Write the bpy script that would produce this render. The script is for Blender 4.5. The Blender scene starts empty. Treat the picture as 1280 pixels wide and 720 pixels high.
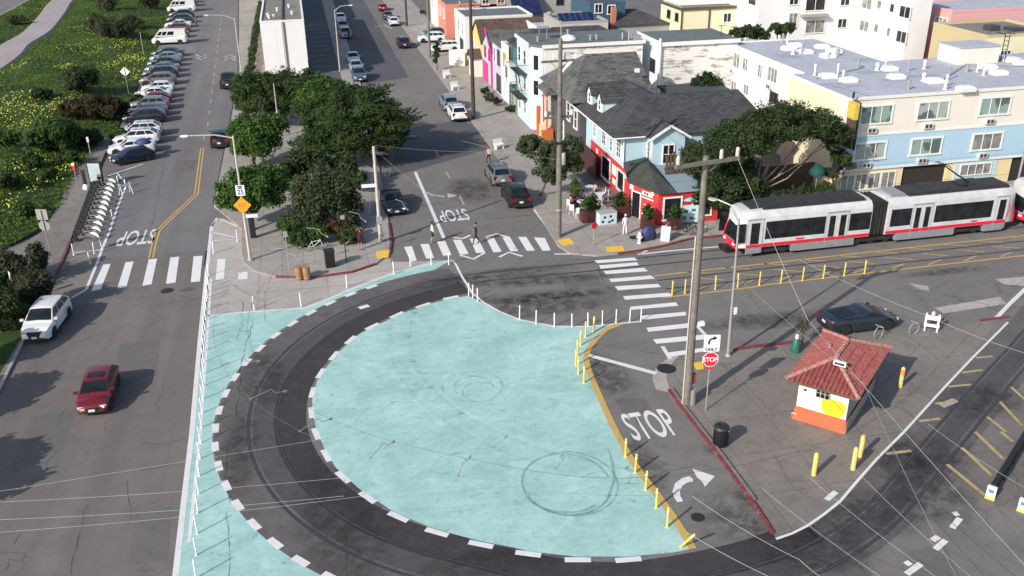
import bpy, bmesh, math, random
import numpy as np
from mathutils import Vector, Matrix
from mathutils.geometry import tessellate_polygon
random.seed(7)
rng = np.random.default_rng(7)
S = bpy.context.scene
COL = S.collection
PI = math.pi
R = math.radians
# ------------------------------------------------------------------ camera model
CH, FPX, PITCH, ROLL, YAW = 26.0, 1150.0, R(24.8), R(0.7), R(12.4)

def ray(px, py):
    u, v = (px - 640) / FPX, (py - 360) / FPX
    c, s = math.cos(ROLL), math.sin(ROLL)
    u, v = u * c - v * s, u * s + v * c
    dx, dy, dz = u, math.cos(PITCH) - v * math.sin(PITCH), -math.sin(PITCH) - v * math.cos(PITCH)
    c, s = math.cos(YAW), math.sin(YAW)
    return dx * c + dy * s, -dx * s + dy * c, dz

def W(px, py, z=0.0):
    """survey: where the sight line of an image point meets the level z"""
    d = ray(px, py)
    t = (z - CH) / d[2]
    return (d[0] * t, d[1] * t)

def FY(px, py, Y):
    d = ray(px, py); t = Y / d[1]
    return d[0] * t, CH + d[2] * t

def FX(px, py, X):
    d = ray(px, py); t = X / d[0]
    return d[1] * t, CH + d[2] * t

def vadd(a, b): return (a[0] + b[0], a[1] + b[1], a[2] + b[2])
def lerp(a, b, t): return tuple(x + (y - x) * t for x, y in zip(a, b))

# ------------------------------------------------------------------ tagging
def tag(o, label=None, cat=None, group=None, kind=None):
    if label: o['label'] = label
    if cat: o['category'] = cat
    if group: o['group'] = group
    if kind: o['kind'] = kind
    return o

def thing(name, label, cat, loc=(0, 0, 0), rz=0.0, group=None):
    o = bpy.data.objects.new(name, None)
    o.empty_display_size = 0.3
    COL.objects.link(o)
    o.location = loc if len(loc) == 3 else (loc[0], loc[1], 0)
    o.rotation_euler = (0, 0, rz)
    return tag(o, label, cat, group)

def copy_tree(o, parent=None):
    c = o.copy(); COL.objects.link(c)
    if parent: c.parent = parent
    for ch in list(o.children):
        copy_tree(ch, c)
    return c

def dup(root, loc, rz=None, label=None, group=None):
    c = copy_tree(root)
    c.location = loc if len(loc) == 3 else (loc[0], loc[1], 0)
    if rz is not None: c.rotation_euler = (0, 0, rz)
    if label: c['label'] = label
    if group: c['group'] = group
    return c

# ------------------------------------------------------------------ mesh builder
class MB:
    def __init__(self):
        self.v, self.f, self.m = [], [], []
    def add(self, vs, fs, mi=0):
        o = len(self.v)
        self.v += [tuple(p) for p in vs]
        for f in fs:
            self.f.append([i + o for i in f]); self.m.append(mi)
        return self
    def box(self, x0, x1, y0, y1, z0, z1, mi=0):
        return self.add([(x0,y0,z0),(x1,y0,z0),(x1,y1,z0),(x0,y1,z0),(x0,y0,z1),(x1,y0,z1),(x1,y1,z1),(x0,y1,z1)],
            [(3,2,1,0),(4,5,6,7),(0,1,5,4),(1,2,6,5),(2,3,7,6),(3,0,4,7)], mi)
    def cbox(self, c, s, rz=0, mi=0, ry=0):
        M = Matrix.Translation(c) @ Matrix.Rotation(rz, 4, 'Z') @ Matrix.Rotation(ry, 4, 'Y')
        hx, hy, hz = s[0]/2, s[1]/2, s[2]/2
        vs = [M @ Vector((x, y, z)) for z in (-hz, hz) for x, y in ((-hx,-hy),(hx,-hy),(hx,hy),(-hx,hy))]
        return self.add(vs, [(3,2,1,0),(4,5,6,7),(0,1,5,4),(1,2,6,5),(2,3,7,6),(3,0,4,7)], mi)
    def prism(self, poly, z0, z1, mi=0, top=True, bottom=True):
        n = len(poly)
        a = sum(poly[i][0]*poly[(i+1)%n][1]-poly[(i+1)%n][0]*poly[i][1] for i in range(n))
        if a < 0: poly = poly[::-1]
        tri = tessellate_polygon([[Vector((p[0], p[1], 0)) for p in poly]])
        vs = [(p[0], p[1], z0) for p in poly] + [(p[0], p[1], z1) for p in poly]
        fs = [(i, (i+1) % n, n+(i+1) % n, n+i) for i in range(n)]
        for t in tri:
            p = [poly[i] for i in t]
            s = (p[1][0]-p[0][0])*(p[2][1]-p[0][1])-(p[2][0]-p[0][0])*(p[1][1]-p[0][1])
            t = tuple(t) if s > 0 else tuple(reversed(t))
            if top: fs.append(tuple(i+n for i in t))
            if bottom: fs.append(tuple(reversed(t)))
        return self.add(vs, fs, mi)
    def sheet(self, poly, z, mi=0):
        n = len(poly)
        tri = tessellate_polygon([[Vector((p[0], p[1], 0)) for p in poly]])
        fs = []
        for t in tri:
            p = [poly[i] for i in t]
            s = (p[1][0]-p[0][0])*(p[2][1]-p[0][1])-(p[2][0]-p[0][0])*(p[1][1]-p[0][1])
            fs.append(tuple(t) if s > 0 else tuple(reversed(t)))
        return self.add([(p[0], p[1], z) for p in poly], fs, mi)
    def ribbon(self, pts, w, z, mi=0, closed=False):
        """flat strip along a 2-D polyline; w number or list"""
        n = len(pts); L, Rr = [], []
        for i in range(n):
            a = pts[(i-1) % n] if (closed or i > 0) else pts[i]
            b = pts[(i+1) % n] if (closed or i < n-1) else pts[i]
            dx, dy = b[0]-a[0], b[1]-a[1]; l = math.hypot(dx, dy) or 1
            ww = (w[i] if isinstance(w, (list, tuple)) else w)/2
            nx, ny = -dy/l*ww, dx/l*ww
            L.append((pts[i][0]+nx, pts[i][1]+ny, z)); Rr.append((pts[i][0]-nx, pts[i][1]-ny, z))
        m = n if closed else n-1
        return self.add(L+Rr, [(n+i, n+(i+1) % n, (i+1) % n, i) for i in range(m)], mi)
    def tube(self, pts, r, n=6, mi=0, cap=True):
        """round bar along a 3-D polyline; r number or list"""
        P = [Vector(p) for p in pts]; k = len(P)
        rs = r if isinstance(r, (list, tuple)) else [r]*k
        ring = []
        up = Vector((0, 0, 1))
        d0 = (P[1]-P[0]).normalized()
        if abs(d0.z) > .95: up = Vector((1, 0, 0))
        u = d0.cross(up).normalized()
        vs = []
        for i in range(k):
            d = (P[min(i+1, k-1)]-P[max(i-1, 0)])
            d = d.normalized() if d.length > 1e-9 else d0
            u = (u - d*u.dot(d))
            u = u.normalized() if u.length > 1e-6 else d.orthogonal().normalized()
            w = d.cross(u)
            for j in range(n):
                a = 2*PI*j/n
                vs.append(P[i]+(u*math.cos(a)+w*math.sin(a))*rs[i])
        fs = []
        for i in range(k-1):
            for j in range(n):
                fs.append((i*n+j, i*n+(j+1) % n, (i+1)*n+(j+1) % n, (i+1)*n+j))
        if cap:
            fs.append(tuple(reversed(range(n)))); fs.append(tuple(range((k-1)*n, k*n)))
        return self.add(vs, fs, mi)
    def lathe(self, prof, n=12, c=(0, 0, 0), mi=0, axis='Z'):
        vs = []
        for r, z in prof:
            for j in range(n):
                a = 2*PI*j/n
                x, y = r*math.cos(a), r*math.sin(a)
                p = (x, y, z) if axis == 'Z' else ((x, z, y) if axis == 'Y' else (z, x, y))
                vs.append(vadd(p, c))
        fs = []
        for i in range(len(prof)-1):
            for j in range(n):
                q = (i*n+j, i*n+(j+1) % n, (i+1)*n+(j+1) % n, (i+1)*n+j)
                fs.append(q if axis != 'Y' else q[::-1])
        b, t = tuple(reversed(range(n))), tuple(range((len(prof)-1)*n, len(prof)*n))
        if axis == 'Y': b, t = b[::-1], t[::-1]
        fs += [b, t]
        return self.add(vs, fs, mi)
    def panel(self, quad, t=.02, off=0.0, mi=0):
        """a plate of thickness t standing proud of a 3-D quad/polygon (given counter-clockwise from outside)"""
        q = [Vector(p) for p in quad]
        nrm = (q[1]-q[0]).cross(q[2]-q[1]).normalized()
        a = [p+nrm*(off-.004) for p in q]; b = [p+nrm*(off+t) for p in q]
        n = len(q)
        fs = [tuple(range(n, 2*n)), tuple(reversed(range(n)))]+[(i, (i+1) % n, n+(i+1) % n, n+i) for i in range(n)]
        return self.add(a+b, fs, mi)
    def build(self, name, mats, parent=None, smooth=None, label=None):
        me = bpy.data.meshes.new(name)
        me.from_pydata([tuple(p) for p in self.v], [], self.f)
        if not isinstance(mats, (list, tuple)): mats = [mats]
        for m in mats: me.materials.append(m)
        if len(mats) > 1: me.polygons.foreach_set('material_index', self.m)
        if smooth is not None:
            me.polygons.foreach_set('use_smooth', [True]*len(me.polygons))
            me.set_sharp_from_angle(angle=R(smooth))
        me.update()
        o = bpy.data.objects.new(name, me); COL.objects.link(o)
        if parent: o.parent = parent
        if label: o['label'] = label
        return o

def inset(quad, du, dv):
    """shrink a quad by fractions"""
    a, b, c, d = [Vector(p) for p in quad]
    f = lambda u, v: (a*(1-u)+b*u)*(1-v)+(d*(1-u)+c*u)*v
    return [f(du, dv), f(1-du, dv), f(1-du, 1-dv), f(du, 1-dv)]

# ------------------------------------------------------------------ materials
def newmat(name):
    m = bpy.data.materials.new(name); m.use_nodes = True
    nt = m.node_tree; b = nt.nodes['Principled BSDF']
    return m, nt, b

def N(nt, t, **kw):
    n = nt.nodes.new(t)
    for k, v in kw.items():
        if k in n.inputs.keys() if isinstance(k, str) else False: n.inputs[k].default_value = v
        else: setattr(n, k, v)
    return n

def noise(nt, scale, detail=4, rough=.6, vec=None, dist=0.0):
    n = nt.nodes.new('ShaderNodeTexNoise')
    n.inputs['Scale'].default_value = scale; n.inputs['Detail'].default_value = detail
    n.inputs['Roughness'].default_value = rough; n.inputs['Distortion'].default_value = dist
    if vec: nt.links.new(vec, n.inputs['Vector'])
    return n.outputs['Fac']

def ramp(nt, fac, stops, interp='LINEAR'):
    r = nt.nodes.new('ShaderNodeValToRGB'); r.color_ramp.interpolation = interp
    e = r.color_ramp.elements
    while len(e) < len(stops): e.new(.5)
    for i, (p, c) in enumerate(stops):
        e[i].position = p
        e[i].color = (c, c, c, 1) if not hasattr(c, '__len__') else (*c[:3], 1)
    nt.links.new(fac, r.inputs[0])
    return r.outputs[0]

def mix(nt, a, b, fac, mode='MIX'):
    m = nt.nodes.new('ShaderNodeMix'); m.data_type = 'RGBA'; m.blend_type = mode
    for s, v in ((6, a), (7, b)):
        if isinstance(v, bpy.types.NodeSocket): nt.links.new(v, m.inputs[s])
        else: m.inputs[s].default_value = (*v[:3], 1)
    if isinstance(fac, bpy.types.NodeSocket): nt.links.new(fac, m.inputs[0])
    else: m.inputs[0].default_value = fac
    return m.outputs[2]

def pos(nt): return nt.nodes.new('ShaderNodeNewGeometry').outputs['Position']
def objc(nt): return nt.nodes.new('ShaderNodeTexCoord').outputs['Object']
def bump(nt, b, h, strength=.3, dist=.02):
    n = nt.nodes.new('ShaderNodeBump'); n.inputs['Strength'].default_value = strength
    n.inputs['Distance'].default_value = dist
    nt.links.new(h, n.inputs['Height']); nt.links.new(n.outputs[0], b.inputs['Normal'])

def plain(name, col, rough=.6, metal=0.0, var=.12, scale=3.0, coat=0.0, spec=None):
    m, nt, b = newmat(name)
    v = objc(nt)
    f = noise(nt, scale, 5, .65, v)
    lo = tuple(c*(1-var) for c in col); hi = tuple(min(1, c*(1+var)) for c in col)
    nt.links.new(ramp(nt, f, [(.3, lo), (.7, hi)]), b.inputs['Base Color'])
    b.inputs['Roughness'].default_value = rough; b.inputs['Metallic'].default_value = metal
    if coat: b.inputs['Coat Weight'].default_value = coat; b.inputs['Coat Roughness'].default_value = .05
    if spec is not None: b.inputs['Specular IOR Level'].default_value = spec
    return m

def carpaint(name, col, metal=.2):
    m, nt, b = newmat(name)
    v = objc(nt)
    f = noise(nt, 2.5, 6, .7, v)
    dust = tuple(c*.9+.010 for c in col)
    nt.links.new(mix(nt, col, dust, ramp(nt, f, [(.4, 0), (.75, 1)])), b.inputs['Base Color'])
    nt.links.new(ramp(nt, f, [(.3, .22), (.7, .42)]), b.inputs['Roughness'])
    b.inputs['Metallic'].default_value = metal
    b.inputs['Coat Weight'].default_value = .5; b.inputs['Coat Roughness'].default_value = .08
    return m

def ground_mat(name, col, stain=(.05, .045, .045), stain_amt=.35, big=.09, fine=18, rough=.88, crack=0.0, seam=None, streak=None):
    m, nt, b = newmat(name)
    v = pos(nt)
    f1 = noise(nt, big, 6, .62, v, .4)
    f2 = noise(nt, big*7, 5, .7, v, .2)
    f3 = noise(nt, fine, 3, .7, v)
    c = ramp(nt, f3, [(.25, tuple(x*.74 for x in col)), (.75, tuple(x*1.24 for x in col))])
    c = mix(nt, c, tuple(x*1.22 for x in col), ramp(nt, f1, [(.45, 0), (.7, .8)]))
    mm = nt.nodes.new('ShaderNodeMath'); mm.operation = 'MULTIPLY'
    nt.links.new(ramp(nt, f2, [(.48, 0), (.78, 1)]), mm.inputs[0]); mm.inputs[1].default_value = stain_amt
    c = mix(nt, c, stain, mm.outputs[0])
    if streak:
        mp = nt.nodes.new('ShaderNodeMapping'); nt.links.new(v, mp.inputs[0])
        mp.inputs['Rotation'].default_value = (0, 0, streak[0]); mp.inputs['Scale'].default_value = (1.0, .03, 1)
        fs = noise(nt, streak[1], 3, .5, mp.outputs[0])
        c = mix(nt, c, tuple(x*streak[2] for x in col), ramp(nt, fs, [(.45, 0), (.68, .75)]))
    if crack:
        vo = nt.nodes.new('ShaderNodeTexVoronoi'); vo.feature = 'DISTANCE_TO_EDGE'; vo.inputs['Scale'].default_value = .16
        wob = nt.nodes.new('ShaderNodeTexNoise'); wob.inputs['Scale'].default_value = .7; wob.inputs['Detail'].default_value = 5
        nt.links.new(v, wob.inputs['Vector'])
        ad = nt.nodes.new('ShaderNodeMixRGB'); ad.blend_type = 'ADD'; ad.inputs[0].default_value = 1.6
        nt.links.new(v, ad.inputs[1]); nt.links.new(wob.outputs['Color'], ad.inputs[2])
        nt.links.new(ad.outputs[0], vo.inputs['Vector'])
        msk = noise(nt, .12, 2, .5, v)
        mk = nt.nodes.new('ShaderNodeMath'); mk.operation = 'MULTIPLY'
        nt.links.new(ramp(nt, vo.outputs['Distance'], [(.002, 1), (.008, 0)]), mk.inputs[0])
        nt.links.new(ramp(nt, msk, [(.5, 0), (.56, crack)]), mk.inputs[1])
        c = mix(nt, c, (.03, .03, .03), mk.outputs[0])
    if seam:
        br = nt.nodes.new('ShaderNodeTexBrick'); br.offset = 0
        nt.links.new(v, br.inputs['Vector'])
        br.inputs['Scale'].default_value = 1; br.inputs['Brick Width'].default_value = seam; br.inputs['Row Height'].default_value = seam
        br.inputs['Mortar Size'].default_value = .02
        br.inputs['Color1'].default_value = (1, 1, 1, 1); br.inputs['Color2'].default_value = (.84, .84, .84, 1); br.inputs['Mortar'].default_value = (.45, .45, .45, 1)
        c = mix(nt, c, br.outputs['Color'], .8, 'MULTIPLY')
    nt.links.new(c, b.inputs['Base Color'])
    b.inputs['Roughness'].default_value = rough
    b.inputs['Specular IOR Level'].default_value = .3
    bump(nt, b, f3, .25, .01)
    return m

def worn_paint(name, col, under, wear=.5, scale=2.2):
    """road paint with bare asphalt showing where it has worn off"""
    m, nt, b = newmat(name)
    v = pos(nt)
    f = noise(nt, scale, 8, .75, v)
    g2 = noise(nt, 14, 3, .7, v)
    a = nt.nodes.new('ShaderNodeMath'); a.operation = 'ADD'
    nt.links.new(f, a.inputs[0]); 
    s = nt.nodes.new('ShaderNodeMath'); s.operation = 'MULTIPLY'; s.inputs[1].default_value = .35
    nt.links.new(g2, s.inputs[0]); nt.links.new(s.outputs[0], a.inputs[1])
    k = ramp(nt, a.outputs[0], [(.72+.3*(.5-wear), 0), (.86+.3*(.5-wear), .75)])
    c = mix(nt, col, tuple(x*.8 for x in col), noise(nt, .8, 4, .6, v))
    nt.links.new(mix(nt, c, under, k), b.inputs['Base Color'])
    b.inputs['Roughness'].default_value = .7
    return m

def mark_mat(name, col, strength=.5, scale=3):
    """thin rubber or oil film on the road: partly see-through"""
    m, nt, b = newmat(name)
    v = pos(nt)
    b.inputs['Base Color'].default_value = (*col, 1); b.inputs['Roughness'].default_value = .8
    f = noise(nt, scale, 5, .7, v)
    nt.links.new(ramp(nt, f, [(.3, 0), (.62, strength)]), b.inputs['Alpha'])
    return m

def spot_mat(name, col, strength):
    m, nt, b = newmat(name)
    b.inputs['Base Color'].default_value = (*col, 1); b.inputs['Roughness'].default_value = .8
    g_ = nt.nodes.new('ShaderNodeTexCoord').outputs['Generated']
    mp = nt.nodes.new('ShaderNodeMapping'); nt.links.new(g_, mp.inputs[0]); mp.inputs['Location'].default_value = (-1, -1, 0); mp.inputs['Scale'].default_value = (2, 2, 0)
    gr_ = nt.nodes.new('ShaderNodeTexGradient'); gr_.gradient_type = 'SPHERICAL'; nt.links.new(mp.outputs[0], gr_.inputs[0])
    f = noise(nt, 1.3, 6, .7, pos(nt), .5)
    mm = nt.nodes.new('ShaderNodeMath'); mm.operation = 'MULTIPLY'
    nt.links.new(ramp(nt, gr_.outputs['Fac'], [(.0, 0), (.55, 1)]), mm.inputs[0]); nt.links.new(ramp(nt, f, [(.36, 0), (.66, strength)]), mm.inputs[1])
    nt.links.new(mm.outputs[0], b.inputs['Alpha'])
    return m

def leaf_mat(name, dark, light, accent=None, scale=.5):
    m, nt, b = newmat(name)
    v = pos(nt)
    f = noise(nt, scale, 4, .65, v)
    g2 = noise(nt, scale*9, 2, .6, v)
    c = ramp(nt, f, [(.32, dark), (.68, light)])
    c = mix(nt, c, tuple(x*1.5 for x in light), ramp(nt, g2, [(.5, 0), (.85, .7)]))
    if accent: c = mix(nt, c, accent, ramp(nt, noise(nt, scale*2.7, 3, .6, v), [(.55, 0), (.75, .8)]))
    nt.links.new(c, b.inputs['Base Color'])
    b.inputs['Roughness'].default_value = .65
    b.inputs['Specular IOR Level'].default_value = .25
    tr_ = nt.nodes.new('ShaderNodeBsdfTranslucent'); nt.links.new(mix(nt, c, (.10, .16, .02), .25), tr_.inputs[0])
    ms_ = nt.nodes.new('ShaderNodeMixShader'); ms_.inputs[0].default_value = .38
    nt.links.new(b.outputs[0], ms_.inputs[1]); nt.links.new(tr_.outputs[0], ms_.inputs[2])
    nt.links.new(ms_.outputs[0], nt.nodes['Material Output'].inputs[0])
    return m

def glass_mat(name, col=(.014, .017, .020), rough=.08):
    m, nt, b = newmat(name)
    v = objc(nt)
    f = noise(nt, 1.6, 3, .5, v)
    nt.links.new(ramp(nt, f, [(.35, tuple(c*.6 for c in col)), (.7, tuple(c*1.5 for c in col))]), b.inputs['Base Color'])
    b.inputs['Roughness'].default_value = rough
    b.inputs['Specular IOR Level'].default_value = .5
    return m

def shingle_mat(name, col, row=.22, var=.5):
    m, nt, b = newmat(name)
    v = pos(nt)
    mp = nt.nodes.new('ShaderNodeMapping'); nt.links.new(v, mp.inputs[0])
    mp.inputs['Rotation'].default_value = (R(62), 0, 0)
    br = nt.nodes.new('ShaderNodeTexBrick'); nt.links.new(v, br.inputs['Vector'])
    br.inputs['Scale'].default_value = 1; br.inputs['Brick Width'].default_value = .5; br.inputs['Row Height'].default_value = row
    br.inputs['Mortar Size'].default_value = .025
    br.inputs['Color1'].default_value = (*[c*(1+var) for c in col], 1); br.inputs['Color2'].default_value = (*[c*(1-var*.6) for c in col], 1)
    br.inputs['Mortar'].default_value = (*[c*.5 for c in col], 1)
    f = noise(nt, .7, 6, .7, v)
    c = mix(nt, br.outputs['Color'], tuple(x*1.7 for x in col), ramp(nt, f, [(.45, 0), (.75, .7)]))
    nt.links.new(c, b.inputs['Base Color']); b.inputs['Roughness'].default_value = .9
    bump(nt, b, noise(nt, 9, 3, .6, v), .4, .03)
    return m

def stucco(name, col, dirt=.25, streaks=True):
    m, nt, b = newmat(name)
    v = pos(nt)
    f = noise(nt, .5, 6, .7, v)
    mp = nt.nodes.new('ShaderNodeMapping'); nt.links.new(v, mp.inputs[0]); mp.inputs['Scale'].default_value = (1.3, 1.3, .12)
    s = noise(nt, 1.2, 5, .65, mp.outputs[0])
    c = mix(nt, col, tuple(x*.8 for x in col), ramp(nt, f, [(.4, 0), (.75, dirt*1.6)]))
    c = mix(nt, c, (.25, .23, .2), ramp(nt, s, [(.56, 0), (.85, dirt)]))
    nt.links.new(c, b.inputs['Base Color']); b.inputs['Roughness'].default_value = .85
    bump(nt, b, noise(nt, 25, 2, .5, v), .2, .01)
    return m

def peel_mat(name, col, under):
    """whitewashed brick, the paint flaking off in rows"""
    m, nt, b = newmat(name)
    v = pos(nt)
    mp = nt.nodes.new('ShaderNodeMapping'); nt.links.new(v, mp.inputs[0]); mp.inputs['Scale'].default_value = (.55, .55, 2.4)
    f = noise(nt, 1.0, 6, .75, mp.outputs[0])
    g2 = noise(nt, .3, 3, .5, v)
    c = mix(nt, col, tuple(x*.85 for x in col), g2)
    c = mix(nt, c, under, ramp(nt, f, [(.53, 0), (.60, .85)]))
    nt.links.new(c, b.inputs['Base Color']); b.inputs['Roughness'].default_value = .9
    return m

M = {}
WHITE = (.78, .78, .77)
M['asphalt_hwy'] = ground_mat('asphalt_highway', (.166, .145, .134), (.09, .08, .075), .5, .10, 16, crack=.3, streak=(R(2), .55, .80))
M['asphalt_far'] = ground_mat('asphalt_highway_far', (.168, .158, .155), (.10, .095, .094), .35, .08, 16, crack=.3, streak=(R(2), .55, .8))
M['asphalt'] = ground_mat('asphalt_street', (.168, .155, .145), (.085, .08, .075), .5, .10, 14, crack=.35)
M['asphalt_cut'] = ground_mat('asphalt_cut', (.135, .125, .118), (.075, .07, .066), .5, .3, 12)
M['asphalt_new'] = ground_mat('asphalt_newer', (.088, .088, .096), (.06, .06, .065), .25, .06, 14)
M['asphalt_loop'] = ground_mat('asphalt_track', (.043, .038, .040), (.085, .076, .076), .6, .22, 10, rough=.75)
M['asphalt_loop2'] = ground_mat('asphalt_track_worn', (.118, .106, .104), (.055, .05, .05), .65, .2, 10, rough=.8)
M['asphalt_loop3'] = ground_mat('asphalt_between_rails', (.078, .072, .072), (.035, .033, .033), .65, .25, 9, rough=.8)
M['concrete'] = ground_mat('concrete_pavement', (.335, .305, .275), (.18, .165, .15), .5, .12, 10, crack=.3, seam=1.52)
M['concrete_island'] = ground_mat('concrete_island', (.208, .186, .164), (.095, .084, .074), .6, .14, 9, crack=.35, seam=3.05)
M['concrete_flush'] = ground_mat('concrete_bulb', (.40, .368, .335), (.25, .225, .205), .5, .14, 10, crack=.4, seam=4.6)
M['bikepath'] = ground_mat('path_surface', (.33, .285, .28), (.24, .2, .19), .3, .1, 8)
M['soil'] = ground_mat('dune_soil', (.030, .060, .010), (.014, .026, .006), .7, .11, 3)
M['driveway'] = ground_mat('driveway', (.16, .15, .14), (.08, .075, .07), .5, .15, 9, seam=3.0)
M['steel_rail'] = plain('rail_steel', (.13, .12, .12), .4, .6, .3, 4)
M['groove'] = plain('rail_groove', (.020, .018, .019), .8)
M['teal'] = None
M['white_paint'] = worn_paint('white_road_paint', (.74, .73, .72), (.2, .19, .19), .42)
M['white_paint_new'] = worn_paint('white_road_paint_fresh', (.78, .77, .76), (.45, .43, .42), .22)
M['white_paint_old'] = worn_paint('white_road_paint_old', (.50, .49, .48), (.16, .155, .155), .62)
M['yellow_paint'] = worn_paint('yellow_road_paint', (.58, .38, .11), (.15, .135, .12), .48)
M['yellow_paint_old'] = worn_paint('yellow_road_paint_old', (.48, .36, .16), (.14, .13, .115), .62)
M['red_paint'] = worn_paint('red_kerb_paint', (.20, .035, .04), (.2, .18, .17), .6)
M['tactile'] = plain('tactile_yellow', (.75, .46, .05), .7, 0, .15, 4)
M['rubber'] = mark_mat('tyre_rubber_film', (.03, .035, .035), .28, 2.2)
M['crackfill'] = mark_mat('tar_crack_fill', (.03, .028, .028), .7, 1.5)
M['stain'] = spot_mat('oil_stain_film', (.03, .028, .028), .55)
M['scuffwhite'] = mark_mat('pale_scuff_film', (.6, .82, .78), .3, 1.2)
M['iron'] = plain('cast_iron', (.05, .047, .045), .6, .6, .3, 8)
M['white_plastic'] = plain('white_plastic', (.80, .80, .79), .5, 0, .06)
M['yellow_plastic'] = plain('yellow_plastic', (.70, .54, .10), .5, 0, .12)
M['yellow_steel'] = plain('yellow_steel_paint', (.68, .52, .17), .55, 0, .18, 6)
M['orange_steel'] = plain('orange_tape', (.80, .20, .04), .5)
M['galv'] = plain('galvanised_steel', (.42, .42, .41), .5, .5, .12, 5)
M['grey_paint'] = plain('grey_paint', (.35, .35, .34), .6, 0, .1)
M['wood_grey'] = plain('weathered_pole_wood', (.165, .148, .13), .85, 0, .3, 3)
M['wood_dark'] = plain('creosoted_pole_wood', (.060, .045, .035), .85, 0, .35, 3)
M['pole_white'] = plain('pale_painted_pole', (.50, .45, .40), .6, 0, .12)
M['black_metal'] = plain('black_metal', (.018, .018, .019), .5, .2, .2)
M['black_plastic'] = plain('black_plastic', (.02, .02, .022), .55)
M['tyre'] = plain('tyre_rubber', (.016, .016, .017), .8)
M['alloy'] = plain('alloy_wheel', (.35, .35, .36), .35, .8, .15)
M['steel_hub'] = plain('dark_wheel', (.05, .05, .052), .4, .5)
M['glass'] = glass_mat('dark_glass')
M['carglass'] = glass_mat('car_glass', (.014, .018, .021), .07)
M['carglass'].node_tree.nodes['Principled BSDF'].inputs['Specular IOR Level'].default_value = .35
M['curtain'] = glass_mat('glass_pale_curtain', (.30, .42, .38), .15)
def curtain_mat(name, col, dark, folds):
    m, nt, b = newmat(name); v = objc(nt)
    wv = nt.nodes.new('ShaderNodeTexWave'); wv.inputs['Scale'].default_value = folds; wv.inputs['Distortion'].default_value = 1.2; nt.links.new(v, wv.inputs['Vector'])
    c = mix(nt, col, tuple(x*.72 for x in col), wv.outputs['Fac'])
    nt.links.new(mix(nt, c, dark, ramp(nt, noise(nt, .45, 2, .5, v), [(.52, 0), (.56, .8)])), b.inputs['Base Color'])
    b.inputs['Roughness'].default_value = .12; b.inputs['Specular IOR Level'].default_value = .5
    return m
M['curtain'] = curtain_mat('glass_pale_curtain', (.30, .42, .38), (.06, .08, .08), 5)
M['curtain2'] = curtain_mat('glass_white_curtain', (.42, .47, .44), (.05, .06, .07), 7)
M['curtain_grey'] = glass_mat('glass_grey_blind', (.22, .22, .21), .15)
M['headlamp'] = plain('headlamp', (.75, .75, .74), .12, 0, .05)
M['taillamp'] = plain('tail_lamp', (.20, .008, .01), .2)
M['amber'] = plain('amber_lamp', (.7, .25, .02), .25)
M['plate'] = plain('number_plate', (.7, .7, .69), .5)
M['sign_white'] = plain('sign_white', (.80, .80, .79), .45, 0, .04)
M['sign_red'] = plain('sign_red', (.62, .02, .045), .45, 0, .06)
M['sign_orange'] = plain('sign_orange', (.88, .33, .01), .45, 0, .05)
M['sign_black'] = plain('sign_black', (.012, .012, .012), .5)
M['sign_green'] = plain('sign_green', (.02, .14, .10), .5)
M['skin'] = plain('skin', (.42, .25, .18), .6, 0, .05)
M['hair'] = plain('dark_hair', (.02, .015, .012), .7)
M['bark'] = plain('bark', (.10, .075, .055), .9, 0, .4, 4)
M['bark_pale'] = plain('pale_bark', (.26, .21, .17), .9, 0, .3, 4)

def teal_mat():
    m, nt, b = newmat('turquoise_road_paint')
    v = pos(nt)
    f = noise(nt, .28, 6, .65, v, .3)
    mp = nt.nodes.new('ShaderNodeMapping'); nt.links.new(v, mp.inputs[0])
    mp.inputs['Rotation'].default_value = (0, 0, R(-35)); mp.inputs['Scale'].default_value = (.7, 1.5, 1)
    f2 = noise(nt, .8, 7, .72, mp.outputs[0], 1.2)
    f3 = noise(nt, 9, 4, .7, v)
    c = ramp(nt, f, [(.3, (.26, .44, .405)), (.5, (.345, .55, .505)), (.72, (.43, .63, .585))])
    c = mix(nt, c, (.25, .42, .40), ramp(nt, f2, [(.44, 0), (.70, .62)]))
    c = mix(nt, c, (.155, .19, .185), ramp(nt, noise(nt, 1.6, 9, .82, v, .4), [(.56, 0), (.68, .75)]))
    c = mix(nt, c, (.44, .65, .60), ramp(nt, f3, [(.55, 0), (.8, .35)]))
    f4 = noise(nt, 2.6, 6, .75, v, .8)
    c = mix(nt, c, (.22, .36, .345), ramp(nt, f4, [(.50, 0), (.72, .5)]))
    c = mix(nt, c, (.48, .655, .61), ramp(nt, noise(nt, .6, 5, .6, v, 1.5), [(.54, 0), (.72, .6)]))
    vo = nt.nodes.new('ShaderNodeTexVoronoi'); vo.feature = 'DISTANCE_TO_EDGE'; vo.inputs['Scale'].default_value = .13
    wob = nt.nodes.new('ShaderNodeTexNoise'); wob.inputs['Scale'].default_value = .6; wob.inputs['Detail'].default_value = 5
    nt.links.new(v, wob.inputs['Vector'])
    ad = nt.nodes.new('ShaderNodeMixRGB'); ad.blend_type = 'ADD'; ad.inputs[0].default_value = 1.5
    nt.links.new(v, ad.inputs[1]); nt.links.new(wob.outputs['Color'], ad.inputs[2]); nt.links.new(ad.outputs[0], vo.inputs['Vector'])
    c = mix(nt, c, (.12, .2, .19), ramp(nt, vo.outputs['Distance'], [(.001, .12), (.004, 0)]))
    nt.links.new(c, b.inputs['Base Color']); b.inputs['Roughness'].default_value = .8
    bump(nt, b, f3, .2, .01)
    return m
M['teal'] = teal_mat()

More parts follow.
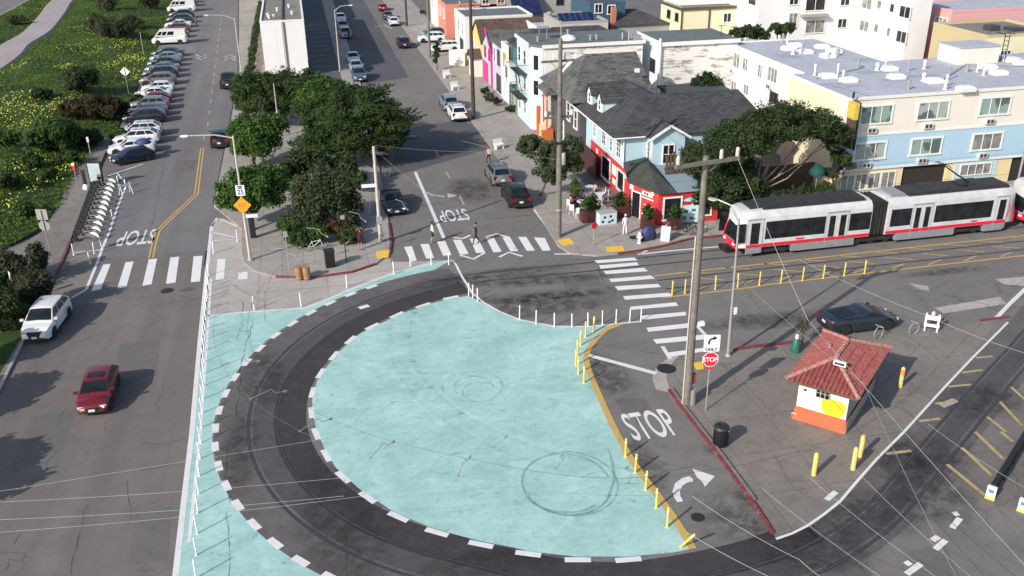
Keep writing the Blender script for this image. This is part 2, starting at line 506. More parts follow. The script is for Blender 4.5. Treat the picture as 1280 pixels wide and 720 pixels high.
# ------------------------------------------------------------------ writing
def text_obj(name, txt, mat, size, parent=None, loc=(0, 0, 0), rot=(0, 0, 0), sx=1.0, sy=1.0, ext=.004, bold=0.0):
    cu = bpy.data.curves.new(name, 'FONT'); cu.body = txt; cu.size = size
    cu.align_x = 'CENTER'; cu.align_y = 'CENTER'; cu.extrude = ext; cu.offset = bold
    t = bpy.data.objects.new(name, cu); COL.objects.link(t)
    dg = bpy.context.evaluated_depsgraph_get()
    me = bpy.data.meshes.new_from_object(t.evaluated_get(dg))
    bpy.data.objects.remove(t)
    me.name = name
    xs = [v.co.x for v in me.vertices]; ys = [v.co.y for v in me.vertices]
    cx, cy = (min(xs)+max(xs))/2, (min(ys)+max(ys))/2
    for v in me.vertices: v.co.x = (v.co.x-cx)*sx; v.co.y = (v.co.y-cy)*sy
    me.materials.clear(); me.materials.append(mat)
    o = bpy.data.objects.new(name, me); COL.objects.link(o)
    o.location = loc; o.rotation_euler = rot
    if parent: o.parent = parent
    return o

# ------------------------------------------------------------------ camera, sun, sky
cam = bpy.data.cameras.new('camera'); camo = bpy.data.objects.new('camera', cam); COL.objects.link(camo)
cam.sensor_width = 36; cam.lens = 36*FPX/1280; cam.clip_start = .5; cam.clip_end = 4000
cr, sr = math.cos(ROLL), math.sin(ROLL)
def cdir(u, v, w):
    x, y, z = u, w*math.cos(PITCH)-v*math.sin(PITCH), -w*math.sin(PITCH)-v*math.cos(PITCH)
    c, s = math.cos(YAW), math.sin(YAW)
    return Vector((x*c+y*s, -x*s+y*c, z))
right = cdir(cr, sr, 0); up = -cdir(-sr, cr, 0); fwd = cdir(0, 0, 1)
mt = Matrix((right, up, -fwd)).transposed().to_4x4(); mt.translation = (0, 0, CH)
camo.matrix_world = mt
S.camera = camo
SUN_AZ, SUN_EL = R(56.5+180), R(30)       # where the sun stands, clockwise from +Y
sd = Vector((math.sin(SUN_AZ)*math.cos(SUN_EL), math.cos(SUN_AZ)*math.cos(SUN_EL), math.sin(SUN_EL)))
sl = bpy.data.lights.new('sun', 'SUN'); slo = bpy.data.objects.new('sun', sl); COL.objects.link(slo)
sl.energy = 3.8; sl.angle = R(.5); sl.color = (1.0, .94, .86)
slo.rotation_euler = sd.to_track_quat('Z', 'Y').to_euler(); slo.location = sd*300
wd = bpy.data.worlds.new('World'); S.world = wd; wd.use_nodes = True
sk = wd.node_tree.nodes.new('ShaderNodeTexSky'); sk.sky_type = 'NISHITA'; sk.sun_disc = False
sk.sun_elevation = SUN_EL; sk.sun_rotation = SUN_AZ; sk.air_density = 1.0; sk.dust_density = 1.5
wd.node_tree.links.new(sk.outputs[0], wd.node_tree.nodes['Background'].inputs[0])
wd.node_tree.nodes['Background'].inputs[1].default_value = .13
S.view_settings.view_transform = 'Standard'; S.view_settings.look = 'None'
S.view_settings.exposure = .35; S.view_settings.gamma = 1.0
S.view_settings.use_curve_mapping = False
S.cycles.max_bounces = 6; S.cycles.transparent_max_bounces = 8
# ================================================================== GROUND, ROADS, MARKINGS
def struct(mb, name, mat, parent=None):
    o = mb.build(name, mat)
    o['kind'] = 'structure'
    return o
def P(pts, z=0.0): return [W(x, y, z) for x, y in pts]

def catmull(pts, n=8):
    out = []
    k = len(pts)
    for i in range(k-1):
        p0, p1, p2, p3 = pts[max(i-1, 0)], pts[i], pts[i+1], pts[min(i+2, k-1)]
        for j in range(n):
            t = j/n
            out.append(tuple(.5*((2*b)+(-a+c)*t+(2*a-5*b+4*c-d)*t*t+(-a+3*b-3*c+d)*t**3) for a, b, c, d in zip(p0, p1, p2, p3)))
    out.append(pts[-1])
    return out

def offset(pts, d):
    out = []
    n = len(pts)
    for i in range(n):
        a, b = pts[max(i-1, 0)], pts[min(i+1, n-1)]
        dx, dy = b[0]-a[0], b[1]-a[1]; l = math.hypot(dx, dy)
        out.append((pts[i][0]-dy/l*d, pts[i][1]+dx/l*d))
    return out

# --- base sheets
struct(MB().sheet([(-1500, -800), (1800, -800), (1800, 3000), (-1500, 3000)], -.06), 'ground', M['driveway'])
struct(MB().sheet([(-40, -60), (180, -60), (180, 64), (-40, 64)], 0), 'road', M['asphalt'])
gh = [(-19.5, -30), (-7.2, -30), (-6.9, 22), (-7.2, 31.2), (-8.6, 66), (-8.6, 67.2), (-21, 67.2), (-20, 60), (-19.5, 50)]
struct(MB().sheet(gh, .004), 'highway_lane', M['asphalt_hwy'])
ghf = [(-19.5, 67), (-5.0, 67), (-5.2, 75.5), (-8.8, 77), (-9.0, 129), (-12.5, 212), (-15, 262), (-26.8, 262), (-25.0, 212), (-22.2, 150), (-20.9, 110), (-19.8, 94), (-17.5, 90)]
struct(MB().sheet(ghf, .0045), 'highway', M['asphalt_far'])
struct(MB().sheet([(4.5, 58), (17.6, 58), (17.6, 270), (6, 270)], .003), 'street', M['asphalt'])
pn = P([(440, 106), (481, 101), (511, 97), (500, 78), (488, 60), (476, 38), (466, 20), (455, 0), (400, 0)])
pn = [W(440, 106), W(478, 102), W(511, 97), W(466, 20), W(455, 0), (13.0, 262), (7, 262), (6.9, 200)]
struct(MB().sheet(pn, .0075), 'street_patch', M['asphalt_new'])
struct(MB().sheet(P([(487, 222), (640, 178), (575, 150), (500, 162)]), .0072), 'street_patch', M['asphalt_new'])
# --- track bed of the turning loop
arc = [(11.2+15.2*math.cos(R(a)), 42.0+15.2*math.sin(R(a))) for a in range(92, 246, 7)]
ctr = [(70, 57.0), (50, 57.0), (34, 57.0), (24, 57.05), (16, 57.12)]+arc+[(5.6, 27.55), (8.2, 26.2), (11.5, 25.5), (16.9, 25.8), (21.75, 27.6), (25.2, 29.85), (29.6, 32.9), (35.5, 37.0), (39.2, 39.5), (50, 47), (60, 53)]
ctr = catmull(ctr, 4)
i_loop = [i for i, p in enumerate(ctr) if p[0] < 9.5]
loop_a, loop_b = i_loop[0], i_loop[-1]
i9 = next(i for i, p in enumerate(ctr) if p[0] < 9.0)
LP_ = ctr[i9:]
ib = next(i for i, p in enumerate(LP_) if p[0] > 6 and p[1] < 30)
ic = next(i for i, p in enumerate(LP_) if p[0] > 19 and p[1] < 30)
bed_mats = [M['asphalt_loop'], M['asphalt_loop2'], M['asphalt_loop3']]
b = MB()
def strip(mb, pts, d0, d1, z, mi=0):
    A, B = offset(pts, d0), offset(pts, d1); n = len(pts)
    mb.add([(p[0], p[1], z) for p in A]+[(p[0], p[1], z) for p in B], [(i, i+1, n+i+1, n+i) if d0 < d1 else (n+i, n+i+1, i+1, i) for i in range(n-1)], mi)
strip(b, LP_[:ic+1], .55, 2.2, .008, 0); strip(b, LP_[ic:], .55, 1.75, .008, 1)
strip(b, LP_[:ib+1], -2.35, -.5, .008, 1); strip(b, LP_[ib:ic+1], -1.9, -.5, .008, 1); strip(b, LP_[ic:], -1.15, -.5, .008, 1)
strip(b, LP_, -.5, .55, .0085, 2)
# orient up
for k, f in enumerate(b.f):
    p = [b.v[i] for i in f]
    if (p[1][0]-p[0][0])*(p[2][1]-p[0][1])-(p[2][0]-p[0][0])*(p[1][1]-p[0][1]) < 0: b.f[k] = f[::-1]
struct(b, 'track_bed', bed_mats)
# rails with their flangeway grooves
rl, gr = MB(), MB()
ctr2 = [(120, 53.1), (60, 53.1), (30, 53.1), (22, 53.0), (14, 52.9), (8, 52.9)]
for path, offs in ((ctr, (-.7175, .7175)), (ctr2[:4], (-.7175, .7175))):
    path = [q for q in path]
    for o_ in offs:
        pp = offset(path, o_)
        rl.ribbon(pp, .06, .016)
        gr.ribbon(pp, .15 if path is ctr else .14, .0125)
struct(gr, 'rail_groove', M['groove']); struct(rl, 'rail', M['steel_rail'])

# --- turquoise painted plaza and strip
plaza = P([(585,370),(560,374),(535,381),(505,391),(477,404),(450,417),(427,437),(410,457),(396,477),(390,500),(392,522),(396,539),(405,560),(420,585),(450,612),(492,640),(537,659),(597,676),(640,684),(660,689),(719,696),(782,696),(840,691),(862,687),(835,641),(790,580),(765,536),(745,492),(735,462),(733,446),(741,428),(760,413),(780,405),(735,409),(693,408),(650,400),(625,391),(604,379)])
struct(MB().sheet(plaza, .012), 'plaza', M['teal'])
up_edge = [(258, 395), (300, 391), (340, 388), (380, 385), (400, 378), (442, 360), (495, 340), (535, 330), (565, 325)]
left_edge = [(224, 660), (229, 610), (236, 560), (241, 525), (245, 500), (249, 470), (253, 440), (256, 415)]
oc = [(11.05+17.5*math.cos(R(a)), 42.1+17.5*math.sin(R(a))) for a in range(102, 236, 3)]
tealstrip = P(up_edge)+oc+[(4, 22), (-6.6, 20)]+P([(219, 720)]+left_edge)
struct(MB().sheet(tealstrip, .0125), 'painted_strip', M['teal'])
# --- flush pale concrete between the highway edge and the street corner
bulb = P([(265, 281), (278, 272), (302, 284), (402, 292), (487, 300), (489, 328), (565, 325), (535, 330), (495, 340), (442, 360), (400, 378), (380, 385), (258, 395)])
struct(MB().sheet(bulb, .0105), 'paving', M['concrete_flush'])

# --- raised pavements
pav = P([(303, 288), (302, 315), (306, 330), (318, 340), (345, 347), (390, 348), (440, 341), (470, 331), (487, 318), (489, 303), (486, 280)])
blk = pav+[(5.6, 78), (6.5, 100), (7.0, 130), (7.2, 262), (-14.6, 262), (-12.3, 212), (-8.8, 129), (-8.7, 77)]
struct(MB().prism(blk, -.1, .12), 'pavement', M['concrete'])
kerb_n = P([(303, 288), (302, 315), (306, 330), (318, 340), (345, 347), (390, 348), (440, 341), (470, 331), (487, 318), (489, 303), (486, 280)])
kb = MB()
def kerb(mb, pts, w=.17, z=.126, z0=-.1, mi=0):
    A, B = offset(pts, w/2), offset(pts, -w/2); n = len(pts)
    vs = [(p[0], p[1], z) for p in A]+[(p[0], p[1], z) for p in B]+[(p[0], p[1], z0) for p in A]+[(p[0], p[1], z0) for p in B]
    fs = []
    for i in range(n-1):
        fs += [(n+i, n+i+1, i+1, i), (i, i+1, 2*n+i+1, 2*n+i), (n+i+1, n+i, 3*n+i, 3*n+i+1)]
    fs += [(0, 2*n, 3*n, n), (n-1, 2*n-1, 4*n-1, 3*n-1)]
    mb.add(vs, fs, mi)
kerb(kb, kerb_n[4:8]); kerb(kb, kerb_n[8:]); 
struct(kb, 'kerb', M['red_paint'])
# north-east corner and the street pavement on the right
ne = P([(690, 296), (697, 308), (712, 318), (745, 321), (790, 316), (830, 308)])+[(27, 60.2), (150, 60.2), (150, 66), (23.1, 66), (23.1, 262), (17.4, 262), (17.4, 200), (17.4, 110), (17.3, 70)]
struct(MB().prism(ne, -.1, .12), 'pavement', M['concrete'])
kb = MB(); kerb(kb, P([(772, 318), (800, 314), (830, 308)])+[(27, 60.2), (31, 60.2)]); struct(kb, 'kerb', M['red_paint'])
# lots behind the house fronts
struct(MB().sheet([(23.1, 66), (190, 66), (190, 300), (23.1, 300)], .05), 'yard', M['driveway'])
# concrete island around the kiosk
isl = P([(838, 497), (826, 478), (822, 466), (828, 452), (850, 440), (880, 438), (915, 437), (975, 430), (1030, 424), (1100, 420), (1180, 410), (1248, 399), (1215, 446), (1180, 483), (1130, 538), (1095, 573), (1050, 625), (1010, 655), (970, 673), (940, 628), (900, 573), (867, 530)])
struct(MB().sheet(isl, .011), 'island', M['concrete_island'])
apr = P([(833, 490), (820, 487), (815, 473), (820, 460), (838, 445), (852, 441), (842, 452), (834, 463), (833, 475), (838, 488)])
struct(MB().sheet(apr, .0135), 'kerb_ramp', M['concrete_flush'])
kb = MB(); kl = P([(836, 488), (850, 508), (867, 530), (900, 573), (940, 628), (966, 668)])
kerb(kb, kl, .16, .11)
kerb(kb, P([(915, 438.5), (940, 434.5), (975, 430.5), (1000, 427.5)]), .22, .11); kerb(kb, P([(1225, 401), (1245, 398.5), (1262, 396)]), .2, .06)
struct(kb, 'kerb', M['red_paint'])
kb = MB(); kerb(kb, [(p[0]+.17, p[1]+.06) for p in kl[:-1]], .16, .104); struct(kb, 'kerb', M['concrete_island'])
# west pavement beside the dune
west = P([(-60, 560), (0, 489), (28, 430), (69, 348), (88, 302), (112, 236), (132, 192), (140, 176), (128, 172), (112, 190), (92, 218), (72, 262), (52, 292), (20, 312), (-60, 330)])
struct(MB().prism(west, -.1, .12), 'pavement', M['concrete_island'])
kb = MB(); kerb(kb, P([(69, 348), (88, 302)])); struct(kb, 'kerb', M['red_paint'])
kb = MB(); kerb(kb, P([(-4, 494), (28, 430), (60, 366)])); struct(kb, 'kerb', M['concrete_flush'])
struct(MB().sheet(P([(-60, 350), (20, 337), (62, 350), (58, 372), (22, 430), (-8, 480), (-60, 540)], .12), .126), 'soil_bed', M['soil'])

# --- road markings -------------------------------------------------
ZM = .0165
mk = MB()          # fresh white
def quads(mb, L, f, z=ZM):
    for q in L: mb.sheet([W(*f(x, y)) for x, y in q], z)
# Great-highway crossing
cwg = [[(129,331),(138.5,330),(126,362),(114,364)],[(157,328),(167,327),(158,359),(146.5,361)],[(186,324.5),(196.5,323.5),(189.5,355.5),(178,357.5)],[(213,322),(224,321),(219.5,353.5),(207.5,355)],[(242,320.5),(253.3,320),(250,352),(238.5,353)],[(272,324),(282,323.5),(280,349.5),(269.5,350)],[(298,340.5),(309.5,340),(309.5,349),(297.5,349.5)]]
quads(mk, cwg, lambda x, y: (x, y))
# street crossing
f8 = lambda x, y: (560+x/8, 260+y/8)
f4 = lambda x, y: (320+x/4, 180+y/4)
quads(mk, [[(740,516),(780,512),(804,582),(774,590)],[(822,502),(864,500),(890,570),(852,575)],[(904,488),(946,486),(978,556),(936,560)]], f4)
quads(mk, [[(50,320),(132,319),(207,462),(120,468)],[(218,308),(300,306),(372,445),(282,452)],[(380,300),(460,298),(537,438),(455,446)],[(543,293),(617,291),(705,432),(625,437)],[(700,290),(782,290),(870,428),(788,430)],[(858,294),(970,302),(1028,426),(945,430)]], f8)
# cross-street crossing
f4b = lambda x, y: (640+x/4, 180+y/4)
f4c = lambda x, y: (640+x/4, 360+y/4)
quads(mk, [[(412,583),(612,568),(628,582),(425,597)],[(435,608),(625,592),(635,607),(444,625)],[(456,636),(660,620),(680,637),(470,652)],[(485,676),(695,658),(715,674),(497,692)],[(513,712),(730,700),(745,716),(530,733)]], f4b)
quads(mk, [[(555,42),(785,25),(800,42),(566,60)],[(590,95),(820,72),(832,90),(600,110)],[(645,140),(868,120),(872,138),(652,160)],[(672,200),(915,174),(932,194),(682,220)],[(705,258),(975,232),(990,255),(722,280)],[(770,325),(960,300),(985,314),(788,346)]], f4c)
struct(mk, 'crosswalk', M['white_paint_new'])
mk = MB()
for L in ([(566+.4,297),(578.5,298.4),(588,294)],[(575,319),(592,324),(606,316)],[(607,296.5),(621,292.5),(637,297)],[(624,321.5),(636,315.5),(653,320.5)],[(868,404),(884.5,422)],[(828,433),(838,449)]):
    mk.ribbon(P(L), .24, ZM-.002)
struct(mk, 'lane_marking', M['white_paint'])
mk = MB()
mk.ribbon(P([(519, 215), (555, 298)]), .28, ZM)
mk.ribbon(P([(219.5, 720), (229.5, 630), (240, 540), (250, 425), (258, 345), (264.5, 284), (272, 272.5)]), .26, ZM)
mk.ribbon([W(219.5, 720), (-6.75, 24)], .26, ZM)
mk.ribbon([(x+.42, y) for x, y in P([(223.5, 680), (229.5, 630), (240, 540), (250, 425), (256, 350)])], .16, ZM)
mk.ribbon(P([(265, 283), (272, 273), (296, 283)]), .18, ZM); mk.ribbon(P([(264, 290), (294, 297)]), .14, ZM); mk.ribbon(P([(264, 301), (292, 299.5)]), .12, ZM)
mk.ribbon(P([(733, 443.5), (820, 467)]), .34, ZM)
mk.ribbon(P([(970, 674), (990, 667), (1010, 657), (1030, 643), (1050, 627), (1072, 601), (1095, 575), (1130, 540), (1180, 485), (1215, 448), (1260, 403)]), .13, ZM)
mk.ribbon(P([(1246, 397), (1262, 380), (1282, 361), (1300, 346)]), .26, ZM)
mk.ribbon(P([(797, 318.5), (830, 314.5), (864, 311.5), (905, 308)]), .2, ZM); mk.ribbon(P([(799, 318), (809, 313.5)]), .2, ZM); mk.ribbon(P([(693, 317.8), (722, 317.5)]), .2, ZM)
mk.ribbon(P([(259, 395), (300, 391), (340, 388), (380, 385.3), (400, 378.3), (442, 360.3), (495, 340.3), (535, 330.3), (566, 325.6), (570, 331), (577, 345), (585, 358)]), .16, ZM)
mk.ribbon(P([(585, 358), (590, 366), (604, 378), (625, 390), (650, 400), (693, 408), (735, 408.5), (770, 405), (802, 402)]), .15, ZM)
mk.ribbon(P([(158, 231), (146, 262), (137, 289), (127, 313), (121, 330), (108, 362)]), .2, ZM); mk.ribbon(P([(93, 316), (126, 312.5)]), .14, ZM)
mk.ribbon(P([(147, 217), (158, 231)]), .14, ZM); mk.ribbon(P([(108, 362), (80, 378), (72, 386)]), .2, ZM); mk.ribbon(P([(135, 220), (179, 205)]), .16, ZM)
mk.ribbon(P([(688, 283), (671, 262), (660, 240)]), .14, ZM); mk.ribbon(P([(693, 296.5), (667, 262)]), .12, ZM-.001)
for L in ([(1190,660.5),(1200,648)],[(1169,687),(1182,675.5)],[(1133,718),(1151,705)],[(1033,625),(1045,615)],[(1192,640),(1197,645)],[(1165,676),(1173,671)],[(1132,706),(1138,703)]):
    mk.ribbon(P(L), .26, ZM)
struct(mk, 'lane_marking', M['white_paint'])
# dashes round the track
mk = MB()
def dash_on(path, spacing, ln, w, s0=0):
    acc, nxt = 0, s0
    seg = []
    for i in range(len(path)-1):
        a, b_ = path[i], path[i+1]; l = math.dist(a, b_)
        while nxt <= acc+l:
            t = (nxt-acc)/l; p = lerp(a, b_, t); d = ((b_[0]-a[0])/l, (b_[1]-a[1])/l)
            seg.append((p, d)); nxt += spacing
        acc += l
    for p, d in seg:
        mk.ribbon([(p[0]-d[0]*ln/2, p[1]-d[1]*ln/2), (p[0]+d[0]*ln/2, p[1]+d[1]*ln/2)], w, ZM)
inner = P([(575,371),(560,374),(535,381),(505,391),(477,404),(450,417),(427,437),(410,457),(397,477),(391,500),(393,522),(397,539),(406,560),(421,586),(451,613),(492,641),(537,660.5),(597,677.5),(640,686),(660,690),(719,697.5),(782,697.5),(840,693)])
dash_on(offset(inner, -.12), 2.07, 1.08, .3, .6)
outer_p = [(11.05+17.38*math.cos(R(a)), 42.1+17.38*math.sin(R(a))) for a in range(118, 236, 2)]
dash_on(outer_p, 1.72, .86, .34)
mk.ribbon(P([(449, 385.5), (461, 382)]), .4, ZM)
struct(mk, 'track_dashes', M['white_paint'])
# yellow
mk = MB()
yl = P([(775, 404.5), (758, 412), (745, 424), (735, 438), (733, 450), (737, 466), (748, 492), (768, 536), (793, 580), (838, 641), (866, 686)])
mk.ribbon(catmull(yl, 3), .34, ZM+.001)
dl = P([(188.7, 322.5), (193, 303), (197.5, 288.7), (222, 265), (245.5, 243), (249, 215), (253, 185)])
for o_ in (-.14, .14): mk.ribbon(offset(dl, o_), .14, ZM)
mk.ribbon([W(828, 372.5), W(935, 360), W(960, 356), W(1120, 337.5), (60, 51.45), (120, 51.45)], .16, ZM)
mk.ribbon([W(818, 345), W(890, 337), W(960, 329.5), W(1120, 311.5), (60, 54.75), (120, 54.75)], .16, ZM)
struct(mk, 'lane_marking', M['yellow_paint'])
mk = MB()
for i in range(14):
    x = 24.5+i*2.9
    mk.ribbon([(x, 54.6), (x+1.5, 53.95)], .14, ZM); mk.ribbon([(x-.6, 51.6), (x+.9, 52.2)], .14, ZM); mk.ribbon([(x+.2, 53.5), (x+1.9, 52.7)], .14, ZM-.003)
f4d = lambda x, y: (960+x/4, 360+y/4); f4e = lambda x, y: (960+x/4, 540+y/4)
for L in ([(1040,350),(1125,342)],[(970,424),(1075,410)],[(900,495),(1015,483)],[(835,580),(940,565)],[(755,667),(860,654)],[(1215,495),(1285,560)],[(1160,570),(1272,692)],[(1095,645),(1190,720)],[(1290,430),(1330,470)]):
    mk.ribbon([W(*f4d(*q)) for q in L], .17, ZM)
for L in ([(590,110),(715,95)],[(1165,0),(1225,50)],[(1035,0),(1175,135)],[(970,80),(1120,220)],[(895,163),(1085,318)]):
    mk.ribbon([W(*f4e(*q)) for q in L], .19, ZM)
# highway centre dashes and street dashes
for i in range(20):
    y = 99+i*5.6
    x = -11.15-max(0, y-105)*.041
    mk.ribbon([(x, y), (x-.07, y+1.9)], .17, ZM)
mk.ribbon(P([(557.5, 215), (562.5, 223)]), .18, ZM); mk.ribbon(P([(574.5, 245), (580, 256)]), .18, ZM); mk.ribbon(P([(545, 188), (548, 196)]), .16, ZM)
struct(mk, 'lane_marking', M['yellow_paint_old'])
# sharrows, arrows
mk = MB()
f4f = lambda x, y: (640+x/4, 540+y/4)
mk.sheet([W(*f4f(*q)) for q in [(905,236),(885,222),(850,232),(815,258),(802,300),(812,330),(825,352),(856,348),(842,322),(840,295),(852,270),(876,254),(906,248)]], ZM)
mk.sheet([W(*f4f(*q)) for q in [(902,185),(1014,222),(965,275),(948,246),(925,228)]], ZM)
struct(mk, 'turn_arrow', M['white_paint'])
mk = MB()
mk.ribbon(P([(533, 240.5), (541, 244), (556, 246)]), .28, ZM); mk.sheet(P([(559, 241.5), (571.5, 244.5), (560, 248)]), ZM)
for dx, dy in ((0, 0), (0, 3.4)):
    mk.ribbon(P([(245, 68+dy), (251, 71.5+dy), (258, 68+dy)]), .3, ZM)
    mk.ribbon(P([(281, 73+dy-.6), (287.5, 69+dy-.6), (295, 73+dy-.6)]), .3, ZM)
mk.ribbon(P([(469, 34), (480, 31), (490, 36)]), .3, ZM)
for x0 in (440, 436): pass
struct(mk, 'lane_marking', M['white_paint_old'])
# words on the road
def road_word(txt, a, b_, top, bot, up_dir, mat):
    c = W(*((a[0]+b_[0])/2, (a[1]+b_[1])/2)); w_ = math.dist(W(*a), W(*b_)); h_ = math.dist(W(*top), W(*bot))
    o = text_obj('road_word', txt, mat, 1.0, None, (c[0], c[1], ZM), (0, 0, 0 if up_dir > 0 else PI), ext=.0, bold=.012)
    d = o.dimensions
    xs = [v.co.x for v in o.data.vertices]; ys = [v.co.y for v in o.data.vertices]
    sx, sy = w_/(max(xs)-min(xs)), h_/(max(ys)-min(ys))
    for v in o.data.vertices: v.co.x *= sx; v.co.y *= sy; v.co.z = 0
    o['kind'] = 'structure'
    return o
road_word('STOP', (782, 531), (843, 530), (808, 513), (814, 547), 1, M['white_paint'])
road_word('STOP', (149, 297), (193, 297), (169, 288.5), (169, 306), -1, M['white_paint'])
road_word('STOP', (549, 269.5), (585, 269), (565, 262.5), (566, 277), -1, M['white_paint'])
# tactile plates at the kerb ramps
mk = MB()
for q in ([(697,300),(712,297.5),(718,304.5),(704,307.5)],[(757,309),(778,307),(781,313.5),(759,315)],[(470,314),(487,313),(485.5,321.5),(471,323)],[(865,454),(878,452.5),(880,461),(871,462.5)]):
    mk.prism(P(q, .12 if q[0][1] < 400 else .012), .10 if q[0][1] < 400 else .012, .135 if q[0][1] < 400 else .03)
struct(mk, 'tactile_paving', M['tactile'])
# tyre marks, cracks, patches
mk = MB()
def ringm(cx, cy, rx, ry, a0, a1, w):
    c = W(cx, cy); mk.ribbon([(c[0]+rx*math.cos(R(a)), c[1]+ry*math.sin(R(a))) for a in range(a0, a1+1, 6)], w, ZM)
ringm(708, 604, 2.02, 2.3, 0, 330, .12); ringm(712, 603, 2.2, 2.42, -140, 100, .10); ringm(706, 606, 1.95, 2.0, 190, 300, .14)
ringm(592, 485, 1.05, 1.25, -10, 200, .07); ringm(600, 490, .95, 1.0, 20, 320, .07); ringm(585, 483, 1.4, 1.5, 40, 250, .05); ringm(597, 482, 1.35, 1.55, -60, 90, .06)
mk.ribbon(P([(760, 560), (766, 580), (768, 600), (760, 622)]), .12, ZM); mk.ribbon(P([(495, 467), (540, 466), (575, 468), (610, 472)]), .06, ZM)
for _ in range(26):
    a, rr = random.uniform(0, 6.28), random.uniform(2, 11.5)
    cx, cy = 10+rr*math.cos(a)*.9, 41+rr*math.sin(a)
    if cx > 13.2: continue
    th = random.uniform(-.3, .5); l = random.uniform(.3, 1.6)
    mk.ribbon([(cx, cy), (cx+l*.5*math.cos(th), cy+l*.5*math.sin(th)+.05), (cx+l*math.cos(th), cy+l*math.sin(th))], random.uniform(.03, .08), ZM)
struct(mk, 'tyre_marks', M['rubber'])
mk = MB()
for k, (cx, cy, rx, ry, a0, a1) in enumerate([(560, 400, 2.2, 2.8, -40, 60), (600, 400, 2.4, 2.0, 120, 230), (555, 395, 1.6, 3.0, -60, 20), (620, 470, 3.4, 3.0, 100, 190), (640, 440, 4, 3.4, 200, 300), (560, 600, 3, 3, 160, 260)]):
    ringm(cx, cy, rx, ry, a0, a1, .22)
struct(mk, 'scuff_marks', M['scuffwhite'])
mk = MB()
def crack(L, w=.06, jit=.07, z=.0135):
    pts = P(L); out = []
    for i in range(len(pts)-1):
        n = max(2, int(math.dist(pts[i], pts[i+1])/.45))
        for j in range(n):
            p = lerp(pts[i], pts[i+1], j/n); out.append((p[0]+random.uniform(-jit, jit), p[1]+random.uniform(-jit, jit)))
    out.append(pts[-1]); mk.ribbon(out, [w*.62*random.uniform(.3, 1.3) for _ in out], z)
f5 = lambda L, ox, oy, s=4: [(ox+x/s, oy+y/s) for x, y in L]
for L in ([(250,30),(235,85),(290,100),(240,150),(235,190)], [(430,65),(390,105),(340,110)], [(435,365),(405,485),(375,580),(355,715)], [(700,190),(780,178),(870,160)], [(730,335),(780,358)], [(30,645),(90,640),(150,625)], [(45,655),(20,700)], [(650,705),(720,690),(790,700)], [(100,505),(70,560)], [(710,55),(800,60),(930,35)]):
    crack(f5(L, 0, 540), .06)
for L in ([(330,600),(300,650),(280,700)], [(525,670),(520,715)], [(300,120),(500,60),(760,0)]): crack(f5(L, 0, 360), .05)
for L in ([(0,600),(260,580),(480,575),(640,580)], [(0,655),(300,645),(520,630)], [(420,585),(460,700),(520,740)]): crack(f5(L, 640, 180), .09, .05)
for L in ([(20,380),(0,400),(40,520)], [(1140,0),(1130,200),(1150,340)], [(1230,0),(1220,200),(1180,380)]): pass
for L in ([(440,450),(620,455),(760,430)], [(465,290),(620,268),(760,262)], [(640,0),(560,30)]): crack(f5(L, 640, 360), .05, .04)
for L in ([(980,40),(790,250),(560,500)], [(660,75),(900,65),(1180,60)]): crack(f5(L, 960, 360), .05, .06)
for L in ([(0,75),(130,280),(220,340)], [(0,480),(60,570)], [(20,160),(110,130),(300,60)]): crack(f5(L, 960, 540), .05, .05)
crack([(316, 400), (308, 430), (300, 470), (296, 520)], .1, .1); crack([(345, 330), (332, 365), (331, 400)], .06, .05); crack([(306, 378), (303, 400), (298, 425)], .09, .15)
crack([(260, 420), (290, 412)], .05, .02); crack([(120, 352), (200, 366), (252, 374)], .05); crack([(210, 180), (200, 230), (190, 280)], .08); crack([(150, 262), (200, 260), (262, 248)], .06)
crack([(258, 372), (180, 384), (130, 398)], .06); crack([(560, 262), (620, 268), (670, 270)], .07); crack([(430, 300), (470, 296)], .05)
crack([(282, 640), (287, 680), (286, 720)], .07, .05, ZM+.002); crack([(284, 560), (282, 600), (288, 630)], .07, .05, .0135)
for L in ([(160, 600), (163, 650)],): crack(L, .05)
struct(mk, 'road_cracks', M['crackfill'])
mk = MB()
for c, rx, ry in (((655, 375), 6.5, 1.1), ((690, 385), 4.2, .9), ((620, 342), 5, .7), ((430, 640), 2, 5), ((970, 640), 3.5, 2.2), ((1085, 560), 1.3, .8), ((760, 470), 1.2, 2.5), ((905, 560), 1.0, .7), ((235, 362), .5, .3), ((680, 372), 3.5, .6), ((590, 238), 2.0, 3.0), ((330, 470), 1.2, 3), ((640, 700), 4, .8), ((1150, 600), 2, 3), ((480, 335), 3, .7), ((300, 560), .8, 3.5), ((800, 580), .9, 2.2), ((930, 500), 1.6, 1.2), ((1010, 560), 2, .8), ((950, 400), 4, .8), ((1180, 340), 3, .5), ((1020, 690), 2.5, 1.5), ((1100, 640), 2.5, 1.5), ((1160, 570), 2.5, 1.5), ((1230, 500), 2.5, 1.5), ((640, 350), 4, .8), ((560, 352), 2.5, .7), ((700, 350), 4, .6)):
    p = W(*c); struct(MB().sheet([(p[0]+rx*1.3*math.cos(t), p[1]+ry*1.3*math.sin(t)) for t in np.linspace(0, 2*PI, 33)[:-1]], .0100), 'stain', M['stain'])

# utility covers
for px, py, r_ in ((209, 363.5, .42), (738, 316.5, .45), (833, 461, .55), (872, 647, .3), (793, 297, .4)):
    p = W(px, py, .12 if py < 310 else 0)
    o = MB().lathe([(r_, .0), (r_, .012)], 20, (p[0], p[1], .126 if py < 310 else .016)).build('manhole_cover', M['iron']); o['kind'] = 'structure'
